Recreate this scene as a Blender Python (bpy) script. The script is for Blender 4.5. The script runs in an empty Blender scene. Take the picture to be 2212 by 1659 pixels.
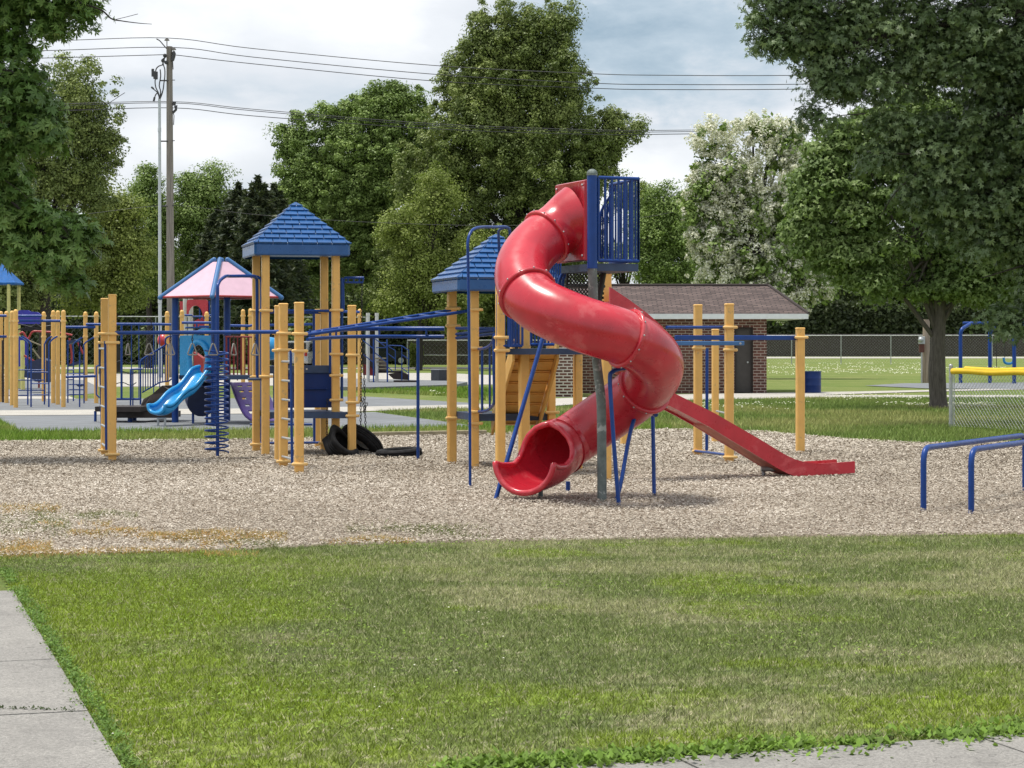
import bpy, math, random
import numpy as np
from mathutils import Vector, Matrix
random.seed(7)
SC = bpy.context.scene
COL = SC.collection
PI = math.pi
R = math.radians

# ------------------------------------------------------------------ camera, world, sun
F = 4500.0                     # focal length in units of a 2212 px wide picture
HZ = 740.0                     # horizon row in that picture
EYE = 1.6
cam = bpy.data.cameras.new('camera')
cam.sensor_width = 36.0
cam.lens = 36.0 * F / 2212.0
cam.shift_y = -(829.5 - HZ) / 2212.0
cam.clip_end = 3000
co = bpy.data.objects.new('camera', cam)
COL.objects.link(co)
co.location = (0, 0, EYE)
co.rotation_euler = (R(90), 0, 0)
SC.camera = co

SUN_EL, SUN_AZ = 72, -58       # azimuth from +Y towards +X
sd = Vector((math.cos(R(SUN_EL)) * math.sin(R(SUN_AZ)), math.cos(R(SUN_EL)) * math.cos(R(SUN_AZ)) * 0.25, math.sin(R(SUN_EL)))).normalized()
sl = bpy.data.lights.new('sun', 'SUN')
sl.energy = 3.6
sl.angle = R(9)
sl.color = (1.0, 0.95, 0.86)
so = bpy.data.objects.new('sun', sl)
COL.objects.link(so)
so.rotation_euler = sd.to_track_quat('Z', 'Y').to_euler()
so.location = (-20, 0, 40)

SC.view_settings.view_transform = 'Standard'
SC.view_settings.look = 'None'
SC.view_settings.exposure = 0.22
SC.view_settings.gamma = 1.0
SC.render.film_transparent = False
try:
    SC.cycles.max_bounces = 6
    SC.cycles.diffuse_bounces = 4
    SC.cycles.transmission_bounces = 3
    SC.cycles.transparent_max_bounces = 6
    SC.cycles.caustics_reflective = False
    SC.cycles.caustics_refractive = False
    SC.cycles.use_adaptive_sampling = False
except Exception:
    pass


class NT:
    """small node-tree writer"""
    def __init__(s, tree):
        s.t = tree
        s.n = tree.nodes
        s.l = tree.links

    def add(s, kind, **kw):
        n = s.n.new(kind)
        for k, v in kw.items():
            if k.startswith('i_'):
                key = k[2:]
                key = int(key) if key.isdigit() else key.replace('_', ' ')
                if isinstance(v, bpy.types.NodeSocket):
                    s.l.new(v, n.inputs[key])
                else:
                    n.inputs[key].default_value = v
            else:
                setattr(n, k, v)
        return n

    def math(s, op, a, b=None, clamp=False):
        n = s.n.new('ShaderNodeMath')
        n.operation = op
        n.use_clamp = clamp
        for i, v in enumerate((a, b)):
            if v is None:
                continue
            if isinstance(v, bpy.types.NodeSocket):
                s.l.new(v, n.inputs[i])
            else:
                n.inputs[i].default_value = v
        return n.outputs[0]

    def mix(s, f, a, b, mode='MIX'):
        n = s.n.new('ShaderNodeMix')
        n.data_type = 'RGBA'
        n.blend_type = mode
        for sock, v in ((n.inputs[0], f), (n.inputs[6], a), (n.inputs[7], b)):
            if isinstance(v, bpy.types.NodeSocket):
                s.l.new(v, sock)
            elif isinstance(v, tuple):
                sock.default_value = (v + (1,))[:4]
            else:
                sock.default_value = v
        return n.outputs[2]

    def ramp(s, fac, stops, interp='LINEAR'):
        n = s.n.new('ShaderNodeValToRGB')
        n.color_ramp.interpolation = interp
        cr = n.color_ramp
        while len(cr.elements) < len(stops):
            cr.elements.new(0.5)
        for e, (p, c) in zip(cr.elements, stops):
            e.position = p
            e.color = (tuple(c) + (1,))[:4] if not isinstance(c, (int, float)) else (c, c, c, 1)
        s.l.new(fac, n.inputs[0])
        return n.outputs[0]

    def noise(s, vec, scale, detail=4, rough=0.55, dist=0.0):
        n = s.n.new('ShaderNodeTexNoise')
        n.inputs['Scale'].default_value = scale
        n.inputs['Detail'].default_value = detail
        n.inputs['Roughness'].default_value = rough
        n.inputs['Distortion'].default_value = dist
        if vec is not None:
            s.l.new(vec, n.inputs['Vector'])
        return n.outputs[0]


# world: Nishita sky seen through an overcast of broken cloud
w = bpy.data.worlds.new('World')
SC.world = w
w.use_nodes = True
for n in list(w.node_tree.nodes):
    w.node_tree.nodes.remove(n)
W = NT(w.node_tree)
tc = W.add('ShaderNodeTexCoord')
sky = W.add('ShaderNodeTexSky', sky_type='NISHITA')
sky.sun_disc = False
sky.sun_elevation = R(SUN_EL)
sky.sun_rotation = R(SUN_AZ)
bgs = W.add('ShaderNodeBackground', i_Strength=0.10)
W.l.new(sky.outputs[0], bgs.inputs['Color'])
mp = W.add('ShaderNodeMapping', i_Vector=tc.outputs['Generated'])
mp.inputs['Scale'].default_value = (1, 1, 2.4)
mp.inputs['Location'].default_value = (0.33, 0.0, 0.11)
big = W.noise(mp.outputs[0], 8.5, 8, 0.52, 0.2)
det = W.noise(mp.outputs[0], 26, 8, 0.6, 0.15)


def blob(u, v, ru, rv, amp):
    """a lighter or darker cloud bank in a given direction of the sky"""
    d = Vector(((u - 1106) / F, 1, (HZ - v) / F)).normalized()
    sub = W.add('ShaderNodeVectorMath', operation='SUBTRACT')
    W.l.new(tc.outputs['Generated'], sub.inputs[0])
    sub.inputs[1].default_value = d
    mul = W.add('ShaderNodeVectorMath', operation='MULTIPLY')
    W.l.new(sub.outputs[0], mul.inputs[0])
    mul.inputs[1].default_value = (F / ru, F / ru, F / rv)
    ln = W.add('ShaderNodeVectorMath', operation='LENGTH')
    W.l.new(mul.outputs[0], ln.inputs[0])
    x = W.math('ADD', ln.outputs['Value'], W.math('MULTIPLY', W.math('SUBTRACT', det, 0.5), 1.3))
    g = W.math('SUBTRACT', 1.0, x, clamp=True)
    g = W.math('POWER', g, 0.8)
    return W.math('MULTIPLY', g, amp)


dens = W.math('ADD', W.math('MULTIPLY', W.math('SUBTRACT', big, 0.5), 0.95), W.math('MULTIPLY', W.math('SUBTRACT', det, 0.5), 0.32))
dens = W.math('ADD', dens, 0.60)
for b in ((1480, 60, 430, 260, -0.42), (1250, 130, 260, 200, -0.15), (620, 40, 320, 150, 0.30), (420, 310, 200, 90, 0.28),
          (430, 400, 260, 90, -0.16), (1390, 390, 260, 110, 0.32), (560, 200, 330, 110, -0.14), (880, 30, 240, 150, 0.22), (300, 30, 260, 120, 0.15)):
    dens = W.math('ADD', dens, blob(*b))
ccol = W.ramp(dens, [(0.0, (0.30, 0.40, 0.49)), (0.28, (0.43, 0.52, 0.60)), (0.55, (0.66, 0.69, 0.735)), (0.78, (0.80, 0.82, 0.85)), (1.0, (0.98, 0.98, 0.98))])
bgc = W.add('ShaderNodeBackground', i_Strength=1.08)
W.l.new(ccol, bgc.inputs['Color'])
mx = W.add('ShaderNodeMixShader', i_0=0.93)
W.l.new(bgs.outputs[0], mx.inputs[1])
W.l.new(bgc.outputs[0], mx.inputs[2])
wo = W.add('ShaderNodeOutputWorld')
W.l.new(mx.outputs[0], wo.inputs[0])


# ------------------------------------------------------------------ measuring helpers
def D(u, v, Y):
    return np.array([(u - 1106.0) * Y / F, Y, EYE - (v - HZ) * Y / F])


def YG(v):
    return EYE * F / (v - HZ)


def G(u, v, z=0.0):
    Y = (EYE - z) * F / (v - HZ)
    return np.array([(u - 1106.0) * Y / F, Y, z])


def ZH(v, Y):
    return EYE - (v - HZ) * Y / F


# ------------------------------------------------------------------ materials
MATS = {}


def newmat(name):
    m = bpy.data.materials.new(name)
    m.use_nodes = True
    for n in list(m.node_tree.nodes):
        m.node_tree.nodes.remove(n)
    t = NT(m.node_tree)
    out = t.add('ShaderNodeOutputMaterial')
    bs = t.add('ShaderNodeBsdfPrincipled')
    t.l.new(bs.outputs[0], out.inputs[0])
    MATS[name] = m
    return m, t, bs, out


def setin(t, bs, key, v):
    if isinstance(v, bpy.types.NodeSocket):
        t.l.new(v, bs.inputs[key])
    elif isinstance(v, tuple):
        bs.inputs[key].default_value = (v + (1,))[:4]
    else:
        bs.inputs[key].default_value = v


def paint(name, col, rough=0.35, metal=0.0, var=0.18, scale=6.0, bump=0.05, bscale=60, wear=None, wear2=None, coat=0.0, spec=0.5):
    m, t, bs, out = newmat(name)
    tc = t.add('ShaderNodeTexCoord')
    n = t.noise(tc.outputs['Object'], scale, 6, 0.6)
    dark = tuple(c * (1 - var) for c in col)
    lite = tuple(min(1, c * (1 + var) + 0.01 * var) for c in col)
    c = t.ramp(n, [(0.3, dark), (0.7, lite)])
    if wear:
        wcol, amount, wscale = wear
        n2 = t.noise(tc.outputs['Object'], wscale, 8, 0.7, 0.4)
        f = t.ramp(n2, [(1 - amount - 0.03, 0.0), (1 - amount + 0.03, 1.0)])
        c = t.mix(f, c, wcol)
    if wear2:
        wcol, amount, wscale = wear2
        n2 = t.noise(tc.outputs['Object'], wscale, 6, 0.75, 1.2)
        c = t.mix(t.ramp(n2, [(1 - amount - 0.015, 0.0), (1 - amount + 0.015, 0.85)]), c, wcol)
    setin(t, bs, 'Base Color', c)
    r = t.ramp(t.noise(tc.outputs['Object'], scale * 3, 4, 0.6), [(0.3, rough * 0.8), (0.7, min(1, rough * 1.25))])
    setin(t, bs, 'Roughness', r)
    bs.inputs['Metallic'].default_value = metal
    bs.inputs['Specular IOR Level'].default_value = spec
    bs.inputs['Coat Weight'].default_value = coat
    bs.inputs['Coat Roughness'].default_value = 0.15
    if bump:
        b = t.add('ShaderNodeBump', i_Strength=bump, i_Distance=0.01)
        t.l.new(t.noise(tc.outputs['Object'], bscale, 3, 0.6), b.inputs['Height'])
        t.l.new(b.outputs[0], bs.inputs['Normal'])
    return m


YEL = paint('yellow_paint', (0.78, 0.46, 0.13), 0.42, bump=0.08, bscale=90, var=0.07, wear=((0.50, 0.34, 0.16), 0.36, 7), wear2=((0.22, 0.15, 0.08), 0.315, 16))
YELC = paint('yellow_clamp_paint', (0.80, 0.52, 0.19), 0.35, var=0.08)
BLU = paint('blue_paint', (0.006, 0.048, 0.24), 0.32, var=0.15, wear=((0.05, 0.07, 0.12), 0.30, 14), spec=0.35)
BLUD = paint('dark_blue_vinyl', (0.012, 0.022, 0.07), 0.45, var=0.2, bump=0.1)
BLUR = paint('blue_roof_plastic', (0.018, 0.095, 0.28), 0.3, var=0.12, bump=0.04)
BLUDK = paint('blue_deck_vinyl', (0.03, 0.06, 0.13), 0.5, var=0.2)
BLUP = paint('dark_blue_panel', (0.006, 0.030, 0.15), 0.4, var=0.12, spec=0.3)
BLUS = paint('bright_blue_plastic', (0.02, 0.27, 0.58), 0.25, var=0.08, bump=0.02)
RED = paint('red_plastic', (0.50, 0.020, 0.038), 0.3, var=0.16, scale=3, bump=0.03, bscale=14, coat=0.3, wear=((0.56, 0.07, 0.085), 0.42, 2.2), wear2=((0.30, 0.05, 0.045), 0.30, 12))
REDF = paint('red_faded_underside', (0.52, 0.16, 0.12), 0.6, var=0.2)
PINK = paint('pink_canopy', (0.64, 0.43, 0.53), 0.6, var=0.06)
BLUT = paint('blue_tube_trim', (0.045, 0.15, 0.36), 0.4, var=0.1)
PURP = paint('purple_plastic', (0.16, 0.09, 0.36), 0.4, var=0.1)
REDR = paint('red_rail_paint', (0.35, 0.03, 0.03), 0.4)
GALV = paint('galvanised_steel', (0.44, 0.46, 0.47), 0.45, 0.6, var=0.2)
GRYP = paint('worn_grey_post', (0.13, 0.16, 0.155), 0.6, 0.2, var=0.3, scale=10, wear=((0.35, 0.38, 0.37), 0.42, 8), bump=0.2)
BLK = paint('black_coating', (0.012, 0.012, 0.014), 0.5, var=0.3)
BRN = paint('dark_brown_vinyl', (0.025, 0.016, 0.014), 0.6, var=0.2)
RUBB = paint('tyre_rubber', (0.009, 0.009, 0.010), 0.8, var=0.35, bump=0.3, bscale=40, spec=0.25)
WHT = paint('white_trim', (0.72, 0.76, 0.78), 0.5, var=0.06)
WHTP = paint('white_post', (0.62, 0.62, 0.60), 0.5, var=0.08)
CAPY = paint('bright_yellow_cap', (0.80, 0.52, 0.02), 0.45, var=0.08)
DOOR = paint('grey_brown_door', (0.055, 0.048, 0.045), 0.5, var=0.15)
GRYB = paint('charcoal_bin', (0.035, 0.04, 0.05), 0.6, var=0.2)
SILV = paint('silver_car_paint', (0.48, 0.50, 0.52), 0.25, 0.5, var=0.03, bump=0)
DKCAR = paint('dark_car_paint', (0.02, 0.025, 0.03), 0.25, 0.3, var=0.03, bump=0)
GLS = paint('dark_glass', (0.02, 0.025, 0.03), 0.08, 0.0, var=0.03, bump=0, spec=0.8)
TAIL = paint('tail_lamp_plastic', (0.45, 0.01, 0.01), 0.2, bump=0)
TIMB = paint('weathered_timber', (0.30, 0.26, 0.17), 0.8, var=0.25, scale=14, bump=0.3)
BROWNB = paint('rusty_box', (0.10, 0.035, 0.025), 0.7)
PORC = paint('porcelain', (0.25, 0.23, 0.22), 0.3)
WIREM = paint('wire_metal', (0.06, 0.06, 0.065), 0.5, 0.4, bump=0)


def wood_pole(name, c0, c1, vs=(14, 14, 0.8)):
    m, t, bs, out = newmat(name)
    tc = t.add('ShaderNodeTexCoord')
    mp = t.add('ShaderNodeMapping', i_Vector=tc.outputs['Object'])
    mp.inputs['Scale'].default_value = vs
    n = t.noise(mp.outputs[0], 1.0, 8, 0.65, 0.3)
    n2 = t.noise(tc.outputs['Object'], 1.4, 5, 0.6)
    c = t.ramp(n, [(0.25, c0), (0.6, c1)])
    c = t.mix(t.math('MULTIPLY', n2, 0.5), c, tuple(x * 0.55 for x in c1))
    setin(t, bs, 'Base Color', c)
    bs.inputs['Roughness'].default_value = 0.9
    b = t.add('ShaderNodeBump', i_Strength=0.6, i_Distance=0.02)
    t.l.new(n, b.inputs['Height'])
    t.l.new(b.outputs[0], bs.inputs['Normal'])
    return m


POLE = wood_pole('utility_pole_wood', (0.09, 0.08, 0.07), (0.30, 0.27, 0.24))
POLE2 = wood_pole('short_post_wood', (0.16, 0.11, 0.08), (0.42, 0.34, 0.27))
BARK = wood_pole('bark', (0.03, 0.026, 0.022), (0.15, 0.13, 0.115), (22, 22, 4))
BARKD = wood_pole('dark_bark', (0.012, 0.010, 0.008), (0.05, 0.042, 0.035), (10, 10, 2))


def leafmat(name, c0, c1, c2, trans=0.35, rough=0.5, spec=0.25):
    m, t, bs, out = newmat(name)
    at = t.add('ShaderNodeAttribute', attribute_name='rnd')
    tc = t.add('ShaderNodeTexCoord')
    n = t.noise(tc.outputs['Object'], 0.35, 3, 0.5)
    f = t.math('ADD', t.math('MULTIPLY', at.outputs['Fac'], 0.6), t.math('MULTIPLY', n, 0.5), clamp=True)
    c = t.ramp(f, [(0.2, c0), (0.5, c1), (0.85, c2)])
    setin(t, bs, 'Base Color', c)
    bs.inputs['Roughness'].default_value = rough
    bs.inputs['Specular IOR Level'].default_value = spec
    tr = t.add('ShaderNodeBsdfTranslucent')
    c2_ = t.mix(0.3, c, (0.26, 0.36, 0.06), 'MIX')
    t.l.new(t.mix(1.0, c2_, (0.8, 0.9, 0.6), 'MULTIPLY'), tr.inputs['Color'])
    ms = t.add('ShaderNodeMixShader', i_0=trans)
    t.l.new(bs.outputs[0], ms.inputs[1])
    t.l.new(tr.outputs[0], ms.inputs[2])
    t.l.new(ms.outputs[0], out.inputs[0])
    return m


LF_MAPLE = leafmat('maple_leaves', (0.085, 0.140, 0.040), (0.185, 0.270, 0.085), (0.330, 0.420, 0.170), 0.3)
LF_OAK = leafmat('oak_leaves', (0.048, 0.080, 0.034), (0.112, 0.170, 0.066), (0.240, 0.320, 0.150), 0.2, 0.4, 0.45)
LF_OAKL = leafmat('near_oak_leaves', (0.045, 0.091, 0.027), (0.112, 0.206, 0.046), (0.267, 0.392, 0.117), 0.25, 0.42, 0.35)
LF_BIG = leafmat('big_tree_leaves', (0.084, 0.116, 0.036), (0.167, 0.217, 0.064), (0.312, 0.366, 0.116), 0.2)
LF_BIG2 = leafmat('side_tree_leaves', (0.092, 0.146, 0.041), (0.184, 0.268, 0.070), (0.324, 0.428, 0.132), 0.22)
LF_YG = leafmat('yellow_green_leaves', (0.119, 0.155, 0.037), (0.228, 0.284, 0.067), (0.374, 0.431, 0.123), 0.28)
LF_DK = leafmat('dark_leaves', (0.031, 0.049, 0.018), (0.074, 0.102, 0.032), (0.157, 0.194, 0.060), 0.15)
LF_CON = leafmat('conifer_needles', (0.021, 0.034, 0.020), (0.048, 0.068, 0.037), (0.105, 0.122, 0.059), 0.08)
LF_HEDGE = leafmat('hedge_leaves', (0.026, 0.037, 0.018), (0.055, 0.076, 0.032), (0.109, 0.135, 0.065), 0.15)
FLW = leafmat('white_blossom', (0.660, 0.640, 0.500), (0.800, 0.780, 0.660), (0.900, 0.890, 0.800), 0.25)


def blademat(name):
    m, t, bs, out = newmat(name)
    at = t.add('ShaderNodeAttribute', attribute_name='tint')
    setin(t, bs, 'Base Color', at.outputs['Color'])
    bs.inputs['Roughness'].default_value = 0.6
    bs.inputs['Specular IOR Level'].default_value = 0.2
    tr = t.add('ShaderNodeBsdfTranslucent')
    t.l.new(at.outputs['Color'], tr.inputs['Color'])
    ms = t.add('ShaderNodeMixShader', i_0=0.3)
    t.l.new(bs.outputs[0], ms.inputs[1])
    t.l.new(tr.outputs[0], ms.inputs[2])
    t.l.new(ms.outputs[0], out.inputs[0])
    return m


BLADE = blademat('grass_blades')


def chipmat(name):
    m, t, bs, out = newmat(name)
    at = t.add('ShaderNodeAttribute', attribute_name='rnd')
    c = t.ramp(at.outputs['Fac'], [(0.0, (0.07, 0.05, 0.035)), (0.2, (0.23, 0.195, 0.15)), (0.55, (0.42, 0.37, 0.30)), (0.85, (0.56, 0.505, 0.43)), (1.0, (0.74, 0.68, 0.60))])
    setin(t, bs, 'Base Color', c)
    bs.inputs['Roughness'].default_value = 0.85
    return m


CHIP = chipmat('wood_chips')


def ground_mats():
    # lawn
    m, t, bs, out = newmat('lawn')
    geo = t.add('ShaderNodeNewGeometry')
    p = geo.outputs['Position']
    n1 = t.noise(p, 0.22, 6, 0.6)
    n2 = t.noise(p, 1.7, 6, 0.65)
    n3 = t.noise(p, 28, 5, 0.7)
    f = t.math('ADD', t.math('MULTIPLY', n1, 0.55), t.math('MULTIPLY', n2, 0.45))
    c = t.ramp(f, [(0.30, (0.13, 0.19, 0.045)), (0.47, (0.18, 0.24, 0.065)), (0.60, (0.26, 0.285, 0.10)), (0.75, (0.34, 0.33, 0.15))])
    c = t.mix(t.ramp(n3, [(0.25, 0.65), (0.6, 0.0)]), c, (0.03, 0.045, 0.012))
    setin(t, bs, 'Base Color', c)
    bs.inputs['Roughness'].default_value = 0.95
    bs.inputs['Specular IOR Level'].default_value = 0.1
    b = t.add('ShaderNodeBump', i_Strength=0.9, i_Distance=0.05)
    t.l.new(n3, b.inputs['Height'])
    t.l.new(b.outputs[0], bs.inputs['Normal'])
    # mulch bed under the chips
    m, t, bs, out = newmat('mulch_bed')
    geo = t.add('ShaderNodeNewGeometry')
    p = geo.outputs['Position']
    mp = t.add('ShaderNodeMapping', i_Vector=p)
    mp.inputs['Scale'].default_value = (1, 1.0, 1)
    v = t.add('ShaderNodeTexVoronoi', i_Scale=34.0, i_Randomness=1.0)
    t.l.new(mp.outputs[0], v.inputs['Vector'])
    n = t.noise(p, 0.5, 5, 0.6)
    c = t.ramp(v.outputs['Color'], [(0.1, (0.13, 0.10, 0.075)), (0.5, (0.27, 0.215, 0.165)), (0.9, (0.43, 0.37, 0.30))])
    c = t.mix(t.ramp(n, [(0.35, 0.25), (0.6, 0.0)]), c, (0.12, 0.09, 0.06))
    setin(t, bs, 'Base Color', c)
    bs.inputs['Roughness'].default_value = 0.95
    b = t.add('ShaderNodeBump', i_Strength=0.8, i_Distance=0.02)
    t.l.new(v.outputs['Distance'], b.inputs['Height'])
    t.l.new(b.outputs[0], bs.inputs['Normal'])
    # concrete
    for nm, c0, c1 in (('concrete', (0.25, 0.24, 0.225), (0.35, 0.335, 0.31)), ('pale_concrete', (0.46, 0.435, 0.39), (0.58, 0.555, 0.51))):
        m, t, bs, out = newmat(nm)
        geo = t.add('ShaderNodeNewGeometry')
        p = geo.outputs['Position']
        n = t.noise(p, 1.2, 8, 0.6)
        s = t.noise(p, 75, 5, 0.8)
        c = t.ramp(n, [(0.3, c0), (0.7, c1)])
        c = t.mix(t.ramp(s, [(0.38, 0.7), (0.60, 0.0)]), c, tuple(x * 0.4 for x in c0))
        c = t.mix(t.ramp(t.noise(p, 260, 2, 0.5), [(0.6, 0.0), (0.72, 0.5)]), c, (0.7, 0.68, 0.64))
        c = t.mix(t.ramp(t.noise(p, 3.5, 6, 0.7, 0.6), [(0.5, 0.0), (0.68, 0.45)]), c, tuple(x * 0.55 for x in c0))
        vc = t.add('ShaderNodeTexVoronoi', feature='DISTANCE_TO_EDGE', i_Scale=0.75)
        wv_ = t.add('ShaderNodeVectorMath', operation='ADD')
        t.l.new(p, wv_.inputs[0])
        nz_ = t.add('ShaderNodeTexNoise', i_Scale=5.0)
        t.l.new(p, nz_.inputs['Vector'])
        t.l.new(nz_.outputs['Color'], wv_.inputs[1])
        t.l.new(wv_.outputs[0], vc.inputs['Vector'])
        c = t.mix(t.ramp(vc.outputs['Distance'], [(0.0, 0.6), (0.006, 0.0)]), c, tuple(x * 0.3 for x in c0))
        setin(t, bs, 'Base Color', c)
        bs.inputs['Roughness'].default_value = 0.9
        b = t.add('ShaderNodeBump', i_Strength=0.4, i_Distance=0.004)
        t.l.new(s, b.inputs['Height'])
        t.l.new(b.outputs[0], bs.inputs['Normal'])
    # rubber tiles
    m, t, bs, out = newmat('rubber_tiles')
    geo = t.add('ShaderNodeNewGeometry')
    mp = t.add('ShaderNodeMapping', i_Vector=geo.outputs['Position'])
    mp.inputs['Rotation'].default_value = (0, 0, R(24))
    br = t.add('ShaderNodeTexBrick', i_Scale=1.0, offset=0.0)
    t.l.new(mp.outputs[0], br.inputs['Vector'])
    br.inputs['Brick Width'].default_value = 0.61
    br.inputs['Row Height'].default_value = 0.61
    br.inputs['Mortar Size'].default_value = 0.012
    br.inputs['Mortar Smooth'].default_value = 0.2
    br.inputs['Color1'].default_value = (0.165, 0.175, 0.19, 1)
    br.inputs['Color2'].default_value = (0.20, 0.215, 0.235, 1)
    br.inputs['Mortar'].default_value = (0.055, 0.06, 0.065, 1)
    n = t.noise(geo.outputs['Position'], 1.1, 7, 0.65)
    c = t.mix(t.ramp(n, [(0.3, 0.0), (0.75, 0.45)]), br.outputs['Color'], (0.10, 0.105, 0.11))
    setin(t, bs, 'Base Color', c)
    bs.inputs['Roughness'].default_value = 0.8
    # shingles of the brick building
    m, t, bs, out = newmat('asphalt_shingles')
    tcn = t.add('ShaderNodeTexCoord')
    mp = t.add('ShaderNodeMapping', i_Vector=tcn.outputs['UV'])
    br = t.add('ShaderNodeTexBrick', i_Scale=1.0)
    t.l.new(mp.outputs[0], br.inputs['Vector'])
    br.inputs['Brick Width'].default_value = 0.30
    br.inputs['Row Height'].default_value = 0.13
    br.inputs['Mortar Size'].default_value = 0.022
    br.inputs['Color1'].default_value = (0.07, 0.048, 0.045, 1)
    br.inputs['Color2'].default_value = (0.17, 0.122, 0.112, 1)
    br.inputs['Mortar'].default_value = (0.035, 0.028, 0.028, 1)
    n = t.noise(mp.outputs[0], 1.5, 6, 0.6)
    c = t.mix(t.ramp(n, [(0.35, 0.0), (0.7, 0.35)]), br.outputs['Color'], (0.10, 0.075, 0.068))
    setin(t, bs, 'Base Color', c)
    bs.inputs['Roughness'].default_value = 0.95
    b = t.add('ShaderNodeBump', i_Strength=0.5, i_Distance=0.02)
    t.l.new(br.outputs['Fac'], b.inputs['Height'])
    b.invert = True
    t.l.new(b.outputs[0], bs.inputs['Normal'])
    # bricks
    for nm, mort, ms in (('brick_wall', (0.42, 0.36, 0.31), 0.011), ('pale_jointed_brick', (0.62, 0.57, 0.52), 0.018)):
        m, t, bs, out = newmat(nm)
        tcn = t.add('ShaderNodeTexCoord')
        br = t.add('ShaderNodeTexBrick', i_Scale=1.0)
        t.l.new(tcn.outputs['UV'], br.inputs['Vector'])
        br.inputs['Brick Width'].default_value = 0.24
        br.inputs['Row Height'].default_value = 0.090
        br.inputs['Mortar Size'].default_value = ms
        br.inputs['Color1'].default_value = (0.075, 0.028, 0.022, 1)
        br.inputs['Color2'].default_value = (0.17, 0.065, 0.048, 1)
        br.inputs['Mortar'].default_value = mort + (1,)
        n = t.noise(tcn.outputs['UV'], 1.0, 6, 0.6)
        c = t.mix(t.ramp(n, [(0.35, 0.0), (0.75, 0.35)]), br.outputs['Color'], (0.09, 0.06, 0.05))
        setin(t, bs, 'Base Color', c)
        bs.inputs['Roughness'].default_value = 0.9
        b = t.add('ShaderNodeBump', i_Strength=0.4, i_Distance=0.01)
        t.l.new(br.outputs['Fac'], b.inputs['Height'])
        b.invert = True
        t.l.new(b.outputs[0], bs.inputs['Normal'])


ground_mats()


# ------------------------------------------------------------------ mesh builder
ORG = {}


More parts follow.
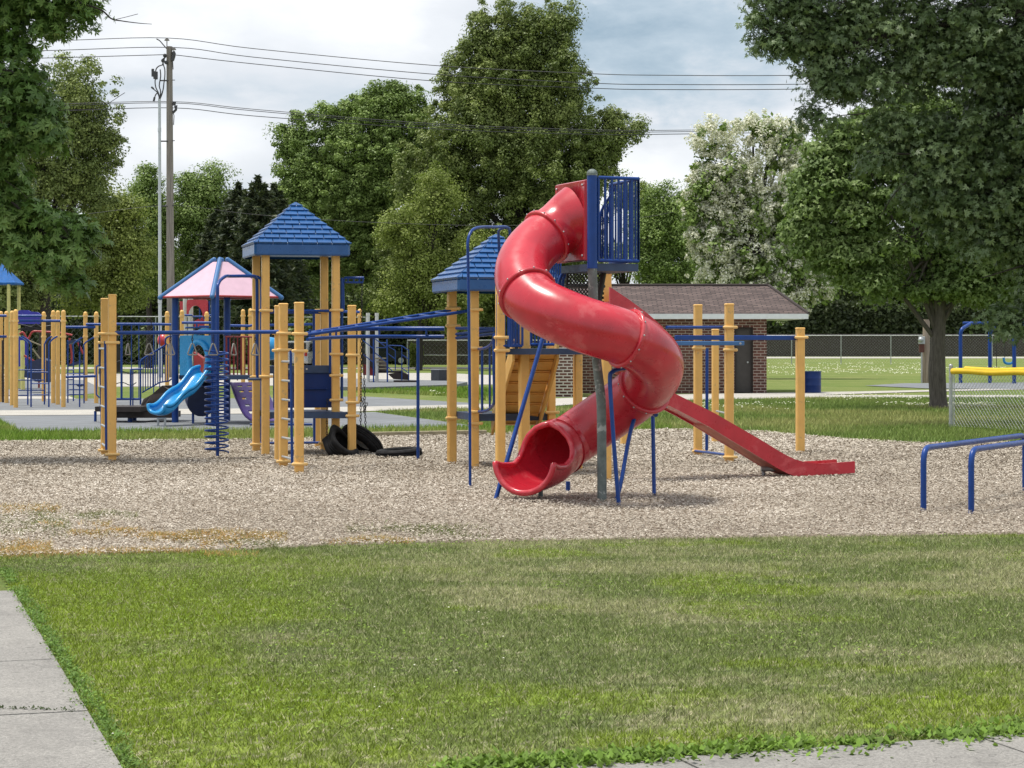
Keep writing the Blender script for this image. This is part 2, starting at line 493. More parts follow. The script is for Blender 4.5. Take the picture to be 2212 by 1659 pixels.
class MB:
    def __init__(s):
        s.v, s.f, s.sm, s.uv, s.n = [], [], [], [], 0

    def add(s, verts, faces, smooth=False, uv=None):
        verts = np.asarray(verts, float)
        s.v.append(verts)
        for k, f in enumerate(faces):
            s.f.append(tuple(i + s.n for i in f))
            s.sm.append(smooth)
            s.uv.append(uv[k] if uv else None)
        s.n += len(verts)
        return s

    def box(s, c, size, rz=0.0, bev=0.0, tilt=None):
        hx, hy, hz = [a / 2 for a in size]
        if bev > 0:
            b = bev
            ring = [(-hx + b, -hy), (hx - b, -hy), (hx, -hy + b), (hx, hy - b), (hx - b, hy), (-hx + b, hy), (-hx, hy - b), (-hx, -hy + b)]
            inn = [(x * (hx - b) / hx if hx else x, y * (hy - b) / hy if hy else y) for x, y in ring]
            vs = [(x, y, -hz) for x, y in inn] + [(x, y, -hz + b) for x, y in ring] + [(x, y, hz - b) for x, y in ring] + [(x, y, hz) for x, y in inn]
            fs = [tuple(range(7, -1, -1)), tuple(range(24, 32))]
            for r_ in range(3):
                for i in range(8):
                    j = (i + 1) % 8
                    fs.append((r_ * 8 + i, r_ * 8 + j, r_ * 8 + 8 + j, r_ * 8 + 8 + i))
        else:
            vs = [(x, y, z) for z in (-hz, hz) for x, y in ((-hx, -hy), (hx, -hy), (hx, hy), (-hx, hy))]
            fs = [(3, 2, 1, 0), (4, 5, 6, 7), (0, 1, 5, 4), (1, 2, 6, 5), (2, 3, 7, 6), (3, 0, 4, 7)]
        M = Matrix.Rotation(rz, 3, 'Z')
        if tilt is not None:
            M = M @ tilt
        A = np.array(M)
        vs = np.array(vs) @ A.T + np.asarray(c)
        return s.add(vs, fs)

    def tube(s, pts, r, n=10, closed=False, caps=True):
        P = np.asarray(pts, float)
        m = len(P)
        r = np.broadcast_to(np.asarray(r, float), (m,))
        T = np.zeros_like(P)
        if closed:
            T = np.roll(P, -1, 0) - np.roll(P, 1, 0)
        else:
            T[1:-1] = P[2:] - P[:-2]
            T[0] = P[1] - P[0]
            T[-1] = P[-1] - P[-2]
        T /= np.maximum(np.linalg.norm(T, axis=1)[:, None], 1e-9)
        up = np.array([0, 0, 1.0]) if abs(T[0][2]) < 0.9 else np.array([1.0, 0, 0])
        N = np.cross(T[0], up)
        N /= np.linalg.norm(N)
        a = np.arange(n) * 2 * PI / n
        vs = []
        for i in range(m):
            N = N - T[i] * np.dot(N, T[i])
            N /= max(np.linalg.norm(N), 1e-9)
            B = np.cross(T[i], N)
            vs.append(P[i] + r[i] * (np.outer(np.cos(a), N) + np.outer(np.sin(a), B)))
        vs = np.concatenate(vs)
        fs = []
        for i in range(m if closed else m - 1):
            k = (i + 1) % m
            for j in range(n):
                q = (j + 1) % n
                fs.append((i * n + j, i * n + q, k * n + q, k * n + j))
        s.add(vs, fs, True)
        if caps and not closed:
            s.add(vs[:n], [tuple(range(n - 1, -1, -1))])
            s.add(vs[-n:], [tuple(range(n))])
        return s

    def cap(s, p, r, n=10, h=None, rings=4):
        """dome on top of a round post"""
        h = h or r
        vs, fs = [], []
        for i in range(rings):
            t = i / rings * PI / 2
            for j in range(n):
                a = j * 2 * PI / n
                vs.append((p[0] + r * math.cos(t) * math.cos(a), p[1] + r * math.cos(t) * math.sin(a), p[2] + h * math.sin(t)))
        vs.append((p[0], p[1], p[2] + h))
        for i in range(rings - 1):
            for j in range(n):
                q = (j + 1) % n
                fs.append((i * n + j, i * n + q, (i + 1) * n + q, (i + 1) * n + j))
        for j in range(n):
            fs.append(((rings - 1) * n + j, (rings - 1) * n + (j + 1) % n, rings * n))
        return s.add(vs, fs, True)

    def ball(s, p, r, n=8):
        vs, fs = [], []
        for i in range(1, n):
            t = PI * i / n
            for j in range(n * 2):
                a = PI * j / n
                vs.append((p[0] + r * math.sin(t) * math.cos(a), p[1] + r * math.sin(t) * math.sin(a), p[2] + r * math.cos(t)))
        m = n * 2
        k = len(vs)
        vs += [(p[0], p[1], p[2] + r), (p[0], p[1], p[2] - r)]
        for i in range(n - 2):
            for j in range(m):
                q = (j + 1) % m
                fs.append((i * m + j, (i + 1) * m + j, (i + 1) * m + q, i * m + q))
        for j in range(m):
            q = (j + 1) % m
            fs.append((k, j, q))
            fs.append((k + 1, (n - 2) * m + q, (n - 2) * m + j))
        return s.add(vs, fs, True)

    def poly(s, pts, uv=None):
        return s.add(pts, [tuple(range(len(pts)))], uv=[uv] if uv else None)

    def prism(s, pts, d):
        """closed polygon swept by vector d"""
        P = np.asarray(pts, float)
        n = len(P)
        vs = np.concatenate([P, P + np.asarray(d, float)])
        fs = [tuple(range(n - 1, -1, -1)), tuple(range(n, 2 * n))] + [(i, (i + 1) % n, n + (i + 1) % n, n + i) for i in range(n)]
        return s.add(vs, fs)

    def build(s, name, mat, parent=None, label=None):
        me = bpy.data.meshes.new(name)
        V = np.concatenate(s.v) if s.v else np.zeros((0, 3))
        root = parent
        o = bpy.data.objects.new(name, me)
        org = np.zeros(3)
        if parent is not None:
            org = ORG[parent.name]
            o.parent = parent
        ORG[o.name] = org
        me.from_pydata((V - org).tolist(), [], s.f)
        me.polygons.foreach_set('use_smooth', s.sm)
        if any(u is not None for u in s.uv):
            ul = me.uv_layers.new(name='UVMap')
            for p, u in zip(me.polygons, s.uv):
                if u is not None:
                    for li, c in zip(p.loop_indices, u):
                        ul.data[li].uv = c
        me.materials.append(mat)
        me.update()
        COL.objects.link(o)
        if label:
            o['label'] = label
        return o


def thing(name, label, cat, loc, group=None):
    o = bpy.data.objects.new(name, None)
    o.empty_display_size = 0.2
    COL.objects.link(o)
    loc = np.asarray(loc, float)
    o.location = loc
    ORG[o.name] = loc
    o['label'] = label
    o['category'] = cat
    if group:
        o['group'] = group
    return o


def tag(o, label, cat, group=None, kind=None):
    o['label'] = label
    o['category'] = cat
    if group:
        o['group'] = group
    if kind:
        o['kind'] = kind
    return o


def struct(o, label=None):
    o['kind'] = 'structure'
    if label:
        o['label'] = label
    return o


def arc(p0, corner, p1, rad, n=6):
    """polyline p0 -> rounded corner -> p1"""
    p0, c, p1 = map(lambda q: np.asarray(q, float), (p0, corner, p1))
    a = (p0 - c) / np.linalg.norm(p0 - c)
    b = (p1 - c) / np.linalg.norm(p1 - c)
    s, e = c + a * rad, c + b * rad
    out = [p0]
    for i in range(n + 1):
        t = i / n
        out.append((1 - t) ** 2 * s + 2 * t * (1 - t) * c + t * t * e)
    out.append(p1)
    return out


def smooth_path(pts, n=8):
    """Catmull-Rom through pts"""
    P = [np.asarray(p, float) for p in pts]
    P = [2 * P[0] - P[1]] + P + [2 * P[-1] - P[-2]]
    out = []
    for i in range(1, len(P) - 2):
        for k in range(n):
            t = k / n
            out.append(0.5 * ((2 * P[i]) + (P[i + 1] - P[i - 1]) * t + (2 * P[i - 1] - 5 * P[i] + 4 * P[i + 1] - P[i + 2]) * t * t + (3 * P[i] - P[i - 1] - 3 * P[i + 1] + P[i + 2]) * t ** 3))
    out.append(P[-2])
    return out


# ------------------------------------------------------------------ ground
def sheet(name, pts, mat, z, jitter=0.0, step=0.35, seed=1):
    """flat ground sheet; pts are ground points (x, y); long edges get a ragged line"""
    rng = random.Random(seed)
    P = []
    n = len(pts)
    for i in range(n):
        a, b = np.array(pts[i][:2]), np.array(pts[(i + 1) % n][:2])
        L = np.linalg.norm(b - a)
        k = max(1, int(L / step)) if jitter else 1
        for j in range(k):
            q = a + (b - a) * j / k
            if jitter:
                q = q + np.array([rng.uniform(-1, 1), rng.uniform(-1, 1)]) * jitter
            P.append((q[0], q[1], z))
    m = MB()
    area = sum(P[i][0] * P[(i + 1) % len(P)][1] - P[(i + 1) % len(P)][0] * P[i][1] for i in range(len(P)))
    if area < 0:
        P.reverse()
    m.poly(P)
    return struct(m.build(name, MATS[mat]))


g = MB()
g.poly([(-900, -30, 0), (900, -30, 0), (900, 1500, 0), (-900, 1500, 0)])
struct(g.build('ground', MATS['lawn']))

MULCH_NEAR = [(-700, 1240), (0, 1207), (60, 1204), (400, 1197), (560, 1189), (700, 1182), (1100, 1172), (1700, 1163), (2212, 1157), (3000, 1148)]
MULCH_FAR = [(3000, 948), (2212, 957), (2004, 959), (1825, 950), (1646, 934), (1450, 929), (1060, 939), (900, 943), (400, 953), (0, 955), (-700, 958)]
mulch_pts = [G(u, v) for u, v in MULCH_NEAR + MULCH_FAR]
sheet('mulch_ground', mulch_pts, 'mulch_bed', 0.004, 0.04, 0.3)
sheet('rubber_tile_surface', [G(u, v) for u, v in [(-500, 899), (-200, 898.5), (0, 906), (45, 932), (600, 929), (1040, 922), (810, 890.5), (553, 894)]], 'rubber_tiles', 0.004)
sheet('sidewalk', [G(u, v) for u, v in [(-900, 900), (-900, 888), (0, 887.3), (560, 883), (1100, 873.5), (1100, 885), (960, 882.5), (770, 890), (553, 894.5), (0, 898.5)]], 'pale_concrete', 0.012)
sheet('rubber_tile_surface', [G(u, v) for u, v in [(-900, 888), (0, 887.3), (560, 883), (1068, 874), (790, 857), (500, 861), (-900, 864)]], 'rubber_tiles', 0.008)
sheet('path', [G(u, v) for u, v in [(-900, 864), (165, 862.5), (150, 857), (-900, 857)]], 'pale_concrete', 0.014)
sheet('rubber_tile_surface', [G(u, v) for u, v in [(-900, 857), (140, 856), (205, 850), (212, 836), (180, 821), (-900, 816)]], 'rubber_tiles', 0.006)
sheet('parking_lot', [G(u, v) for u, v in [(-900, 816), (-900, 808), (960, 806), (1068, 811), (1068, 831), (640, 833), (212, 836), (180, 821)]], 'pale_concrete', 0.010)
mb = MB()
pts = [G(u, v) for u, v in [(640, 821), (975, 829), (1010, 832), (985, 838), (800, 844), (600, 842)]]
mb.prism([(p[0], p[1], 0) for p in pts][::-1], (0, 0, 0.12))
struct(mb.build('rubber_pad', MATS['rubber_tiles']))
sheet('road', [G(u, v) for u, v in [(-1500, 797.5), (1150, 797.5), (1150, 793.5), (-1500, 793.5)]], 'pale_concrete', 0.012)
sheet('road', [G(u, v) for u, v in [(1500, 774.5), (3200, 774), (3200, 771), (1500, 771)]], 'pale_concrete', 0.016)
sheet('path', [G(u, v) for u, v in [(1060, 884), (1085, 870), (1200, 861.5), (1460, 853), (1740, 848), (1850, 846.5), (2212, 839), (2500, 834), (2500, 838), (2212, 842), (2000, 847), (1850, 851.5), (1760, 854.5),
       (2900, 854.5), (2900, 859.5), (1760, 859.5), (1460, 866), (1250, 874), (1100, 885)]], 'pale_concrete', 0.016)
sheet('rubber_tile_surface', [G(u, v) for u, v in [(1868, 834), (1950, 829), (2212, 827), (2900, 827), (2900, 843), (2212, 841.5), (2000, 840)]], 'rubber_tiles', 0.02)

# near concrete walks, real slabs with joints
def slabs(name, a, b, wdt, side, n, seed):
    """row of concrete slabs whose edge runs a->b; side = +1 puts the width to the left of that line"""
    a, b = np.array(a[:2]), np.array(b[:2])
    d = (b - a) / np.linalg.norm(b - a)
    q = np.array([-d[1], d[0]]) * side
    L = np.linalg.norm(b - a) / n
    m = MB()
    rng = random.Random(seed)
    for i in range(n):
        p0 = a + d * (i * L + 0.006)
        p1 = a + d * ((i + 1) * L - 0.006)
        z = 0.022 + rng.uniform(-0.003, 0.003)
        pts = [p0, p1, p1 + q * wdt, p0 + q * wdt]
        if side < 0:
            pts = pts[::-1]
        m.prism([(p[0], p[1], -0.05) for p in pts], (0, 0, 0.05 + z))
    return struct(m.build(name, MATS['concrete']))


la, lb = G(258, 1659), G(0, 1235)
ld = (lb - la) / np.linalg.norm(lb - la)
# joints fall on rows 1546, 1433, 1349
j0 = la + ld * ((G(110, 1546)[1] - la[1]) / ld[1])
slabs('sidewalk', j0 - ld * 1.524 * 3, j0 + ld * 1.524 * 3.0, 1.5, 1, 6, 3)
ra, rb = G(1400, 1652), G(2212, 1596)
rd = (rb - ra) / np.linalg.norm(rb - ra)
slabs('path', ra - rd * 1.2, rb + rd * 2.4, 1.4, -1, 4, 5)


# ------------------------------------------------------------------ scattered blades and chips
def vnoise(x, y, scale, seed):
    """cheap smooth value noise in numpy"""
    rng = np.random.default_rng(seed)
    tab = rng.random((64, 64))
    X, Y = x * scale, y * scale
    xi, yi = np.floor(X).astype(int), np.floor(Y).astype(int)
    fx, fy = X - xi, Y - yi
    fx, fy = fx * fx * (3 - 2 * fx), fy * fy * (3 - 2 * fy)
    g = lambda i, j: tab[i % 64, j % 64]
    return (g(xi, yi) * (1 - fx) + g(xi + 1, yi) * fx) * (1 - fy) + (g(xi, yi + 1) * (1 - fx) + g(xi + 1, yi + 1) * fx) * fy


def fbm(x, y, s, seed):
    return (vnoise(x, y, s, seed) * 0.5 + vnoise(x, y, s * 2.1, seed + 1) * 0.3 + vnoise(x, y, s * 4.7, seed + 2) * 0.2)


def raw_mesh(name, V, Fc, mat, attrs=None, kind='stuff', label=None, parent=None, smooth=False, cat=None):
    """fast mesh from numpy arrays; Fc is (n, k)"""
    me = bpy.data.meshes.new(name)
    n, k = Fc.shape
    org = ORG[parent.name] if parent is not None else np.zeros(3)
    me.vertices.add(len(V))
    me.vertices.foreach_set('co', (V - org).astype(np.float32).ravel())
    me.loops.add(n * k)
    me.loops.foreach_set('vertex_index', Fc.astype(np.int32).ravel())
    me.polygons.add(n)
    me.polygons.foreach_set('loop_start', np.arange(0, n * k, k, dtype=np.int32))
    me.update(calc_edges=True)
    me.validate()
    for an, av in (attrs or {}).items():
        if av.ndim == 1:
            a = me.attributes.new(an, 'FLOAT', 'POINT')
            a.data.foreach_set('value', av.astype(np.float32))
        else:
            a = me.attributes.new(an, 'FLOAT_COLOR', 'POINT')
            c = np.ones((len(av), 4), np.float32)
            c[:, :3] = av
            a.data.foreach_set('color', c.ravel())
    me.materials.append(mat)
    o = bpy.data.objects.new(name, me)
    ORG[o.name] = org
    if parent is not None:
        o.parent = parent
    COL.objects.link(o)
    if kind:
        o['kind'] = kind
    if label:
        o['label'] = label
    if cat:
        o['category'] = cat
    return o


def in_poly(x, y, poly):
    inside = np.zeros(len(x), bool)
    n = len(poly)
    for i in range(n):
        x1, y1 = poly[i][:2]
        x2, y2 = poly[(i + 1) % n][:2]
        c = ((y1 > y) != (y2 > y)) & (x < (x2 - x1) * (y - y1) / (y2 - y1 + 1e-12) + x1)
        inside ^= c
    return inside


def scatter(poly, n, seed, bias=None):
    rng = np.random.default_rng(seed)
    P = np.array([p[:2] for p in poly])
    lo, hi = P.min(0), P.max(0)
    xs = rng.uniform(lo[0], hi[0], n)
    ys = rng.uniform(lo[1], hi[1], n)
    k = in_poly(xs, ys, poly)
    # keep what a lens a few steps either side could see
    k &= np.abs(xs) < ys * 0.2458 + 2.8
    return xs[k], ys[k]


def lawn_tint(x, y, rng):
    """colour of the turf: lush and yellow-green by the walks, sage and straw further in"""
    n1 = fbm(x, y, 0.55, 11)
    n2 = fbm(x + 40, y, 1.7, 21)
    n3 = fbm(x * 0.8, y * 1.5, 1.0, 31)
    dl = (x - (-1.476)) * ld[1] - (y - 7.83) * ld[0]          # distance from the left walk
    dr = y - (ra[1] + (x - ra[0]) * rd[1] / rd[0])            # distance from the front walk
    lush = np.clip(1.25 - dl / 1.25 + (n1 - 0.5) * 4.0, 0, 1)
    lush = np.maximum(lush, np.clip(1.1 - dr / 1.3 + (n2 - 0.5) * 3.0, 0, 1))
    lush = np.maximum(lush, np.clip((fbm(x - 9, y * 1.6, 0.8, 77) - 0.62) * 9, 0, 0.8))
    straw = np.clip((n3 - 0.44) * 4.5, 0, 1) * (1 - lush * 0.85)
    g0 = np.array([0.225, 0.305, 0.030])
    g1 = np.array([0.19, 0.24, 0.072])
    g2 = np.array([0.43, 0.41, 0.23])
    c = g1[None] * (1 - lush)[:, None] + g0[None] * lush[:, None]
    c = c * (1 - straw * 0.42)[:, None] + g2[None] * (straw * 0.42)[:, None]
    r = rng.random(len(x))
    c = c * (0.42 + 1.15 * r ** 1.3)[:, None]
    dry = (rng.random(len(x)) < 0.08 + 0.16 * straw)
    c[dry] = np.array([0.50, 0.47, 0.29]) * (0.7 + 0.5 * rng.random(dry.sum()))[:, None]
    return c


def blades(name, x, y, h, wd, tint, seed, z0=0.0, label=None, lean=0.5, cat=None):
    rng = np.random.default_rng(seed)
    n = len(x)
    a = rng.random(n) * 2 * PI
    hh = h * (0.5 + rng.random(n))
    ww = wd * (0.7 + 0.6 * rng.random(n))
    ln = lean * hh * rng.random(n)
    la_ = rng.random(n) * 2 * PI
    V = np.zeros((n, 3, 3))
    V[:, 0] = np.stack([x - np.cos(a) * ww / 2, y - np.sin(a) * ww / 2, np.full(n, z0)], 1)
    V[:, 1] = np.stack([x + np.cos(a) * ww / 2, y + np.sin(a) * ww / 2, np.full(n, z0)], 1)
    V[:, 2] = np.stack([x + np.cos(la_) * ln, y + np.sin(la_) * ln, z0 + hh], 1)
    Fc = np.arange(n * 3).reshape(n, 3)
    T = np.repeat(tint, 3, 0)
    return raw_mesh(name, V.reshape(-1, 3), Fc, BLADE, {'tint': T}, 'stuff', label, cat=cat)


rng = np.random.default_rng(5)
near_lawn = [G(u, v) for u, v in [(-30, 1206), (60, 1203), (400, 1196), (560, 1188), (700, 1181), (1100, 1171), (1700, 1162), (2212, 1156), (3000, 1147)]]
near_lawn += [ra + rd * 8, ra + rd * -1.2, (0.6, 5.0), (la - ld * 1.0), lb + ld * 0.0]
near_poly = [tuple(p[:2]) for p in near_lawn]
x, y = scatter(near_poly, 950000, 2)
# thin out with distance: far blades may be fewer
keep = rng.random(len(x)) < np.clip(1.25 - (y - 8) / 16, 0.5, 1)
x, y = x[keep], y[keep]
blades('grass', x, y, 0.027, 0.0062, lawn_tint(x, y, rng), 3, label='mown patchy green lawn in front of the playground', lean=1.7, cat='grass')
# soil-dark turf base with the same colour patches, so gaps between blades are not one flat tone
gx, gy = np.meshgrid(np.linspace(-5, 6.5, 260), np.linspace(5.2, 17.8, 260))
gx, gy = gx.ravel(), gy.ravel()
idx = np.arange(260 * 260).reshape(260, 260)
q = np.stack([idx[:-1, :-1], idx[:-1, 1:], idx[1:, 1:], idx[1:, :-1]], -1).reshape(-1, 4)
cx, cy = gx[q].mean(1), gy[q].mean(1)
q = q[in_poly(cx, cy, near_poly)]
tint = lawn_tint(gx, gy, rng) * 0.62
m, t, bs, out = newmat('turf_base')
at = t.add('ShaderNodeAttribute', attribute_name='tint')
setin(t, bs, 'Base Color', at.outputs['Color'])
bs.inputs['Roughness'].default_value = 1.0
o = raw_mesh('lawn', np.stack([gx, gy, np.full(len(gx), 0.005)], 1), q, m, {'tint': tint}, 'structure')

# ragged leafy weeds along the walks
def weeds(name, pts, n, size, seed, label, spread=0.06, col=(0.07, 0.17, 0.02)):
    rng = np.random.default_rng(seed)
    k = rng.integers(0, len(pts) - 1, n)
    t_ = rng.random(n)[:, None]
    P = np.array([p[:2] for p in pts])
    c = P[k] * (1 - t_) + P[k + 1] * t_
    c = c + rng.normal(0, spread, (n, 2)) * (0.35 + 1.5 * fbm(c[:, 0] * 3 + 20, c[:, 1] * 3 + 20, 1.1, seed))[:, None]
    ok_ = fbm(c[:, 0] * 3 + 9, c[:, 1] * 3, 1.6, seed + 1) > 0.36
    c = c[ok_]
    n = len(c)
    ang = rng.random(n) * 2 * PI
    sz = size * (0.5 + rng.random(n))
    el = rng.uniform(0.05, 0.9, n)
    dx = np.stack([np.cos(ang) * np.cos(el), np.sin(ang) * np.cos(el), np.sin(el)], 1)
    sx = np.stack([-np.sin(ang), np.cos(ang), np.zeros(n)], 1)
    b = np.concatenate([c, rng.uniform(0.0, 0.03, (n, 1))], 1)
    V = np.stack([b, b + dx * (sz * 0.5)[:, None] + sx * (sz * 0.26)[:, None], b + dx * sz[:, None], b + dx * (sz * 0.5)[:, None] - sx * (sz * 0.26)[:, None]], 1)
    tint = np.array(col)[None] * (0.55 + 0.9 * rng.random(n))[:, None]
    return raw_mesh(name, V.reshape(-1, 3), np.arange(n * 4).reshape(n, 4), BLADE, {'tint': np.repeat(tint, 4, 0)}, 'stuff', label, cat='weeds')


weeds('weeds', [ra - rd * 0.75 + np.array([0, 0.06, 0]), ra + np.array([0, 0.05, 0]), rb + np.array([0, 0.05, 0]), rb + rd], 9000, 0.034, 8, 'bright leafy weeds along the edge of the front walk', 0.075, (0.155, 0.255, 0.04))
weeds('weeds', [la - ld * 0.5 + np.array([0.04, 0, 0]), lb + np.array([0.04, 0, 0])], 9000, 0.017, 9, 'low clover and weeds along the edge of the grey sidewalk', 0.028, (0.14, 0.24, 0.05))
rngc = np.random.default_rng(77)
xc, yc = scatter(near_poly, 70000, 78)
tc_ = lawn_tint(xc, yc, rngc)
kc_ = (fbm(xc, yc, 1.4, 79) > 0.5) & ((xc - (-1.476)) * ld[1] - (yc - 7.83) * ld[0] < 1.9)
kc_ |= (fbm(xc + 5, yc, 1.1, 80) > 0.63)
xc, yc = xc[kc_], yc[kc_]
nC = len(xc)
aC, sC = rngc.random(nC) * 2 * PI, rngc.uniform(0.005, 0.011, nC)
oC = np.stack([xc, yc, rngc.uniform(0.018, 0.034, nC)], 1)
eC = np.stack([np.cos(aC), np.sin(aC), rngc.uniform(-.5, .5, nC)], 1) * sC[:, None]
fC = np.stack([-np.sin(aC), np.cos(aC), rngc.uniform(-.3, .5, nC)], 1) * sC[:, None] * 0.7
VC = np.stack([oC - eC, oC + fC, oC + eC, oC - fC], 1)
raw_mesh('clover_leaves', VC.reshape(-1, 3), np.arange(nC * 4).reshape(nC, 4), BLADE, {'tint': np.repeat(np.array([[0.19, 0.28, 0.045]]) * (0.5 + rngc.random(nC))[:, None], 4, 0)}, 'stuff', 'small round clover leaves mixed into the brightest lawn patches', cat='clover')
jl = j0[:2]
weeds('weeds', [jl + np.array([-0.42, 0.05]), jl + np.array([-0.05, 0.0])], 240, 0.016, 10, 'small weeds growing in a joint of the grey sidewalk', 0.008, (0.06, 0.09, 0.03))

# dry and green weeds in the mulch
def dry_patch(name, rows, n, seed, label, col):
    rng = np.random.default_rng(seed)
    X, Yy = [], []
    for (u0, u1, v0, v1, w_) in rows:
        k = int(n * w_)
        t_ = rng.random(k)
        s_ = rng.normal(0.5, 0.22, k)
        p = np.array([G(a, b)[:2] for a, b in zip(u0 + (u1 - u0) * t_, v0 + (v1 - v0) * s_ + 3 * np.sin(t_ * 9))])
        keep = fbm(p[:, 0] * 2, p[:, 1] * 2, 1.7, seed + 3) + 0.25 * (rng.random(k) - .5) > 0.46
        X.append(p[keep, 0])
        Yy.append(p[keep, 1])
    X, Yy = np.concatenate(X), np.concatenate(Yy)
    c = np.array(col)[rng.integers(0, len(col), len(X))] * (0.6 + 0.8 * rng.random(len(X)))[:, None]
    return blades(name, X, Yy, 0.035, 0.009, c, seed, label=label, lean=1.6, cat='weeds')


OR = [(0.66, 0.40, 0.14), (0.56, 0.36, 0.14), (0.60, 0.48, 0.20), (0.26, 0.28, 0.09)]
dry_patch('dry_weeds', [(150, 380, 1148, 1164, 0.22), (300, 620, 1150, 1172, 0.30), (430, 520, 1164, 1184, 0.08), (0, 110, 1172, 1206, 0.16), (20, 560, 1190, 1203, 0.16), (0, 130, 1090, 1112, 0.07), (90, 240, 1128, 1140, 0.04), (690, 900, 1165, 1176, 0.07)],
          26000, 41, 'dry orange and straw coloured weeds in the wood chips', OR)
dry_patch('green_weeds', [(0, 150, 1100, 1160, 0.35), (160, 300, 1105, 1125, 0.12), (750, 1060, 1132, 1166, 0.38), (380, 600, 1165, 1190, 0.15)],
          9000, 47, 'thin green weeds coming up through the wood chips', [(0.17, 0.24, 0.08), (0.30, 0.31, 0.11), (0.20, 0.21, 0.09)])

# wood chips
x, y = scatter([tuple(p[:2]) for p in mulch_pts], 1800000, 4)
keep = (y < 39) & (rng.random(len(x)) < np.clip(1.45 - y / 34, 0.30, 1))
x, y = x[keep][:640000], y[keep][:640000]
n = len(x)
a = rng.random(n) * 2 * PI
L = rng.uniform(0.010, 0.040, n) * np.clip(y / 24, 0.8, 1.5)
Wd = rng.uniform(0.006, 0.016, n) * np.clip(y / 24, 0.85, 1.5)
ti = rng.normal(0, 0.2, n)
roll = rng.normal(0, 0.25, n)
d1 = np.stack([np.cos(a) * np.cos(ti), np.sin(a) * np.cos(ti), np.sin(ti)], 1)
d2 = np.stack([-np.sin(a) * np.cos(roll), np.cos(a) * np.cos(roll), np.sin(roll)], 1)
hump = 0.030 * fbm(x, y, 1.3, 90)
c = np.stack([x, y, 0.008 + hump * 0.6 + rng.random(n) * 0.018 + np.abs(np.sin(ti)) * L * 0.4], 1)
V = np.stack([c - d1 * L[:, None] / 2 - d2 * Wd[:, None] / 2, c + d1 * L[:, None] / 2 - d2 * Wd[:, None] / 3, c + d1 * L[:, None] / 2 + d2 * Wd[:, None] / 3, c - d1 * L[:, None] / 2 + d2 * Wd[:, None] / 2], 1)
raw_mesh('wood_chips', V.reshape(-1, 3), np.arange(n * 4).reshape(n, 4), CHIP, {'rnd': np.repeat(np.clip(rng.normal(0.54, 0.19, n) + (fbm(x, y, 0.45, 61) - 0.5) * 0.5, 0, 1), 4)}, 'stuff', 'beige and grey wood chip surfacing under the play equipment', cat='wood chips')

# grass of the strips and lawns further away
def far_blades(name, poly, n, h, wd, seed, label, cols, zmin=0.0):
    rng = np.random.default_rng(seed)
    x, y = scatter([tuple(G(u, v)[:2]) for u, v in poly], n, seed)
    f = fbm(x, y, 0.6, seed)[:, None]
    c0, c1, c2 = [np.array(c) for c in cols]
    c = c0 * (1 - f) + c1 * f
    st = np.clip((fbm(x * 0.7, y, 0.35, seed + 9) - 0.5) * 5, 0, 1)[:, None]
    c = c * (1 - st) + c2 * st
    c = c * (0.6 + 0.8 * rng.random((len(x), 1)))
    return blades(name, x, y, h, wd, c, seed, label=label, lean=1.0, cat='grass')


GC = [(0.13, 0.24, 0.03), (0.20, 0.31, 0.045), (0.30, 0.34, 0.10)]
far_blades('grass', [(-600, 957), (0, 954), (400, 952), (900, 942), (1060, 938), (1450, 928), (1450, 916), (1040, 922), (600, 929.5), (45, 932.5), (-20, 900), (-600, 903)], 90000, 0.085, 0.016, 51, 'grass strip between the wood chips and the rubber tiles', GC)
far_blades('grass', [(810, 890.5), (1040, 922), (1450, 929), (1646, 933), (1825, 949), (2004, 958), (2212, 956), (2900, 948), (2900, 861), (1760, 860.5), (1460, 867), (1100, 886), (960, 883)], 190000, 0.075, 0.018, 52, 'shaded lawn with clover between the wood chips and the far path', [(0.15, 0.225, 0.055), (0.21, 0.28, 0.075), (0.34, 0.35, 0.13)])
far_blades('grass', [(760, 847), (960, 856), (1060, 867), (1070, 840), (900, 838), (800, 845)], 14000, 0.10, 0.03, 53, 'small bright lawn behind the rubber tiles', GC)

# clover flowers
def clover(rows, n, seed, label):
    rng = np.random.default_rng(seed)
    X, Yy = [], []
    for u0, u1, v0, v1, w_ in rows:
        k = int(n * w_)
        uu = rng.uniform(u0, u1, k)
        vv = rng.uniform(v0, v1, k)
        p = np.array([G(a, b)[:2] for a, b in zip(uu, vv)])
        kk = fbm(p[:, 0], p[:, 1] * 0.5, 0.6, seed) + 0.25 * (rng.random(k) - 0.5) > 0.55
        X.append(p[kk, 0])
        Yy.append(p[kk, 1])
    X, Yy = np.concatenate(X), np.concatenate(Yy)
    n = len(X)
    s = 0.018 * (Yy / 40) ** 0.8
    z = rng.uniform(0.05, 0.09, n)
    o_ = np.stack([X, Yy, z], 1)
    e = np.array([[-1, 0, 0], [0, -0.6, 0.3], [1, 0, 0], [0, 0.6, 0.8]])
    V = o_[:, None] + e[None] * s[:, None, None]
    return raw_mesh('clover_flowers', V.reshape(-1, 3), np.arange(n * 4).reshape(n, 4), FLW, {'rnd': np.repeat(rng.random(n), 4)}, 'stuff', label, cat='flowers')


clover([(1660, 2212, 795, 812, 0.55), (1660, 2000, 785, 795, 0.15), (1780, 1990, 855, 868, 0.1), (1890, 2150, 875, 884, 0.2)], 2300, 71, 'white clover flowers dotted over the lawn by the path')
clover([(1490, 1760, 874, 890, 0.6), (880, 960, 848, 856, 0.4)], 420, 72, 'sparse white clover in the grass near the brick building')
clover([(200, 1100, 1250, 1640, 1.0)], 60, 73, 'a few white clover heads in the near lawn')

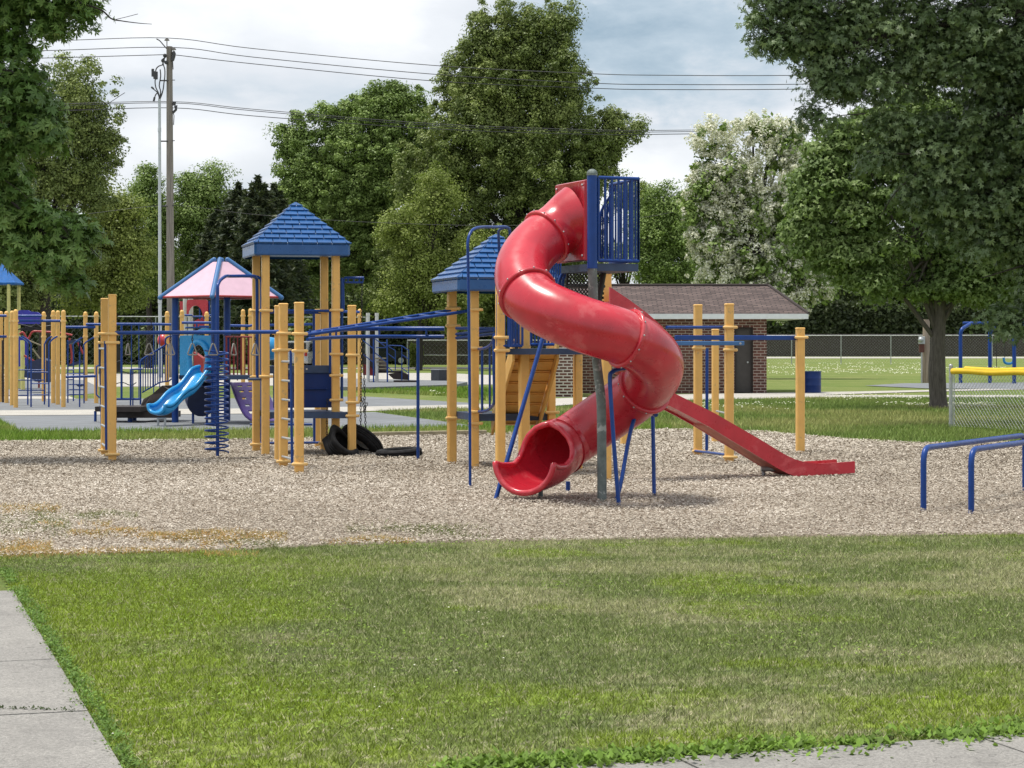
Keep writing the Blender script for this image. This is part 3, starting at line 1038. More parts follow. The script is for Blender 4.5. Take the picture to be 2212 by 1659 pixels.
# timber edging on the far side of the mulch
t_ = thing('edging_timber', 'weathered timber edging board where the wood chips meet the far grass', 'timber edging', G(890, 943))
for a_, b_ in (((803, 944.5), (966, 941.5)), ((970, 941.5), (1050, 940))):
    pa, pb = G(*a_), G(*b_)
    m = MB()
    m.box((pa + pb) / 2 + np.array([0, 0, 0.04]), (np.linalg.norm(pb - pa), 0.09, 0.10), math.atan2(pb[1] - pa[1], pb[0] - pa[0]), 0.01)
    m.build('board', TIMB, t_)

# ------------------------------------------------------------------ play equipment helpers
YAW = R(14)


def sq_post(root, u, vb, vt, yaw=YAW, w=0.108, clamps=(), ztop=None, lean=(0, 0), mat=None, label=None, Y=None, lowtop=None, cl_ears=True):
    """square post standing where its foot shows at (u, vb); clamps are rows of its collars"""
    Y = Y or YG(vb)
    p = D(u, HZ + EYE * F / Y, Y)
    z1 = ztop if ztop is not None else ZH(vt, Y)
    m = MB()
    m.box((p[0], p[1], z1 / 2 - 0.15), (w, w, z1 + 0.3 - 0.02), yaw, 0.012)
    m.box((p[0], p[1], z1 - 0.012), (w + 0.008, w + 0.008, 0.03), yaw, 0.010)
    o = m.build('post', mat or YEL, root, label)
    for c in clamps:
        zc = ZH(c, Y)
        clamp(o, (p[0], p[1], zc), w, yaw)
    return o, p


def clamp(root, p, w, yaw, mat=None):
    m = MB()
    m.box(p, (w + 0.030, w + 0.030, 0.026), yaw, 0.008)
    cy, sy = math.cos(yaw), math.sin(yaw)
    q = np.array([p[0] + sy * (w / 2 + 0.012), p[1] - cy * (w / 2 + 0.012), p[2]])
    d = np.array([cy, sy, 0])
    a, b = q - d * (w / 2 + 0.028), q + d * (w / 2 + 0.028)
    m.tube([a, b], 0.021, 10)
    m.ball(a, 0.021, 5)
    m.ball(b, 0.021, 5)
    return m.build('clamp', mat or YELC, root)


def rd_post(root, u, vb, vt, r=0.055, clamps=(), mat=None, Y=None, name='post'):
    Y = Y or YG(vb)
    p = D(u, HZ + EYE * F / Y, Y)
    z1 = ZH(vt, Y)
    m = MB()
    m.tube([(p[0], p[1], -0.1), (p[0], p[1], z1 - r)], r, 14)
    m.cap((p[0], p[1], z1 - r), r, 14)
    o = m.build(name, mat or YEL, root)
    for c in clamps:
        zc = ZH(c, Y)
        k = MB()
        k.tube([(p[0], p[1], zc - 0.025), (p[0], p[1], zc + 0.025)], r + 0.016, 14)
        k.build('clamp', YELC if mat is None else mat, o)
    return o, p


def pipe(name, root, pts, r=0.021, mat=None, n=9, label=None, closed=False):
    m = MB()
    m.tube(pts, r, n, closed)
    return m.build(name, mat or BLU, root, label)


def shingle_roof(root, cx, cy, side, z0, fascia, h, yaw, rows=9, label=None):
    """pyramid roof of moulded plastic shingles over a fascia band"""
    s = side / 2
    M = np.array(Matrix.Rotation(yaw, 3, 'Z'))
    C = np.array([cx, cy, 0])
    T = lambda P: np.asarray(P, float) @ M.T + C
    m = MB()
    b = 0.03
    ring = lambda e, z: [(-e + b, -e, z), (e - b, -e, z), (e, -e + b, z), (e, e - b, z), (e - b, e, z), (-e + b, e, z), (-e, e - b, z), (-e, -e + b, z)]
    vs = ring(s - 0.015, z0) + ring(s, z0 + 0.02) + ring(s, z0 + fascia - 0.015) + ring(s - 0.02, z0 + fascia)
    fs = []
    for r_ in range(3):
        for i in range(8):
            j = (i + 1) % 8
            fs.append((r_ * 8 + i, r_ * 8 + j, r_ * 8 + 8 + j, r_ * 8 + 8 + i))
    m.add(T(vs), fs)
    # soffit a little way up inside, and the smooth core under the shingles
    e = s - 0.015
    m.add(T([(-e, -e, z0 + 0.03), (-e, e, z0 + 0.03), (e, e, z0 + 0.03), (e, -e, z0 + 0.03)]), [(0, 1, 2, 3)])
    e = s - 0.02
    m.add(T([(-e, -e, z0 + fascia), (e, -e, z0 + fascia), (e, e, z0 + fascia), (-e, e, z0 + fascia), (0, 0, z0 + fascia + h)]), [(0, 1, 4), (1, 2, 4), (2, 3, 4), (3, 0, 4)])
    roof = m.build('roof', BLUR, root, label)
    k = MB()
    zb = z0 + fascia
    tw = side / 6.5
    for face in range(4):
        Rf = np.array(Matrix.Rotation(face * PI / 2, 3, 'Z'))
        slope = math.hypot(s, h)
        nrm = np.array([0, -h / slope, s / slope])
        for i in range(rows):
            t0, t1 = i / rows, (i + 1.12) / rows
            t1 = min(t1, 1.0)
            w0, w1 = s * (1 - t0) + 0.004, s * (1 - t1) + 0.004
            off = (i % 2) * tw / 2 - tw * 8
            for j in range(18):
                a, c_ = off + j * tw + 0.006, off + (j + 1) * tw - 0.006
                a0, c0 = max(a, -w0), min(c_, w0)
                a1, c1 = max(a, -w1), min(c_, w1)
                if c0 - a0 < 0.012:
                    continue
                if c1 <= a1:
                    a1 = c1 = min(max((a1 + c1) / 2, -w1), w1)
                P0 = lambda x, t, up: np.array([x, -s * (1 - t), zb + h * t]) + nrm * up
                q = [P0(a0, t0, 0.03), P0(c0, t0, 0.03), P0(c1, t1, 0.006), P0(a1, t1, 0.006),
                     P0(a0, t0, -0.005), P0(c0, t0, -0.005), P0(c1, t1, -0.02), P0(a1, t1, -0.02)]
                k.add(T(np.array(q) @ Rf.T), [(0, 1, 2, 3), (4, 5, 1, 0), (5, 6, 2, 1), (7, 4, 0, 3)])
    k.build('shingles', BLUR, roof)
    return roof


# ================================================================== THE MAIN PLAY STRUCTURE
PS = thing('play_structure', 'large play structure on the wood chips with red spiral tube slide and square yellow posts', 'play structure', G(1100, 985))

# --- left end: four posts of the ring ladder
sq_post(PS, 242.5, 997.7, 636, clamps=(721, 740, 981), w=0.106)
sq_post(PS, 226, 985.4, 644.5, clamps=(721, 740, 972), w=0.104)
P3, p3 = sq_post(PS, 646, 1023.5, 653, clamps=(721, 758, 1002))
P4, p4 = sq_post(PS, 612, 1010, 655.5, clamps=(720, 756, 996))
P5, p5 = sq_post(PS, 600.5, 997, 660, clamps=(720, 757), w=0.09)
pL = G(242.5, 997.7)
z_beam = ZH(719, YG(1000))
ba, bb = np.array([G(250, 998)[0], G(250, 998)[1], z_beam]), np.array([p4[0] - 0.06, p4[1] + 0.35, z_beam + 0.01])
beam = pipe('ring_beam', PS, [ba, bb], 0.026, n=12)
beam['label'] = 'long blue overhead beam carrying triangular hand rings'


RINGM = paint('weathered_ring_metal', (0.30, 0.29, 0.27), 0.6, 0.3, var=0.2)


def hand_ring(c, swing):
    """triangular hand ring on a short chain under the beam"""
    s = 1.0 / (F / c[1])
    top = np.array([c[0], c[1], c[2] - 0.03])
    m = MB()
    for i in range(3):
        z = top[2] - 0.02 - i * 0.036
        a = np.arange(8) * PI / 4
        if i % 2:
            pts = [top + np.array([0.010 * math.cos(t), 0, z - top[2] + 0.024 * math.sin(t)]) for t in a]
        else:
            pts = [top + np.array([0, 0.010 * math.cos(t), z - top[2] + 0.024 * math.sin(t)]) for t in a]
        m.tube(pts, 0.0045, 6, True)
    ch = m.build('chain', BLK, PS)
    cx, sx = math.cos(swing), math.sin(swing)
    t0 = np.array([0, 0, -0.11])
    tri = [np.array([-0.012, 0, 0]), np.array([-0.065, 0, -0.15]), np.array([0.065, 0, -0.15]), np.array([0.012, 0, 0])]
    P = []
    for q in tri:
        P.append(top + t0 + np.array([q[0] * cx, q[0] * sx, q[2]]))
    path = []
    for i in range(4):
        a_, b_, c_ = P[i - 1], P[i], P[(i + 1) % 4]
        da, dc = (a_ - b_), (c_ - b_)
        path += [b_ + da / np.linalg.norm(da) * 0.012, b_ + dc / np.linalg.norm(dc) * 0.012]
    k = MB()
    k.tube(path, 0.009, 8, True)
    k.build('hand_ring', RINGM, PS)


for u_, sw in ((276, 1.25), (322, 0.35), (368, 0.6), (415.5, 0.2), (460.5, 0.15), (505, 1.1), (551, 0.8)):
    f_ = (u_ - 250) / (593 - 250)
    Yb = ba[1] + (bb[1] - ba[1]) * f_
    c_ = D(u_, 719, Yb)
    c_[2] = z_beam
    hand_ring(c_, sw)


def ladder(root, a0, a1, b0, b1, nr, r=0.017, rr=0.015, name='ladder', hook=True, rungmat=None, first=0.1, last=0.95):
    """two rails from a0/b0 (bottom) to a1/b1 (top) with nr rungs"""
    a0, a1, b0, b1 = map(np.asarray, (a0, a1, b0, b1))
    m = MB()
    m.tube([a0, a1], r, 9)
    o = m.build('ladder_rail', BLU, root)
    m = MB()
    m.tube([b0, b1], r, 9)
    m.build('ladder_rail', BLU, root)
    for i in range(nr):
        t = first + (last - first) * i / max(1, nr - 1)
        k = MB()
        k.tube([a0 + (a1 - a0) * t, b0 + (b1 - b0) * t], rr, 8)
        k.build('rung', rungmat or GALV, o)
    return o


# side ladders at both ends of the ring run
Ya = YG(985.4)
ladder(PS, D(221, 965, Ya), D(214.5, 737, Ya), D(229.5, 972, Ya - 0.9), D(227, 737, Ya - 0.9), 6, first=0.03, last=0.93)
Yb_ = 26.6
ladder(PS, D(604.5, 994, Yb_ + .2), D(604.5, 757, Yb_ + .2), D(631, 1001, Yb_ - 0.7), D(628, 757, Yb_ - 0.7), 6, first=0.04, last=0.9)

# --- covered tower
T1Y = R(14.5)
FL = G(573.5, 985)
ex, ey = np.array([math.cos(T1Y), math.sin(T1Y), 0]), np.array([-math.sin(T1Y), math.cos(T1Y), 0])
sd_ = 1.0
FR, BL, BR = FL + ex * sd_, FL + ey * sd_, FL + ex * sd_ + ey * sd_
roof_z = ZH(553, 29.5)


def post_at(root, p, z1, yaw, w=0.108, clamps=()):
    m = MB()
    m.box((p[0], p[1], z1 / 2 - 0.15), (w, w, z1 + 0.3), yaw, 0.012)
    m.box((p[0], p[1], z1 - 0.012), (w + 0.008, w + 0.008, 0.03), yaw, 0.010)
    o = m.build('post', YEL, root)
    for z in clamps:
        clamp(o, (p[0], p[1], z), w, yaw)
    return o


zc = lambda v, Y: ZH(v, Y)
post_at(PS, FL, roof_z + 0.1, T1Y, clamps=(zc(671, 29.4), zc(813, 29.4)))
post_at(PS, BL, roof_z + 0.1, T1Y, clamps=(zc(672, 30.4), zc(814, 30.4), zc(959, 30.4)))
post_at(PS, FR, roof_z + 0.1, T1Y, clamps=(zc(670, 29.6), zc(765, 29.6), zc(811, 29.6), zc(864, 29.6)))
post_at(PS, BR, roof_z + 0.1, T1Y, clamps=(zc(673, 30.6), zc(957, 30.6)))
ctr = (FL + BR) / 2
shingle_roof(PS, ctr[0], ctr[1], 1.36, roof_z, 0.165, 0.63, T1Y, label='blue pyramid shingle roof of the left tower')
P6, p6 = sq_post(PS, 760, 985.5, 659.5, clamps=(767, 869, 898))
sq_post(PS, 686.5, 963, 668, w=0.09, Y=31.6)

# low deck and the panel standing on it
def deck(root, pts, z, th, mat=None, name='deck', label=None):
    m = MB()
    P = [(p[0], p[1], z - th) for p in pts]
    m.prism(P, (0, 0, th))
    return m.build(name, mat or BLUDK, root, label)


zd = ZH(890, 29.5)
dk = deck(PS, [G(573, 985) + ex * 0.07, p6 + np.array([-0.06, 0.03, 0]), p6 + ey * 0.75 + np.array([-0.06, 0, 0]), BR + ey * 0.02, BL + ex * 0.06], zd, 0.085)
# dark blue activity panel
pa, pb = D(590, 880, 29.75), D(716, 880, 29.95)
dpan = (pb - pa) / np.linalg.norm(pb - pa)
dpan[2] = 0
zt_, zb_ = ZH(804, 29.8), ZH(881, 29.8)
m = MB()
cc = (pa + pb) / 2
m.box((cc[0], cc[1], (zt_ + zb_) / 2), (np.linalg.norm(pb - pa), 0.04, zt_ - zb_), T1Y, 0.008)
m.box((cc[0] - 0.03, cc[1] - 0.035, zb_ + 0.27), (0.78, 0.05, 0.022), T1Y, 0.006)
pn = m.build('activity_panel', BLUP, PS, 'dark blue panel with a small shelf on the low deck')
m = MB()
m.box((cc[0], cc[1] - 0.02, zt_ + 0.04), (1.06, 0.06, 0.115), T1Y, 0.01)
m.build('top_rail', BLUDK, pn)
m = MB()
for t in (-0.2, 0.06, 0.44):
    q = cc + ex * t
    m.tube([(q[0] + math.sin(T1Y) * 0.03, q[1] - 0.052, zt_ + 0.045), (q[0] + math.sin(T1Y) * 0.034, q[1] - 0.062, zt_ + 0.045)], 0.014, 10)
m.build('bolt', GALV, pn)
# rails around the tower
for (a_, b_, v_) in ((FL, FR, 672), (BL, BR, 674), (FL, BL, 671), (FR, BR, 671)):
    pipe('rail', PS, [(a_[0], a_[1], ZH(v_, 29.9)), (b_[0], b_[1], ZH(v_, 29.9))], 0.019)
for u_, Y_, v0, v1 in ((556, 30.0, 672, 818), (564.5, 29.9, 600, 818), (713, 29.9, 672, 805), (738.5, 29.8, 600, 866), (678, 30.5, 676, 796), (565, 31.2, 660, 955), (679, 31.3, 896, 957)):
    pipe('rail', PS, [D(u_, v0, Y_), D(u_, v1, Y_)], 0.020)
pipe('rail', PS, [D(540, 917, 31.2), D(675, 917, 31.2)], 0.018)
pipe('rail', PS, [D(562, 957, 31.0), D(698, 956, 31.0)], 0.018)
# arch with the coil climber
Yc = 28.35
coilx = D(470, 900, Yc)
arch = smooth_path([D(470, 985, Yc), D(470, 900, Yc), D(470, 760, Yc), D(470, 640, Yc), D(472, 612, Yc + .05), D(486, 597.5, Yc + .3), D(500, 596.5, Yc + .6), D(545, 596.5, 29.3), D(552, 600, 29.4), D(555, 612, 29.45), D(555.5, 700, 29.5), D(555.5, 810, 29.5)], 6)
m = MB()
m.tube(arch, 0.023, 10)
cl = m.build('coil_climber', BLU, PS, 'blue coil climber wound round an upright pole')
turns, zt0, zt1 = 16.5, ZH(977, Yc), ZH(757, Yc)
pts = []
for i in range(int(turns * 20) + 1):
    a = i / 20 * 2 * PI
    f_ = i / (turns * 20)
    r_ = 0.158
    pts.append((coilx[0] - 0.012 + r_ * math.cos(a), coilx[1] + r_ * math.sin(a), zt0 + (zt1 - zt0) * f_))
m = MB()
m.tube(pts, 0.0125, 7)
m.build('coil', BLU, cl)
pipe('arch_rail', PS, smooth_path([D(545, 597, 29.6), D(560, 600, 29.6), D(565, 615, 29.6), D(565, 700, 29.6), D(565, 812, 29.6)], 6), 0.021)
m = MB()
m.box(D(556, 819, 29.45), (0.26, 0.14, 0.035), T1Y, 0.008)
m.build('step', BLUDK, PS)
# chain bracket on the right of the tower
Yk = 29.9
brk = MB()
brk.tube([D(742, 672, Yk), D(741, 612, Yk), D(745, 600, Yk), D(786, 600, Yk)], 0.019, 8)
brk.tube([D(746, 610, Yk), D(784, 610, Yk), D(785, 600, Yk)], 0.016, 8)
for u_ in (752, 764, 776):
    brk.tube([D(u_, 600, Yk), D(u_, 610, Yk)], 0.012, 6)
brk.build('chain_bracket', BLU, PS, 'blue bracket arm for the chains beside the left tower')

# --- inclined overhead ladder and the curved track below it
Yl0, Yl1 = 25.9, 26.9
r1 = [D(660, 720, 26.3), D(973, 670, 27.4)]
r2 = [D(655, 724, 25.6), D(1010, 672, 26.6)]
lad = MB()
lad.tube(r1, 0.020, 9)
lad.tube(r2, 0.020, 9)
ol = lad.build('overhead_ladder', BLU, PS, 'inclined blue overhead ladder between the two roofed towers')
for i in range(1, 9):
    t = i / 9
    k = MB()
    k.tube([r1[0] + (r1[1] - r1[0]) * t, r2[0] + (r2[1] - r2[0]) * t], 0.014, 7)
    k.build('rung', BLU, ol)
tr = MB()
up = smooth_path([D(668, 722, 26.2), D(700, 716, 26.6), D(735, 712, 27.0), D(770, 710, 27.3), D(850, 710, 27.6), D(960, 710, 27.5)], 5)
lo = smooth_path([D(664, 733, 26.0), D(700, 730, 26.4), D(750, 727.5, 26.9), D(800, 727, 27.2), D(880, 727, 27.5), D(960, 727, 27.4)], 5)
tr.tube(up, 0.031, 10)
tr.tube(lo, 0.024, 9)
ot = tr.build('curved_track', BLU, PS, 'double blue tube curving from the ladder posts to the second tower')
for u_ in (670, 726, 819, 921):
    k = MB()
    Yq = 26.2 if u_ < 700 else (26.8 if u_ < 760 else 27.45)
    k.tube([D(u_, 711, Yq), D(u_, 729, Yq)], 0.014, 7)
    k.build('spacer', BLU, ot)
for a_, b_, c_, d_ in ((986, 709, 1068, 710), (986, 722, 1066, 713), (986, 730, 1068, 721)):
    pipe('rail', PS, [D(a_, b_, 27.3), D(c_, d_, 26.6)], 0.021)
pipe('support_pole', PS, [D(903, 729, 28.2), D(903, 995, 28.25)], 0.022)

# --- second tower and high deck
T2Y = R(16)
e2x, e2y = np.array([math.cos(T2Y), math.sin(T2Y), 0]), np.array([-math.sin(T2Y), math.cos(T2Y), 0])
q2 = D(1024.5, 740, 26.45)
q2[2] = 0
q1 = D(976, 740, 27.45)
q1[2] = 0
q5 = q2 + e2x * 1.02
rz2 = ZH(631.5, 26.9)
post_at(PS, q1, rz2 + 0.1, T2Y, 0.112, clamps=(zc(666, 27.4), zc(704, 27.4), zc(903, 27.4)))
post_at(PS, q2, rz2 + 0.1, T2Y, 0.104, clamps=(zc(669, 26.5), zc(752, 26.5), zc(889, 26.5), zc(914, 26.5)))
post_at(PS, q5, rz2 + 0.1, T2Y, 0.10, clamps=(zc(890, 26.8), zc(911, 26.8)))
q8 = q1 + e2x * 1.02
post_at(PS, q8, rz2 + 0.1, T2Y, 0.10)
rc = (q2 + q8) / 2 + np.array([-0.06, -0.10, 0])
shingle_roof(PS, rc[0], rc[1], 1.38, rz2, 0.155, 0.60, T2Y, label='blue pyramid shingle roof partly behind the red tube slide')
zlow = ZH(894, 26.5)
deck(PS, [q2 + e2x * 0.04 - e2y * 0.02, q5, q8, q1 + e2x * 0.05], zlow, 0.09)
# high deck posts
q3 = G(1081, 1032)
z3 = ZH(632, q3[1])
o3 = post_at(PS, q3, ZH(600, q3[1]), T2Y, 0.104, clamps=(zc(729, 24.65), zc(757, 24.65)))
q4 = q3 + e2x * 0.30 + np.array([0.0, 0.55, 0])
q4 = G(1132, 1024)
post_at(PS, q4, ZH(590, q4[1]), T2Y, 0.118, clamps=(zc(757, q4[1]),))
q6 = D(1248, 740, 26.0)
q6[2] = 0
post_at(PS, q6, ZH(753, 26.0), T2Y, 0.10, clamps=(zc(758, 26.0),))
q7 = G(1309, 1039.5)
post_at(PS, q7, ZH(584, q7[1]), T2Y, 0.108, clamps=(zc(586, q7[1]),))
sq_post(PS, 1348, 962.5, 765, yaw=T2Y, Y=32.3, w=0.10)
zh = ZH(753, 25.2)
deck(PS, [q3 + e2x * 0.06 + e2y * 0.1, G(1309, 1030) + np.array([-0.05, 0.2, 0]), q6, D(1144, 740, 26.0) * np.array([1, 1, 0])], zh, 0.07, BLUDK)


def bar_panel(root, a, b, z0, z1, n, r=0.0105, rr=0.018, name='railing', curve=False):
    """railing of upright bars between two ground points"""
    a, b = np.asarray(a, float), np.asarray(b, float)
    m = MB()
    A = lambda p, z: np.array([p[0], p[1], z])
    if curve:
        m.tube(arc(A(a, z0), A(a, z1 - 0.02), A(b, z1), 0.16) + [], rr, 9)
        m.tube([A(a, z0), A(b, z0)], rr, 9)
    else:
        m.tube([A(a, z1), A(b, z1)], rr, 9)
        m.tube([A(a, z0), A(b, z0)], rr, 9)
        m.tube([A(a, z0), A(a, z1)], rr * 0.8, 9)
        m.tube([A(b, z0), A(b, z1)], rr * 0.8, 9)
    o = m.build(name, BLU, root)
    for i in range(1, n + 1):
        t = i / (n + 1)
        p = a + (b - a) * t
        k = MB()
        k.tube([A(p, z0), A(p, z1 - (0.03 if curve and t < 0.2 else 0))], r, 7)
        k.build('bar', BLU, o)
    return o


# railings of the high deck
bar_panel(PS, q3 + np.array([-0.035, -0.03, 0]), q3 + np.array([0.26, -0.02, 0]) , ZH(747, 24.6), ZH(636, 24.6), 6, 0.013)
bar_panel(PS, q3 + e2y * 0.10 + np.array([0.14, 0, 0]), D(1144, 0, 26.0) * np.array([1, 1, 0]), ZH(745, 25.3), ZH(636, 25.3), 6, 0.013)
bar_panel(PS, D(1148, 0, 25.9) * np.array([1, 1, 0]), D(1200, 0, 25.6) * np.array([1, 1, 0]), ZH(744, 25.8), ZH(650, 25.8), 6, 0.011)
# looped handrails between the two decks
hl = MB()
hl.tube(smooth_path([D(1034, 754, 26.4), D(1044, 753, 26.1), D(1056, 748, 25.8), D(1064, 738, 25.5), D(1067, 724, 25.3)], 5), 0.019, 8)
hl.tube(smooth_path([D(1067, 724, 25.4), D(1067, 800, 25.4), D(1068, 862, 25.5), D(1064, 876, 25.7), D(1055, 885, 26.0), D(1045, 888.5, 26.2), D(1034, 889, 26.4)], 5), 0.019, 8)
hl.tube([D(1041.5, 755, 26.2), D(1041.5, 888, 26.25)], 0.016, 8)
hl.tube([D(1058, 748, 25.8), D(1058, 883, 25.9)], 0.014, 8)
hl.build('looped_handrail', BLU, PS)
# arched climbing pole
pole = smooth_path([D(1015.5, 1060, 22.85), D(1015, 900, 22.85), D(1013, 700, 22.85), D(1011, 560, 22.85), D(1010.5, 525, 22.85), D(1015, 505, 22.9), D(1025, 494, 23.0), D(1042, 490.5, 23.2), D(1070, 490.5, 23.6), D(1090, 490, 23.8), D(1098, 493, 23.9), D(1101.5, 502, 24.0), D(1102, 560, 24.1), D(1102, 750, 24.2)], 5)
pipe('climbing_pole', PS, pole, 0.0165, label='thin blue pole arching over beside the red slide')
pipe('climbing_pole', PS, smooth_path([D(1079, 640, 24.3), D(1078, 540, 24.2), D(1077, 505, 24.0), D(1080, 496, 23.9), D(1090, 491, 23.8)], 5), 0.0165)
# yellow closed steps seen from below
st = MB()
s_tl, s_tr = D(1112, 757, 25.3), D(1202, 757, 25.3)
s_bl, s_br = D(1066, 919, 26.9), D(1157, 919, 26.9)
nst = 7
zt2, zb2 = s_tl[2], s_bl[2]
for i in range(nst):
    f0, f1 = i / nst, (i + 1) / nst
    l0, r0 = s_tl + (s_bl - s_tl) * f0, s_tr + (s_br - s_tr) * f0
    l1, r1_ = s_tl + (s_bl - s_tl) * f1, s_tr + (s_br - s_tr) * f1
    # riser then tread
    rl, rr_ = np.array([l0[0], l0[1], l1[2]]), np.array([r0[0], r0[1], r1_[2]])
    rl2, rr2 = l1.copy(), r1_.copy()
    th = np.array([0, 0.02, 0.0])
    st.prism([l0 - (0, .03, 0), r0 - (0, .03, 0), r1_ + (0, 0.05, 0), l1 + (0, 0.05, 0)], (0.0, 0.02, 0.012))
    st.prism([l1 + (0, .045, 0.0), r1_ + (0, .045, 0.0), r1_ + (0, -.03, 0.012), l1 + (0, -.03, 0.012)], (0, 0, 0.012))
so_ = st.build('steps', YEL, PS, 'yellow enclosed steps leading up to the high deck')
for a_, b_, s_ in ((s_tl, s_bl, -1), (s_tr, s_br, 1)):
    m = MB()
    off = np.array([0, 0, 0.0])
    e_ = np.array([0.03 * s_, 0, 0])
    m.prism([a_ + (0, -0.10, -0.13), a_ + (0, -0.10, 0.12), a_ + (0, 0.16, 0.14), b_ + (0, 0.14, 0.14), b_ + (0, 0.12, -0.05), b_ + (0, -0.09, -0.12)], e_)
    m.build('stringer', YEL, so_)

# --- top deck with railings, pillar, mesh and entry
PX = np.array([D(1279, 0, 20.93)[0], 20.93])
pil = MB()
pts = [D(1300.5, 1090, 20.93), D(1300, 980, 20.93), D(1299, 880, 20.93), D(1296, 840, 20.93), D(1290, 790, 20.93), D(1286, 740, 20.93), D(1281.5, 640, 20.93), D(1279.5, 576, 20.93)]
pil.tube(smooth_path(pts, 4), 0.0475, 16)
p_lo = pil.build('support_post', GRYP, PS, 'worn grey steel post with a bend, in the middle of the spiral')
pil = MB()
pil.tube([D(1279.4, 579, 20.93), D(1279, 376, 20.93)], 0.052, 18)
pil.tube([D(1279.4, 580, 20.93), D(1279.4, 577, 20.93)], 0.054, 18)
p_up = pil.build('post', BLU, PS, 'thick round blue post at the top of the slide')
m = MB()
tp = D(1279, 377, 20.93)
m.tube([tp - (0, 0, 0.01), tp + (0, 0, 0.012)], 0.0545, 18)
m.cap(tp + (0, 0, 0.012), 0.0545, 18, 0.045)
m.build('post_cap', GRYP, p_up)
nA = D(1282, 0, 20.95)[:2]
nB = D(1379, 0, 21.12)[:2]
fB = D(1318, 0, 21.92)[:2]
fA = D(1212, 0, 21.75)[:2]
zdk = ZH(570, 21.1)
m = MB()
m.prism([(p[0], p[1], zdk - 0.075) for p in (nA, nB, fB, fA)], (0, 0, 0.075))
m.build('top_deck', BLUDK, PS)
ztop = ZH(386, 21.1)
bar_panel(PS, nA + np.array([0.05, 0.0]), nB, ZH(564, 21.1), ztop, 5, 0.0135, 0.018)
bar_panel(PS, nB, fB, ZH(564, 21.3), ztop, 9, 0.0105, 0.018)
# curved grab rails at the entry
gr = MB()
for (u0, Y0) in ((1300, 22.0), (1313, 22.05)):
    gr.tube(smooth_path([D(u0, 560, Y0), D(u0 - 3, 540, Y0), D(u0 - 3, 470, Y0), D(u0 + 3, 448, Y0), D(u0 + 14, 430 if u0 < 1310 else 402, Y0 - .05), D(u0 + 30, 404 if u0 < 1310 else 397, Y0 - .2)], 5), 0.014, 8)
for k_ in range(4):
    gr.tube([D(1302 + k_ * 5, 555, 22.0), D(1302 + k_ * 5, 455 - k_ * 8, 22.0)], 0.010, 6)
gr.build('grab_rail', BLU, PS)
# perforated black barrier and step frames under the top deck
def expanded_metal(name, root, a, b, z0, z1, mat, cell=0.055, wire=0.006, label=None):
    """diamond mesh panel from real wires"""
    a, b = np.asarray(a[:2], float), np.asarray(b[:2], float)
    L = np.linalg.norm(b - a)
    d = (b - a) / L
    H = z1 - z0
    m = MB()
    nx = int((L + H) / cell) + 1
    for s_ in (1, -1):
        for i in range(-int(H / cell) - 1, int(L / cell) + 2):
            x0 = i * cell
            x1 = x0 + H
            t0, t1 = max(0, -x0), min(H, L - x0)
            if t1 <= t0:
                continue
            xs, zs = (x0 + t0, x0 + t1), (t0, t1)
            if s_ < 0:
                xs = (L - xs[0], L - xs[1])
            m.tube([(a[0] + d[0] * xs[0], a[1] + d[1] * xs[0], z0 + zs[0]), (a[0] + d[0] * xs[1], a[1] + d[1] * xs[1], z0 + zs[1])], wire, 4, caps=False)
    return m.build(name, mat, root, label)


for v0, v1 in ((617, 577), (655, 622)):
    o = expanded_metal('mesh_panel', PS, D(1227, 0, 21.9), D(1304, 0, 21.6), ZH(v0, 21.7), ZH(v1, 21.7), BLK, 0.045, 0.0075, 'black mesh panel under the top deck')
m = MB()
for v_ in (577, 618.5, 658):
    p0_, p1_ = D(1225, v_, 21.9), D(1306, v_, 21.6)
    m.tube([p0_, p1_], 0.016, 8)
m.tube([D(1227, 577, 21.9), D(1222, 660, 21.9)], 0.016, 8)
m.tube([D(1306, 577, 21.6), D(1290, 670, 21.6)], 0.03, 8)
m.build('step_frame', BLK, PS)
m = MB()
m.tube(smooth_path([D(1226, 580, 21.95), D(1216, 590, 22.0), D(1209, 606, 22.0), D(1206, 640, 22.05), D(1205, 680, 22.1)], 4), 0.018, 8)
m.tube(smooth_path([D(1232, 580, 22.0), D(1222, 594, 22.0), D(1216, 612, 22.0), D(1214, 680, 22.1)], 4), 0.016, 8)
for k_ in range(6):
    m.tube([D(1186 + k_ * 5, 565, 23.0), D(1186 + k_ * 5, 640, 23.0)], 0.011, 7)
m.tube([D(1183, 565, 23.0), D(1216, 565, 23.0)], 0.016, 7)
m.build('stair_railing', BLU, PS)

# --- red spiral tube slide
CX, CY, RH, RT = 0.775, 20.95, 0.68, 0.272
phi_k = [104, 120, 150, 180, 212, 264, 302, 335, 360, 390, 424, 462]
z_k = [2.85, 2.755, 2.53, 2.28, 2.01, 1.765, 1.64, 1.47, 1.34, 1.16, 0.91, 0.60]
phis = np.arange(104, 463, 4.0)
zz = np.interp(phis, phi_k, z_k)
for _ in range(14):
    zz[1:-1] = 0.25 * zz[:-2] + 0.5 * zz[1:-1] + 0.25 * zz[2:]
path = [np.array([CX + RH * math.cos(R(p)), CY + RH * math.sin(R(p)), z]) for p, z in zip(phis, zz)]
entry_n = np.array([-0.93, -0.36, 0.0])
tail_all = smooth_path([path[-2], path[-1], np.array([0.545, 21.545, 0.55]), np.array([0.46, 21.45, 0.505]), np.array([0.385, 21.345, 0.465]), np.array([0.31, 21.23, 0.435]), np.array([0.235, 21.11, 0.415]), np.array([0.165, 20.985, 0.41]), np.array([0.125, 20.91, 0.415])], 5)[6:]
NT_ = 9
tail = tail_all[:NT_ + 1]
full = path + tail
en = entry_n / np.linalg.norm(entry_n)
pc = path[0] - en * 0.07
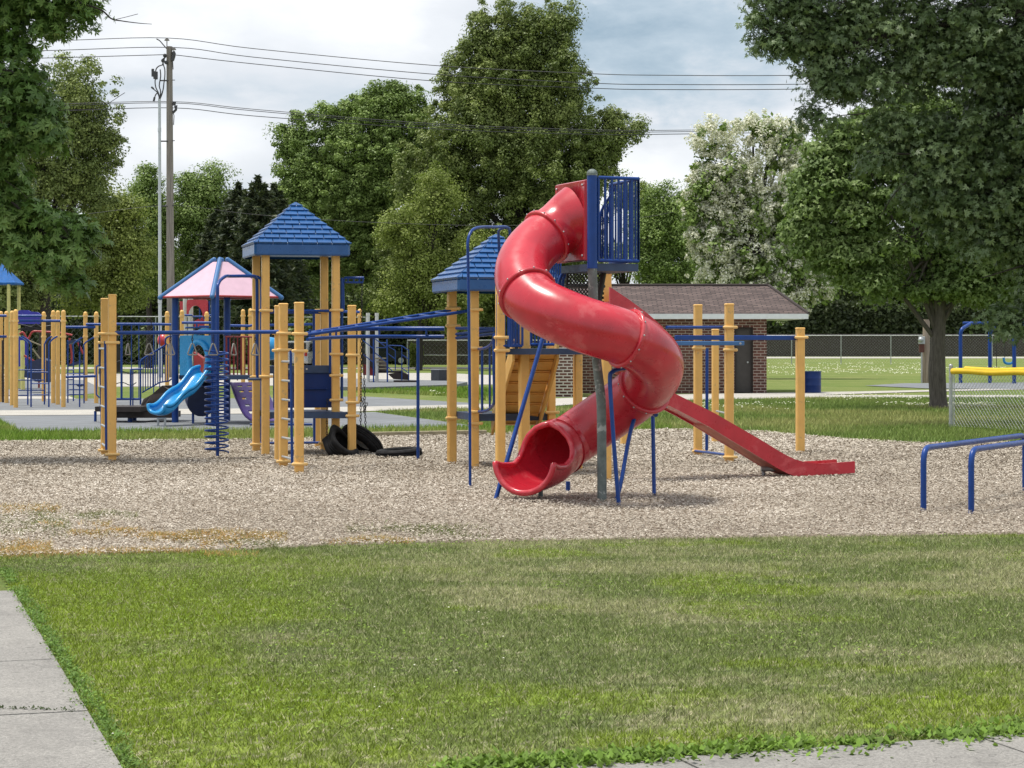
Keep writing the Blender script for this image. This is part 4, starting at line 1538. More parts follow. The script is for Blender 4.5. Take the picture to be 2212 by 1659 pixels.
full = [pc + en * 0.03] + full[1:]


def frames(P):
    P = np.array(P)
    T = np.zeros_like(P)
    T[1:-1] = P[2:] - P[:-2]
    T[0] = P[1] - P[0]
    T[-1] = P[-1] - P[-2]
    T /= np.linalg.norm(T, axis=1)[:, None]
    Rt = np.cross(T, np.array([0, 0, 1.0]))
    Rt /= np.linalg.norm(Rt, axis=1)[:, None]
    U = np.cross(Rt, T)
    return P, T, Rt, U


P, T, Rt, U = frames(full)
NS = 40
ang = np.arange(NS) * 2 * PI / NS
m = MB()
rad = np.full(len(P), RT)
rad[0:5] = [RT * 1.38, RT * 1.20, RT * 1.09, RT * 1.03, RT * 1.01]
for ri, (rr_, flip) in enumerate(((0, False), (-0.012, True))):
    vs = np.concatenate([P[i] + (rad[i] + rr_) * (np.outer(np.cos(ang), Rt[i]) + np.outer(np.sin(ang), U[i])) for i in range(len(P))])
    fs = []
    for i in range(len(P) - 1):
        for j in range(NS):
            q = (j + 1) % NS
            f_ = (i * NS + j, i * NS + q, (i + 1) * NS + q, (i + 1) * NS + j)
            fs.append(f_[::-1] if flip else f_)
    m.add(vs, fs, True)
slide = m.build('tube_slide', RED, PS, 'red spiral tube slide')


def flange(i, w=0.022, extra=0.032):
    k = MB()
    c, t_ = P[i], T[i]
    prof = [(-w, 0.0), (-w, extra * 0.7), (-w * 0.6, extra), (w * 0.6, extra), (w, extra * 0.7), (w, 0.0)]
    vs = []
    for (dx, dr) in prof:
        for a in ang:
            vs.append(c + t_ * dx + (RT + dr) * (math.cos(a) * Rt[i] + math.sin(a) * U[i]))
    fs = []
    for r_ in range(len(prof) - 1):
        for j in range(NS):
            q = (j + 1) % NS
            fs.append((r_ * NS + j, r_ * NS + q, (r_ + 1) * NS + q, (r_ + 1) * NS + j)[::-1])
    k.add(vs, fs, True)
    o = k.build('flange', RED, slide)
    b = MB()
    for j in range(13):
        a = j * 2 * PI / 13 + 0.1
        d_ = math.cos(a) * Rt[i] + math.sin(a) * U[i]
        q_ = c + d_ * (RT + extra + 0.004)
        b.ball(q_, 0.009, 4)
    ob = b.build('bolt', GALV, slide)


ip = lambda ph: int(round((ph - 104) / 4.0))
for ph in (126, 205, 299, 391):
    flange(ip(ph))
# square entry hood plate
pc = P[0] + np.array([0.0, 0.0, 0.0])
pdir = np.array([0.36, -0.93, 0.0])
pdir /= np.linalg.norm(pdir)
m = MB()
hw, hh_ = 0.40, 0.415
outer = [(-hw, -hh_), (hw, -hh_), (hw, hh_), (-hw, hh_)]
nn = 32
vs, fs = [], []
for layer, (dn, sc_) in enumerate(((0.0, 1.0), (0.025, 1.0), (0.055, 0.97))):
    for i in range(nn):
        a = i * 2 * PI / nn + PI / 4
        c_, s_ = math.cos(a), math.sin(a)
        k_ = 1 / max(abs(c_), abs(s_))
        vs.append(pc + en * dn + pdir * c_ * k_ * hw * sc_ + np.array([0, 0, s_ * k_ * hh_ * sc_]))
for i in range(nn):
    a = i * 2 * PI / nn + PI / 4
    vs.append(pc + en * 0.035 + pdir * math.cos(a) * RT * 1.02 + np.array([0, 0, math.sin(a) * RT * 1.02]))
for r_ in range(3):
    for j in range(nn):
        q = (j + 1) % nn
        fs.append((r_ * nn + j, r_ * nn + q, (r_ + 1) * nn + q, (r_ + 1) * nn + j))
m.add(vs, fs, False)
m.build('entry_plate', RED, slide, 'square red entry plate at the top of the tube slide')
m = MB()
for a_, b_ in ((-1, -1), (1, -1), (1, 1), (-1, 1)):
    q_ = pc + en * 0.058 + pdir * a_ * hw * 0.86 + np.array([0, 0, b_ * hh_ * 0.87])
    m.ball(q_, 0.013, 4)
m.build('entry_bolts', GALV, slide)
# open exit trough
xp = tail_all[NT_ - 3:]
XP, XT, XR, XU = frames(xp)
NX = 36
m = MB()
nse = len(XP)
half = []
rads = []
for i in range(nse):
    s_ = i / (nse - 1)
    half.append(R(np.interp(s_, [0, 0.15, 0.20, 0.25, 0.31, 0.40, 0.55, 0.8, 1.0], [180, 180, 158, 126, 100, 84, 76, 80, 84])))
    rads.append(RT + 0.014 + 0.035 * min(1, s_ * 2.5) + 0.018 * max(0, s_ - 0.6) / 0.4)
rows_o, rows_i = [], []
for i in range(nse):
    th = np.linspace(-half[i], half[i], NX) - PI / 2
    for off, st_ in ((0, rows_o), (-0.028, rows_i)):
        flat = 1.0
        st_.append(XP[i] + (rads[i] + off) * (np.outer(np.cos(th), XR[i]) * 1.02 + np.outer(np.sin(th), XU[i]) * flat))
vo, vi = np.concatenate(rows_o), np.concatenate(rows_i)
fo = [(i * NX + j, i * NX + j + 1, (i + 1) * NX + j + 1, (i + 1) * NX + j) for i in range(nse - 1) for j in range(NX - 1)]
m.add(vo, fo, True)
m.add(vi, [f[::-1] for f in fo], True)
# collar joining tube and trough
cv = []
for rr_ in (RT - 0.012, RT + 0.03):
    th = np.arange(NS) * 2 * PI / NS
    cv.append(XP[0] + rr_ * (np.outer(np.cos(th), XR[0]) + np.outer(np.sin(th), XU[0])))
m.add(np.concatenate(cv), [(j, (j + 1) % NS, NS + (j + 1) % NS, NS + j) for j in range(NS)], True)
# rolled rim
mid = [(a + b) / 2 for a, b in zip(rows_o, rows_i)]
rim = [mid[i][0] for i in range(0, nse)] + [mid[-1][j] for j in range(1, NX - 1)] + [mid[i][-1] for i in range(nse - 1, -1, -1)]
m.tube(rim, 0.032, 10, closed=True)
m.build('exit_trough', RED, slide, 'open mouth of the red tube slide')
# legs
lg = MB()
lg.tube(smooth_path([D(1352, 795, 20.6), D(1338, 797, 20.55), D(1322, 804, 20.5), D(1317.5, 820, 20.48), D(1322, 900, 20.46), D(1330, 1010, 20.45), D(1337, 1095, 20.44)], 5), 0.0215, 9)
lg.build('slide_leg', BLU, slide)
lg = MB()
lg.tube(smooth_path([D(1402, 887, 21.45), D(1392, 886, 21.4), D(1378, 890, 21.35), D(1370, 905, 21.3), D(1358, 950, 21.2), D(1342, 1040, 21.0), D(1329, 1089, 20.9)], 5), 0.0215, 9)
lg.tube([D(1405, 892, 21.6), D(1417, 896, 21.4)], 0.024, 9)
lg.build('slide_leg', BLU, slide)
lg = MB()
lg.tube([D(1410, 888, 21.9), D(1413, 1071.0, 21.75)], 0.021, 9)
lg.build('slide_leg', BLU, slide)
for u_, Y_, v_, mt in ((1168, 21.25, 1052, GRYP), (1227, 22.2, 1040, BLU)):
    lg = MB()
    lg.tube([D(u_, v_, Y_), D(u_, HZ + EYE * F / Y_ + 8, Y_)], 0.024, 9)
    lg.build('slide_leg', mt, slide)
# cast brackets under two flanges
for (u_, v_, Y_) in ((1338, 789, 20.6), (1400, 882, 21.45)):
    k = MB()
    a_ = D(u_, v_, Y_)
    k.tube([a_ + (-0.10, 0, 0.06), a_ + (0, 0, 0), a_ + (0.09, 0, 0.07)], 0.017, 7)
    k.tube([a_ + (-0.02, 0, 0.0), a_ + (-0.02, -0.01, -0.09)], 0.022, 8)
    k.tube([a_ + (-0.06, 0, -0.05), a_ + (0.06, 0, -0.045)], 0.020, 8)
    k.build('bracket', REDF, slide)
pipe('brace_leg', PS, [D(1070, 1081, 21.15), D(1177, 715, 22.0)], 0.024, label='slanting blue brace leg left of the slide mouth')

# --- open red chute slide behind the tube
topc = [(1454, 848), (1502, 872), (1545, 893), (1581, 914), (1640, 948), (1690, 978.5), (1717, 992), (1743, 999), (1770, 1001.7), (1810, 999.5), (1847, 996.7)]
botc = [(1445, 876), (1490, 899), (1532, 922), (1565, 942), (1625, 978), (1677, 1010), (1702, 1023), (1719, 1029.8), (1760, 1028), (1810, 1024.5), (1847, 1021.5)]
n_ = len(topc)
Yc0 = lambda u: 24.05 + (u - 1454) / (1847 - 1454) * 0.75
# hidden upper part climbs steeply to the deck
uptop = [(1318, 620), (1360, 648), (1400, 678), (1432, 706), (1446, 760), (1450, 815)]
upbot = [(1318, 660), (1358, 690), (1395, 722), (1424, 752), (1436, 800), (1441, 846)]
tops = uptop + topc
bots = upbot + botc
wv = np.array([-0.16, 0.46, 0.0])
m = MB()
A_ = [D(u, v, Yc0(u)) for u, v in tops]
B_ = [D(u, v, Yc0(u)) for u, v in bots]
A2 = [a + wv for a in A_]
B2 = [b + wv for b in B_]
th = wv / np.linalg.norm(wv) * 0.035
for i in range(len(A_) - 1):
    m.prism([A_[i], A_[i + 1], B_[i + 1], B_[i]], th)
    m.prism([A2[i] - th, A2[i + 1] - th, B2[i + 1] - th, B2[i] - th], th)
    bed = lambda a, b: b + (a - b) * 0.22
    m.prism([bed(A_[i], B_[i]) + th * .9, bed(A_[i + 1], B_[i + 1]) + th * .9, bed(A2[i + 1], B2[i + 1]) - th * .9, bed(A2[i], B2[i]) - th * .9], (0, 0, -0.02))
ch = m.build('chute_slide', RED, PS, 'open red wave slide ending on the wood chips')
m = MB()
for i in range(8, len(A_) - 4):
    m.prism([B_[i] + th * 1.2 + (0, 0, 0.006), B_[i + 1] + th * 1.2 + (0, 0, 0.006), B2[i + 1] - th * 1.2 + (0, 0, 0.006), B2[i] - th * 1.2 + (0, 0, 0.006)], (0, 0, 0.02))
m.build('underside', REDF, ch, 'faded salmon underside of the open slide')
m = MB()
a_ = D(1655, 1013, 24.75)
m.tube([a_ + (-0.06, 0, 0), a_ + (0.10, 0.02, 0)], 0.03, 9)
m.tube([a_ + (-0.02, 0.1, 0.0), a_ + (-0.02, 0.1, -0.10)], 0.024, 9)
m.build('slide_foot', GALV, ch)

# --- right end of the structure
R1, r1p = sq_post(PS, 1507.5, 985, 658, yaw=R(9), clamps=(729, 752, 974), w=0.108, ztop=None)
R2, r2p = sq_post(PS, 1575, 1000, 656, yaw=R(9), clamps=(707, 756, 987), w=0.108)
R3, r3p = sq_post(PS, 1545, 957, 711, yaw=R(9), w=0.10)
R4, r4p = sq_post(PS, 1728.5, 978, 708, yaw=R(9), clamps=(729,), w=0.114)
pipe('rail', PS, [D(1440, 707, 26.9), D(1566, 707, 27.8)], 0.021)
m = MB()
a_, b_ = D(1459, 729.5, 28.9), D(1718, 729.5, 30.25)
m.box((a_ + b_) / 2, (np.linalg.norm(b_ - a_), 0.05, 0.066), math.atan2(b_[1] - a_[1], b_[0] - a_[0]), 0.006)
tk = m.build('track_beam', BLU, PS, 'flat blue track beam running to the rightmost yellow post')
m = MB()
a_, b_ = D(1440, 741.5, 26.9), D(1606, 741.5, 27.55)
m.box((a_ + b_) / 2, (np.linalg.norm(b_ - a_), 0.05, 0.056), math.atan2(b_[1] - a_[1], b_[0] - a_[0]), 0.006)
m.build('track_beam', BLUT, PS)
m = MB()
k_ = D(1599, 742, 27.4)
m.tube([k_, k_ + (0, -0.05, 0)], 0.013, 8)
m.build('bolt', GALV, PS)
pipe('rail', PS, [D(1527.5, 752, 28.9), D(1526.5, 973, 28.9)], 0.022)
pipe('rail', PS, [D(1502, 974, 29.3), D(1566, 982, 28.0)], 0.018)
pipe('rail', PS, [D(1548, 888, 31.5), D(1570, 893, 29.0)], 0.014, GALV)

# ================================================================== tyres and the chains
def tyre(root, c, r, w, M, name='tyre', flat=0.0, hub=False):
    """tyre with sidewalls and tread grooves; M orients the axle (local X)"""
    prof = [(-w * .30, r * .56), (-w * .46, r * .66), (-w * .5, r * .80), (-w * .44, r * .93), (-w * .30, r * .985), (-w * .22, r), (-w * .19, r * .965), (-w * .13, r * .965), (-w * .10, r), (-w * .03, r), (0, r * .965), (w * .03, r),
            (w * .10, r), (w * .13, r * .965), (w * .19, r * .965), (w * .22, r), (w * .30, r * .985), (w * .44, r * .93), (w * .5, r * .80), (w * .46, r * .66), (w * .30, r * .56), (w * .26, r * .60), (w * .36, r * .78), (-w * .36, r * .78), (-w * .26, r * .60)]
    n = 36
    vs, fs = [], []
    k = len(prof)
    for i in range(n):
        a = i * 2 * PI / n
        for x, q in prof:
            sq = 1 - flat * max(0, -math.sin(a)) ** 4
            vs.append((x * (1 + flat * 0.8 * max(0, -math.sin(a))), q * math.cos(a), q * math.sin(a) * sq))
    for i in range(n):
        j = (i + 1) % n
        for p in range(k):
            t = (p + 1) % k
            fs.append((i * k + p, i * k + t, j * k + t, j * k + p))
    m = MB()
    m.add(np.array(vs) @ np.array(M).T + np.asarray(c), fs, True)
    return m


def chain(m, a, b, link=0.055, r=0.005):
    a, b = np.asarray(a, float), np.asarray(b, float)
    L = np.linalg.norm(b - a)
    n = max(1, int(L / (link * 0.78)))
    d = (b - a) / L
    s = np.cross(d, [1, 0.3, 0])
    s /= np.linalg.norm(s)
    s2 = np.cross(d, s)
    for i in range(n):
        c = a + (b - a) * ((i + 0.5) / n)
        q = s if i % 2 else s2
        pts = [c + d * link * 0.5 * math.cos(t) + q * link * 0.24 * math.sin(t) for t in np.arange(8) * PI / 4]
        m.tube(pts, r, 5, True)


cT = D(768, 948, 28.7)
t1 = thing('tyre', 'slumped black tyre hanging from chains behind the short yellow post', 'tyre', (cT[0], cT[1], 0))
Mt = Vector((-0.50, -0.50, -0.70)).to_track_quat('X', 'Z').to_matrix()
cc1 = D(780, 960, 29.95)
cc1[2] = 0.15
tyre(t1, cc1, 0.35, 0.20, Mt).build('tyre_body', RUBB, t1)
m = MB()
chain(m, D(782, 603, 29.9), D(779, 930, 30.0))
m.build('chain', BLK, t1)
m = MB()
chain(m, D(785, 750, 29.95), D(790, 936, 30.0))
m.build('chain', BLK, t1)
m = MB()
chain(m, D(783, 860, 29.3), D(787, 892, 29.2))
m.build('chain', BLK, t1)
m = MB()
chain(m, D(787, 892, 29.2), D(793, 870, 29.2))
m.build('chain', BLK, t1)
m = MB()
pp = [np.array([math.cos(a) * 0.16, math.sin(a) * 0.16]) for a in np.arange(20) * 2 * PI / 20]
A3 = np.array(Mt)
m.add([cc1 + A3 @ np.array([-0.03, p[0], p[1]]) for p in pp] + [cc1 + A3 @ np.array([-0.05, p[0] * 0.45, p[1] * 0.45]) for p in pp], [(i, (i + 1) % 20, 20 + (i + 1) % 20, 20 + i) for i in range(20)], True)
m.build('wheel_plate', GALV, t1, 'pale metal plate inside the tyre')
t2 = thing('tyre', 'torn crumpled black tyre half standing behind the low blue deck', 'tyre', G(728, 978))
Mt2 = Matrix.Rotation(R(-30), 3, 'Z') @ Matrix.Rotation(R(-42), 3, 'Y') @ Matrix.Rotation(R(20), 3, 'X')
c2_ = D(735, 956, 29.3)
c2_[2] = 0.15
tb_ = tyre(t2, c2_, 0.25, 0.22, Mt2)
V_ = tb_.v[0] - c2_
tb_.v[0] = c2_ + V_ * (1 + 0.16 * np.sin(V_[:, 0:1] * 17 + V_[:, 2:3] * 11) + 0.10 * np.sin(V_[:, 1:2] * 23 + 1))
tb_.build('tyre_body', RUBB, t2)
m = MB()
chain(m, D(707, 862, 29.9), D(706, 945, 29.6))
m.build('chain', BLK, t2)
t3 = thing('tyre', 'black tyre lying flat and half buried in the wood chips beside the thin blue pole', 'tyre', G(860, 992))
c3 = G(862, 988)
c3[2] = 0.045
tyre(t3, c3, 0.33, 0.16, Matrix.Rotation(R(25), 3, 'Z') @ Matrix.Rotation(R(86), 3, 'Y')).build('tyre_body', RUBB, t3)

# ================================================================== parallel bars on the right
bd = np.array([1.56, 2.62, 0]) / math.hypot(1.56, 2.62)
for (u_, v_, lab) in ((1995, 1104.5, 'blue exercise bar, the one farther from the camera of the pair at the right edge'), (2098, 1110, 'blue exercise bar, the nearer one of the pair at the right edge')):
    b0 = G(u_, v_)
    t_ = thing('exercise_bar', lab, 'exercise bar', b0, 'parallel exercise bars')
    zt_ = 0.60
    Lb = 3.2
    pth = [b0 + (0, 0, -0.1)] + arc(b0 + np.array([0, 0, 0.0]), b0 + np.array([0, 0, zt_]), b0 + bd * 0.6 + np.array([0, 0, zt_]), 0.15, 8)[1:-1]
    e1 = b0 + bd * Lb
    pth += [b0 + bd * 0.5 + np.array([0, 0, zt_])]
    pth += arc(b0 + bd * (Lb - .6) + np.array([0, 0, zt_]), e1 + np.array([0, 0, zt_]), e1, 0.15, 8)[0:-1] + [e1 + np.array([0, 0, -0.1])]
    pipe('bar_tube', t_, pth, 0.0285, n=14)

# ================================================================== PINK CANOPY STRUCTURE (rubber tiles)
KS = thing('canopy_play_structure', 'smaller play structure with pink pyramid canopy, thick blue posts and bright blue wave slide', 'play structure', G(440, 910))
Ykc = 41.6
kc = D(477, 0, Ykc)[:2]
hd = 1.17
corn = [np.array([kc[0] - hd, kc[1]]), np.array([kc[0] + 0.0, kc[1] - hd]), np.array([kc[0] + hd, kc[1]]), np.array([kc[0], kc[1] + hd])]
zeb = ZH(640, Ykc)
zet = ZH(566, Ykc)
sc_ = 0.17
m = MB()
topq = [np.array([kc[0] + (c[0] - kc[0]) * sc_, kc[1] + (c[1] - kc[1]) * sc_, zet]) for c in corn]
botq = [np.array([c[0], c[1], zeb]) for c in corn]
for i in range(4):
    j = (i + 1) % 4
    m.add([botq[i], botq[j], topq[j], topq[i]], [(0, 1, 2, 3)])
    n_in = 0.02
    m.add([botq[i] - (0, 0, .03), botq[j] - (0, 0, .03), topq[j] - (0, 0, .03), topq[i] - (0, 0, .03)], [(3, 2, 1, 0)])
m.add(topq, [(0, 1, 2, 3)])
cn = m.build('canopy', PINK, KS, 'faded pink pyramid canopy')
for i in range(4):
    a_, b_ = botq[i], topq[i]
    d_ = (b_ - a_) / np.linalg.norm(b_ - a_)
    k = MB()
    k.tube([a_ - d_ * 0.05, b_ + d_ * 0.08], 0.05, 12)
    k.ball(a_ - d_ * 0.05, 0.05, 6)
    k.ball(b_ + d_ * 0.08, 0.05, 6)
    k.build('hip_tube', BLUT, cn)
m = MB()
for i in range(4):
    m.tube([botq[i] - (0, 0, .02), botq[(i + 1) % 4] - (0, 0, .02)], 0.022, 8)
m.build('eave_rim', REDR, cn)
kp = []
for i, c in enumerate(corn):
    p = kc + (c - kc) * (0.91 / 1.17)
    kp.append(p)
    m = MB()
    m.tube([(p[0], p[1], -0.1), (p[0], p[1], zeb + 0.06)], 0.068, 14)
    for z_ in (ZH(722, p[1]),):
        m.tube([(p[0], p[1], z_ - 0.02), (p[0], p[1], z_ + 0.02)], 0.080, 14)
    m.build('post', BLU, KS)
kdz = ZH(811, 41.2)
m = MB()
m.prism([(p[0] + (kc[0] - p[0]) * .08, p[1] + (kc[1] - p[1]) * .08, kdz - 0.08) for p in kp], (0, 0, 0.08))
m.build('deck', BLUDK, KS)
# slide hood panel with an arched opening, facing front-left between left and front posts
h0, h1 = D(388, 0, 41.5)[:2], D(466, 0, 40.85)[:2]
hdv = (h1 - h0)
Lh = np.linalg.norm(hdv)
hdv /= Lh
hz0, hz1 = kdz, ZH(724.5, 41.2)
HP = lambda x, z, o=0.0: np.array([h0[0] + hdv[0] * x + hdv[1] * o, h0[1] + hdv[1] * x - hdv[0] * o, z])
nA_ = 24
ocx, orx = Lh * 0.55, 0.275
oz, orz = ZH(775, 41.2), 0.33
inner, outer_ = [], []
for i in range(nA_ + 1):
    a = PI - PI * i / nA_
    inner.append((ocx + orx * math.cos(a), oz + orz * math.sin(a)))
    k_ = 1 / max(abs(math.cos(a)), abs(math.sin(a)))
    xx = ocx + (math.cos(a) * k_) * (Lh - ocx if math.cos(a) > 0 else ocx)
    outer_.append((max(0, min(Lh, xx)), oz + (math.sin(a) * k_) * (hz1 - oz)))
inner = [(ocx - orx * 0.8, hz0)] + inner + [(ocx + orx * 0.8, hz0)]
outer_ = [(0, hz0)] + outer_ + [(Lh, hz0)]
m = MB()
for o_, fl in ((0.0, False), (-0.04, True)):
    vs = [HP(x, z, o_) for x, z in inner] + [HP(x, z, o_) for x, z in outer_]
    q_ = len(inner)
    fs = [(i, i + 1, q_ + i + 1, q_ + i) for i in range(q_ - 1)]
    m.add(vs, [f[::-1] for f in fs] if fl else fs)
hp = m.build('slide_hood', BLUS, KS)
m = MB()
m.tube([HP(x, z, 0.02) for x, z in inner], 0.06, 10)
m.build('arch_rim', BLUS, hp)
m = MB()
m.tube(smooth_path([HP(ocx - .15, hz1, -0.05), HP(ocx - .08, hz1 + 0.06, -0.05), HP(ocx + .12, hz1 + 0.10, -0.05), HP(ocx + .34, hz1 + .06, -0.05), HP(ocx + .4, hz1, -0.05)], 4), 0.05, 8)
m.build('hood_crest', BLUS, hp)
# wave slide
sp = [D(447, 806, 40.9), D(433, 815, 40.75), D(420, 828, 40.6), D(405, 842, 40.45), D(392, 854, 40.3), D(378, 868, 40.15), D(364, 880, 40.0), D(350, 886, 39.85), D(338, 889, 39.75)]
sp = smooth_path(sp, 4)
SPP, ST, SR, SU = frames(sp)
m = MB()
# travelling direction is left and towards camera; width runs along R
npf = 14
prof = []
for i in range(npf + 1):
    a = PI * i / npf
    prof.append((-math.cos(a) * 0.235, -math.sin(a) ** 0.7 * 0.15 + 0.13))
wdir = np.array([hdv[0], hdv[1] * 1.0, 0.0])
rows_a, rows_b = [], []
for i in range(len(SPP)):
    f_ = i / (len(SPP) - 1)
    wav = 0.035 * math.sin(f_ * 4 * PI)
    ww = wdir * (1.0 if f_ > 0.12 else 0.85 + f_)
    rows_a.append(np.array([SPP[i] + ww * x + np.array([0, 0, z + wav]) for x, z in prof]))
    rows_b.append(np.array([SPP[i] + ww * x * 1.12 + np.array([0, 0, z - 0.045 + wav]) for x, z in prof]))
kk = npf + 1
fo = [(i * kk + j, i * kk + j + 1, (i + 1) * kk + j + 1, (i + 1) * kk + j) for i in range(len(SPP) - 1) for j in range(npf)]
m.add(np.concatenate(rows_a), fo, True)
m.add(np.concatenate(rows_b), [f[::-1] for f in fo], True)
rim = [r[0] for r in rows_a] + [rows_a[-1][j] + (0, 0, -0.01) for j in range(1, npf)] + [r[-1] for r in rows_a[::-1]]
m.tube(rim, 0.035, 9)
ws = m.build('wave_slide', BLUS, KS, 'bright blue wave slide')
m = MB()
for u_ in (341.5, 356.5):
    m.tube([D(u_, 903, 39.85), D(u_, HZ + 7200 / 39.85 + 4, 39.85)], 0.022, 8)
m.tube([D(339, 904, 39.85), D(359, 904, 39.85)], 0.022, 8)
m.build('slide_foot', GALV, ws)
# dark tunnel slide under the deck
m = MB()
tp_ = smooth_path([D(435, 820, 41.6), D(432, 840, 41.5), D(430, 858, 41.3), D(437, 868, 41.0)], 5)
m.tube(tp_, [0.24 + 0.06 * i / (len(tp_) - 1) for i in range(len(tp_))], 18)
tn = m.build('tunnel_slide', BLUD, KS)
m = MB()
for u_ in (417, 447):
    m.tube([D(u_, 880, 41.1), D(u_, HZ + 7200 / 41.1 + 3, 41.1)], 0.025, 8)
m.tube([D(414, 887, 41.1), D(449, 886, 41.1)], 0.02, 8)
m.build('slide_foot', BLU, tn)
# stairs and landing on the left
m = MB()
ls = [D(380, 832, 42.2), D(352, 834, 42.4), D(334, 858, 42.6), D(318, 866, 42.7), D(308, 878, 42.8), D(304, 884, 42.8)]
for w_ in (0.0,):
    pts = [D(380, 833, 42.0), D(350, 833, 42.1), D(328, 852, 42.2), D(310, 862, 42.3), D(305, 874, 42.3), D(304, 885, 42.3), D(314, 885, 42.2), D(319, 868, 42.2), D(342, 866, 42.1), D(372, 846, 42.0), D(380, 846, 42.0)]
    m.prism(pts[::-1], (0.10, 0.9, 0))
sta = m.build('stair_flight', BRN, KS)
m = MB()
zl = ZH(877, 42.0)
c_ = [D(205, 0, 41.6), D(303, 0, 41.4), D(303, 0, 41.4) + (0.1, 1.1, 0), D(205, 0, 41.6) + (0.1, 1.1, 0)]
m.prism([(p[0], p[1], zl - 0.10) for p in c_], (0, 0, 0.10))
m.box(((c_[0] + c_[1]) / 2 * np.array([1, 1, 0]) + np.array([0.5, 0.6, zl - 0.17])), (1.2, 0.8, 0.12))
m.build('landing', BRN, KS)
for u_, v_ in ((206, 911), (250, 908), (281, 912), (290, 909)):
    m = MB()
    Y_ = YG(v_)
    m.tube([D(u_, v_ + 2, Y_), D(u_, 888, Y_)], 0.028 if u_ < 260 else 0.05, 8)
    m.build('landing_leg', BLU, KS)
m = MB()
Yr = 41.9
m.tube(smooth_path([D(303.5, 874, Yr), D(303.5, 800, Yr), D(304, 781, Yr), D(310, 774, Yr), D(325, 765, Yr), D(356, 746, Yr), D(357, 740, Yr), D(358, 732, Yr), D(364, 727, Yr), D(371, 727, Yr)], 4), 0.018, 8)
m.tube([D(307, 848, Yr), D(345, 826, Yr), D(365, 823, Yr), D(371, 818, Yr)], 0.015, 7)
rl = m.build('stair_railing', BLU, KS)
for i in range(11):
    u_ = 309 + i * 5.3
    t_ = 776 - (u_ - 309) * 0.62
    b_ = 847 - (u_ - 309) * 0.58 if u_ < 345 else 825
    k = MB()
    k.tube([D(u_, t_, Yr), D(u_, b_, Yr)], 0.011, 6)
    k.build('bar', BLU, rl)
m = MB()
m.tube(smooth_path([D(282, 876, 41.8), D(282, 805, 41.8), D(284, 799, 41.8), D(290, 797.5, 41.8), D(307, 797.5, 41.8)], 4), 0.016, 7)
m.tube([D(287, 876, 41.9), D(287, 800, 41.9)], 0.014, 7)
m.build('landing_handrail', BLU, KS)
# purple climbing wall with real holes
pu = smooth_path([D(500, 828, 42.4), D(505, 845, 42.0), D(515, 870, 41.6), D(527, 893, 41.2), D(540, 905, 40.9), D(556, 911, 40.6)], 5)
pw = np.array([0.62, 0.35, 0])
m = MB()
nr_, ncol = 8, 7
PU = [pu[int(round(i * (len(pu) - 1) / (nr_ * 2)))] for i in range(nr_ * 2 + 1)]
for i in range(nr_ * 2):
    for j in range(ncol):
        if i % 2 == 1 and j % 2 == 1 and 0 < i < nr_ * 2 - 1:
            continue
        a0 = PU[i] + pw * j / ncol
        a1 = PU[i] + pw * (j + 1) / ncol
        b0 = PU[i + 1] + pw * j / ncol
        b1 = PU[i + 1] + pw * (j + 1) / ncol
        m.prism([a0, b0, b1, a1], (0.012, -0.03, 0.02))
for e in (0, 1):
    m.tube([p + pw * e for p in PU], 0.03, 7)
m.build('climbing_wall', PURP, KS, 'curved purple climbing wall with holes')
m = MB()
Y_ = 42.2
m.tube([D(487, 727, Y_), D(552, 728, Y_ + .8)], 0.018, 7)
m.tube([D(490, 817, Y_), D(552, 815, Y_ + .8)], 0.018, 7)
rr = m.build('red_railing', REDR, KS, 'dark red barred railing right of the blue slide')
for i in range(8):
    u_ = 489 + i * 8
    k = MB()
    k.tube([D(u_, 727, Y_ + i * .1), D(u_, 822 if i % 3 == 0 else 816, Y_ + i * .1)], 0.013 if i % 2 else 0.02, 6)
    k.build('bar', REDR, rr)
# bright blue dome seen past the tower posts
m = MB()
m.ball(D(584, 753, 43.0), 0.24, 9)
m.build('bubble_window', BLUS, KS)

# ================================================================== ROUND YELLOW POST CLIMBERS
CS = thing('climbing_frame', 'blue bar climbing frame between round yellow dome-topped posts on the rubber tiles', 'climbing frame', G(100, 875))
for (u_, vb_, vt_) in ((2, 869, 672), (14, 871, 672), (26, 876, 671), (34, 881, 668), (94.5, 867.5, 673), (115, 871.5, 670), (125, 874.5, 670.5), (137, 880, 669.5), (184.5, 866.5, 673), (208, 871.5, 673), (361, 866, 672), (393, 866, 669.5), (446.5, 864, 673), (525, 868, 668), (541, 868, 666), (690, 866, 669), (708, 868, 668), (777, 869, 667)):
    rd_post(CS, u_, vb_, vt_, 0.056, clamps=((682 if vb_ < 872 else 693), 727))
for a_, b_ in (((37, 682.5), (90, 682.5)), ((38, 693), (133, 693)), ((141, 706.5), (206, 706.5)), ((186, 700.5), (226, 700.5)), ((-60, 682), (14, 682)), ((226, 700), (326, 700)), ((328, 700), (370, 701)), ((393, 697), (470, 697)), ((430, 706), (452, 706)), ((486, 703), (541, 704)), ((541, 703), (690, 700)), ((560, 671), (690, 672)), ((708, 672), (777, 674)),
               ((133, 814.5), (206, 812.5)), ((-40, 727), (14, 727))):
    Y_ = 52.5
    pipe('rail', CS, [D(a_[0], a_[1], Y_), D(b_[0], b_[1], Y_)], 0.033, n=8)
for i_, (u0, v0) in enumerate(((60, 875), (67, 880), (96, 874.5), (105.5, 880))):
    Y_ = YG(v0)
    du = (-22 if i_ < 2 else 22)
    t_ = (38, 47, 96 + 16, 106 + 18)[i_]
    pipe('climber_leg', CS, smooth_path([D(u0, v0 + 2, Y_), D(u0, 760, Y_), D(u0 - (1 if i_ < 2 else -1), 742, Y_), D((u0 + t_) / 2, 732, Y_), D(t_, 726.5, Y_)], 4), 0.020)
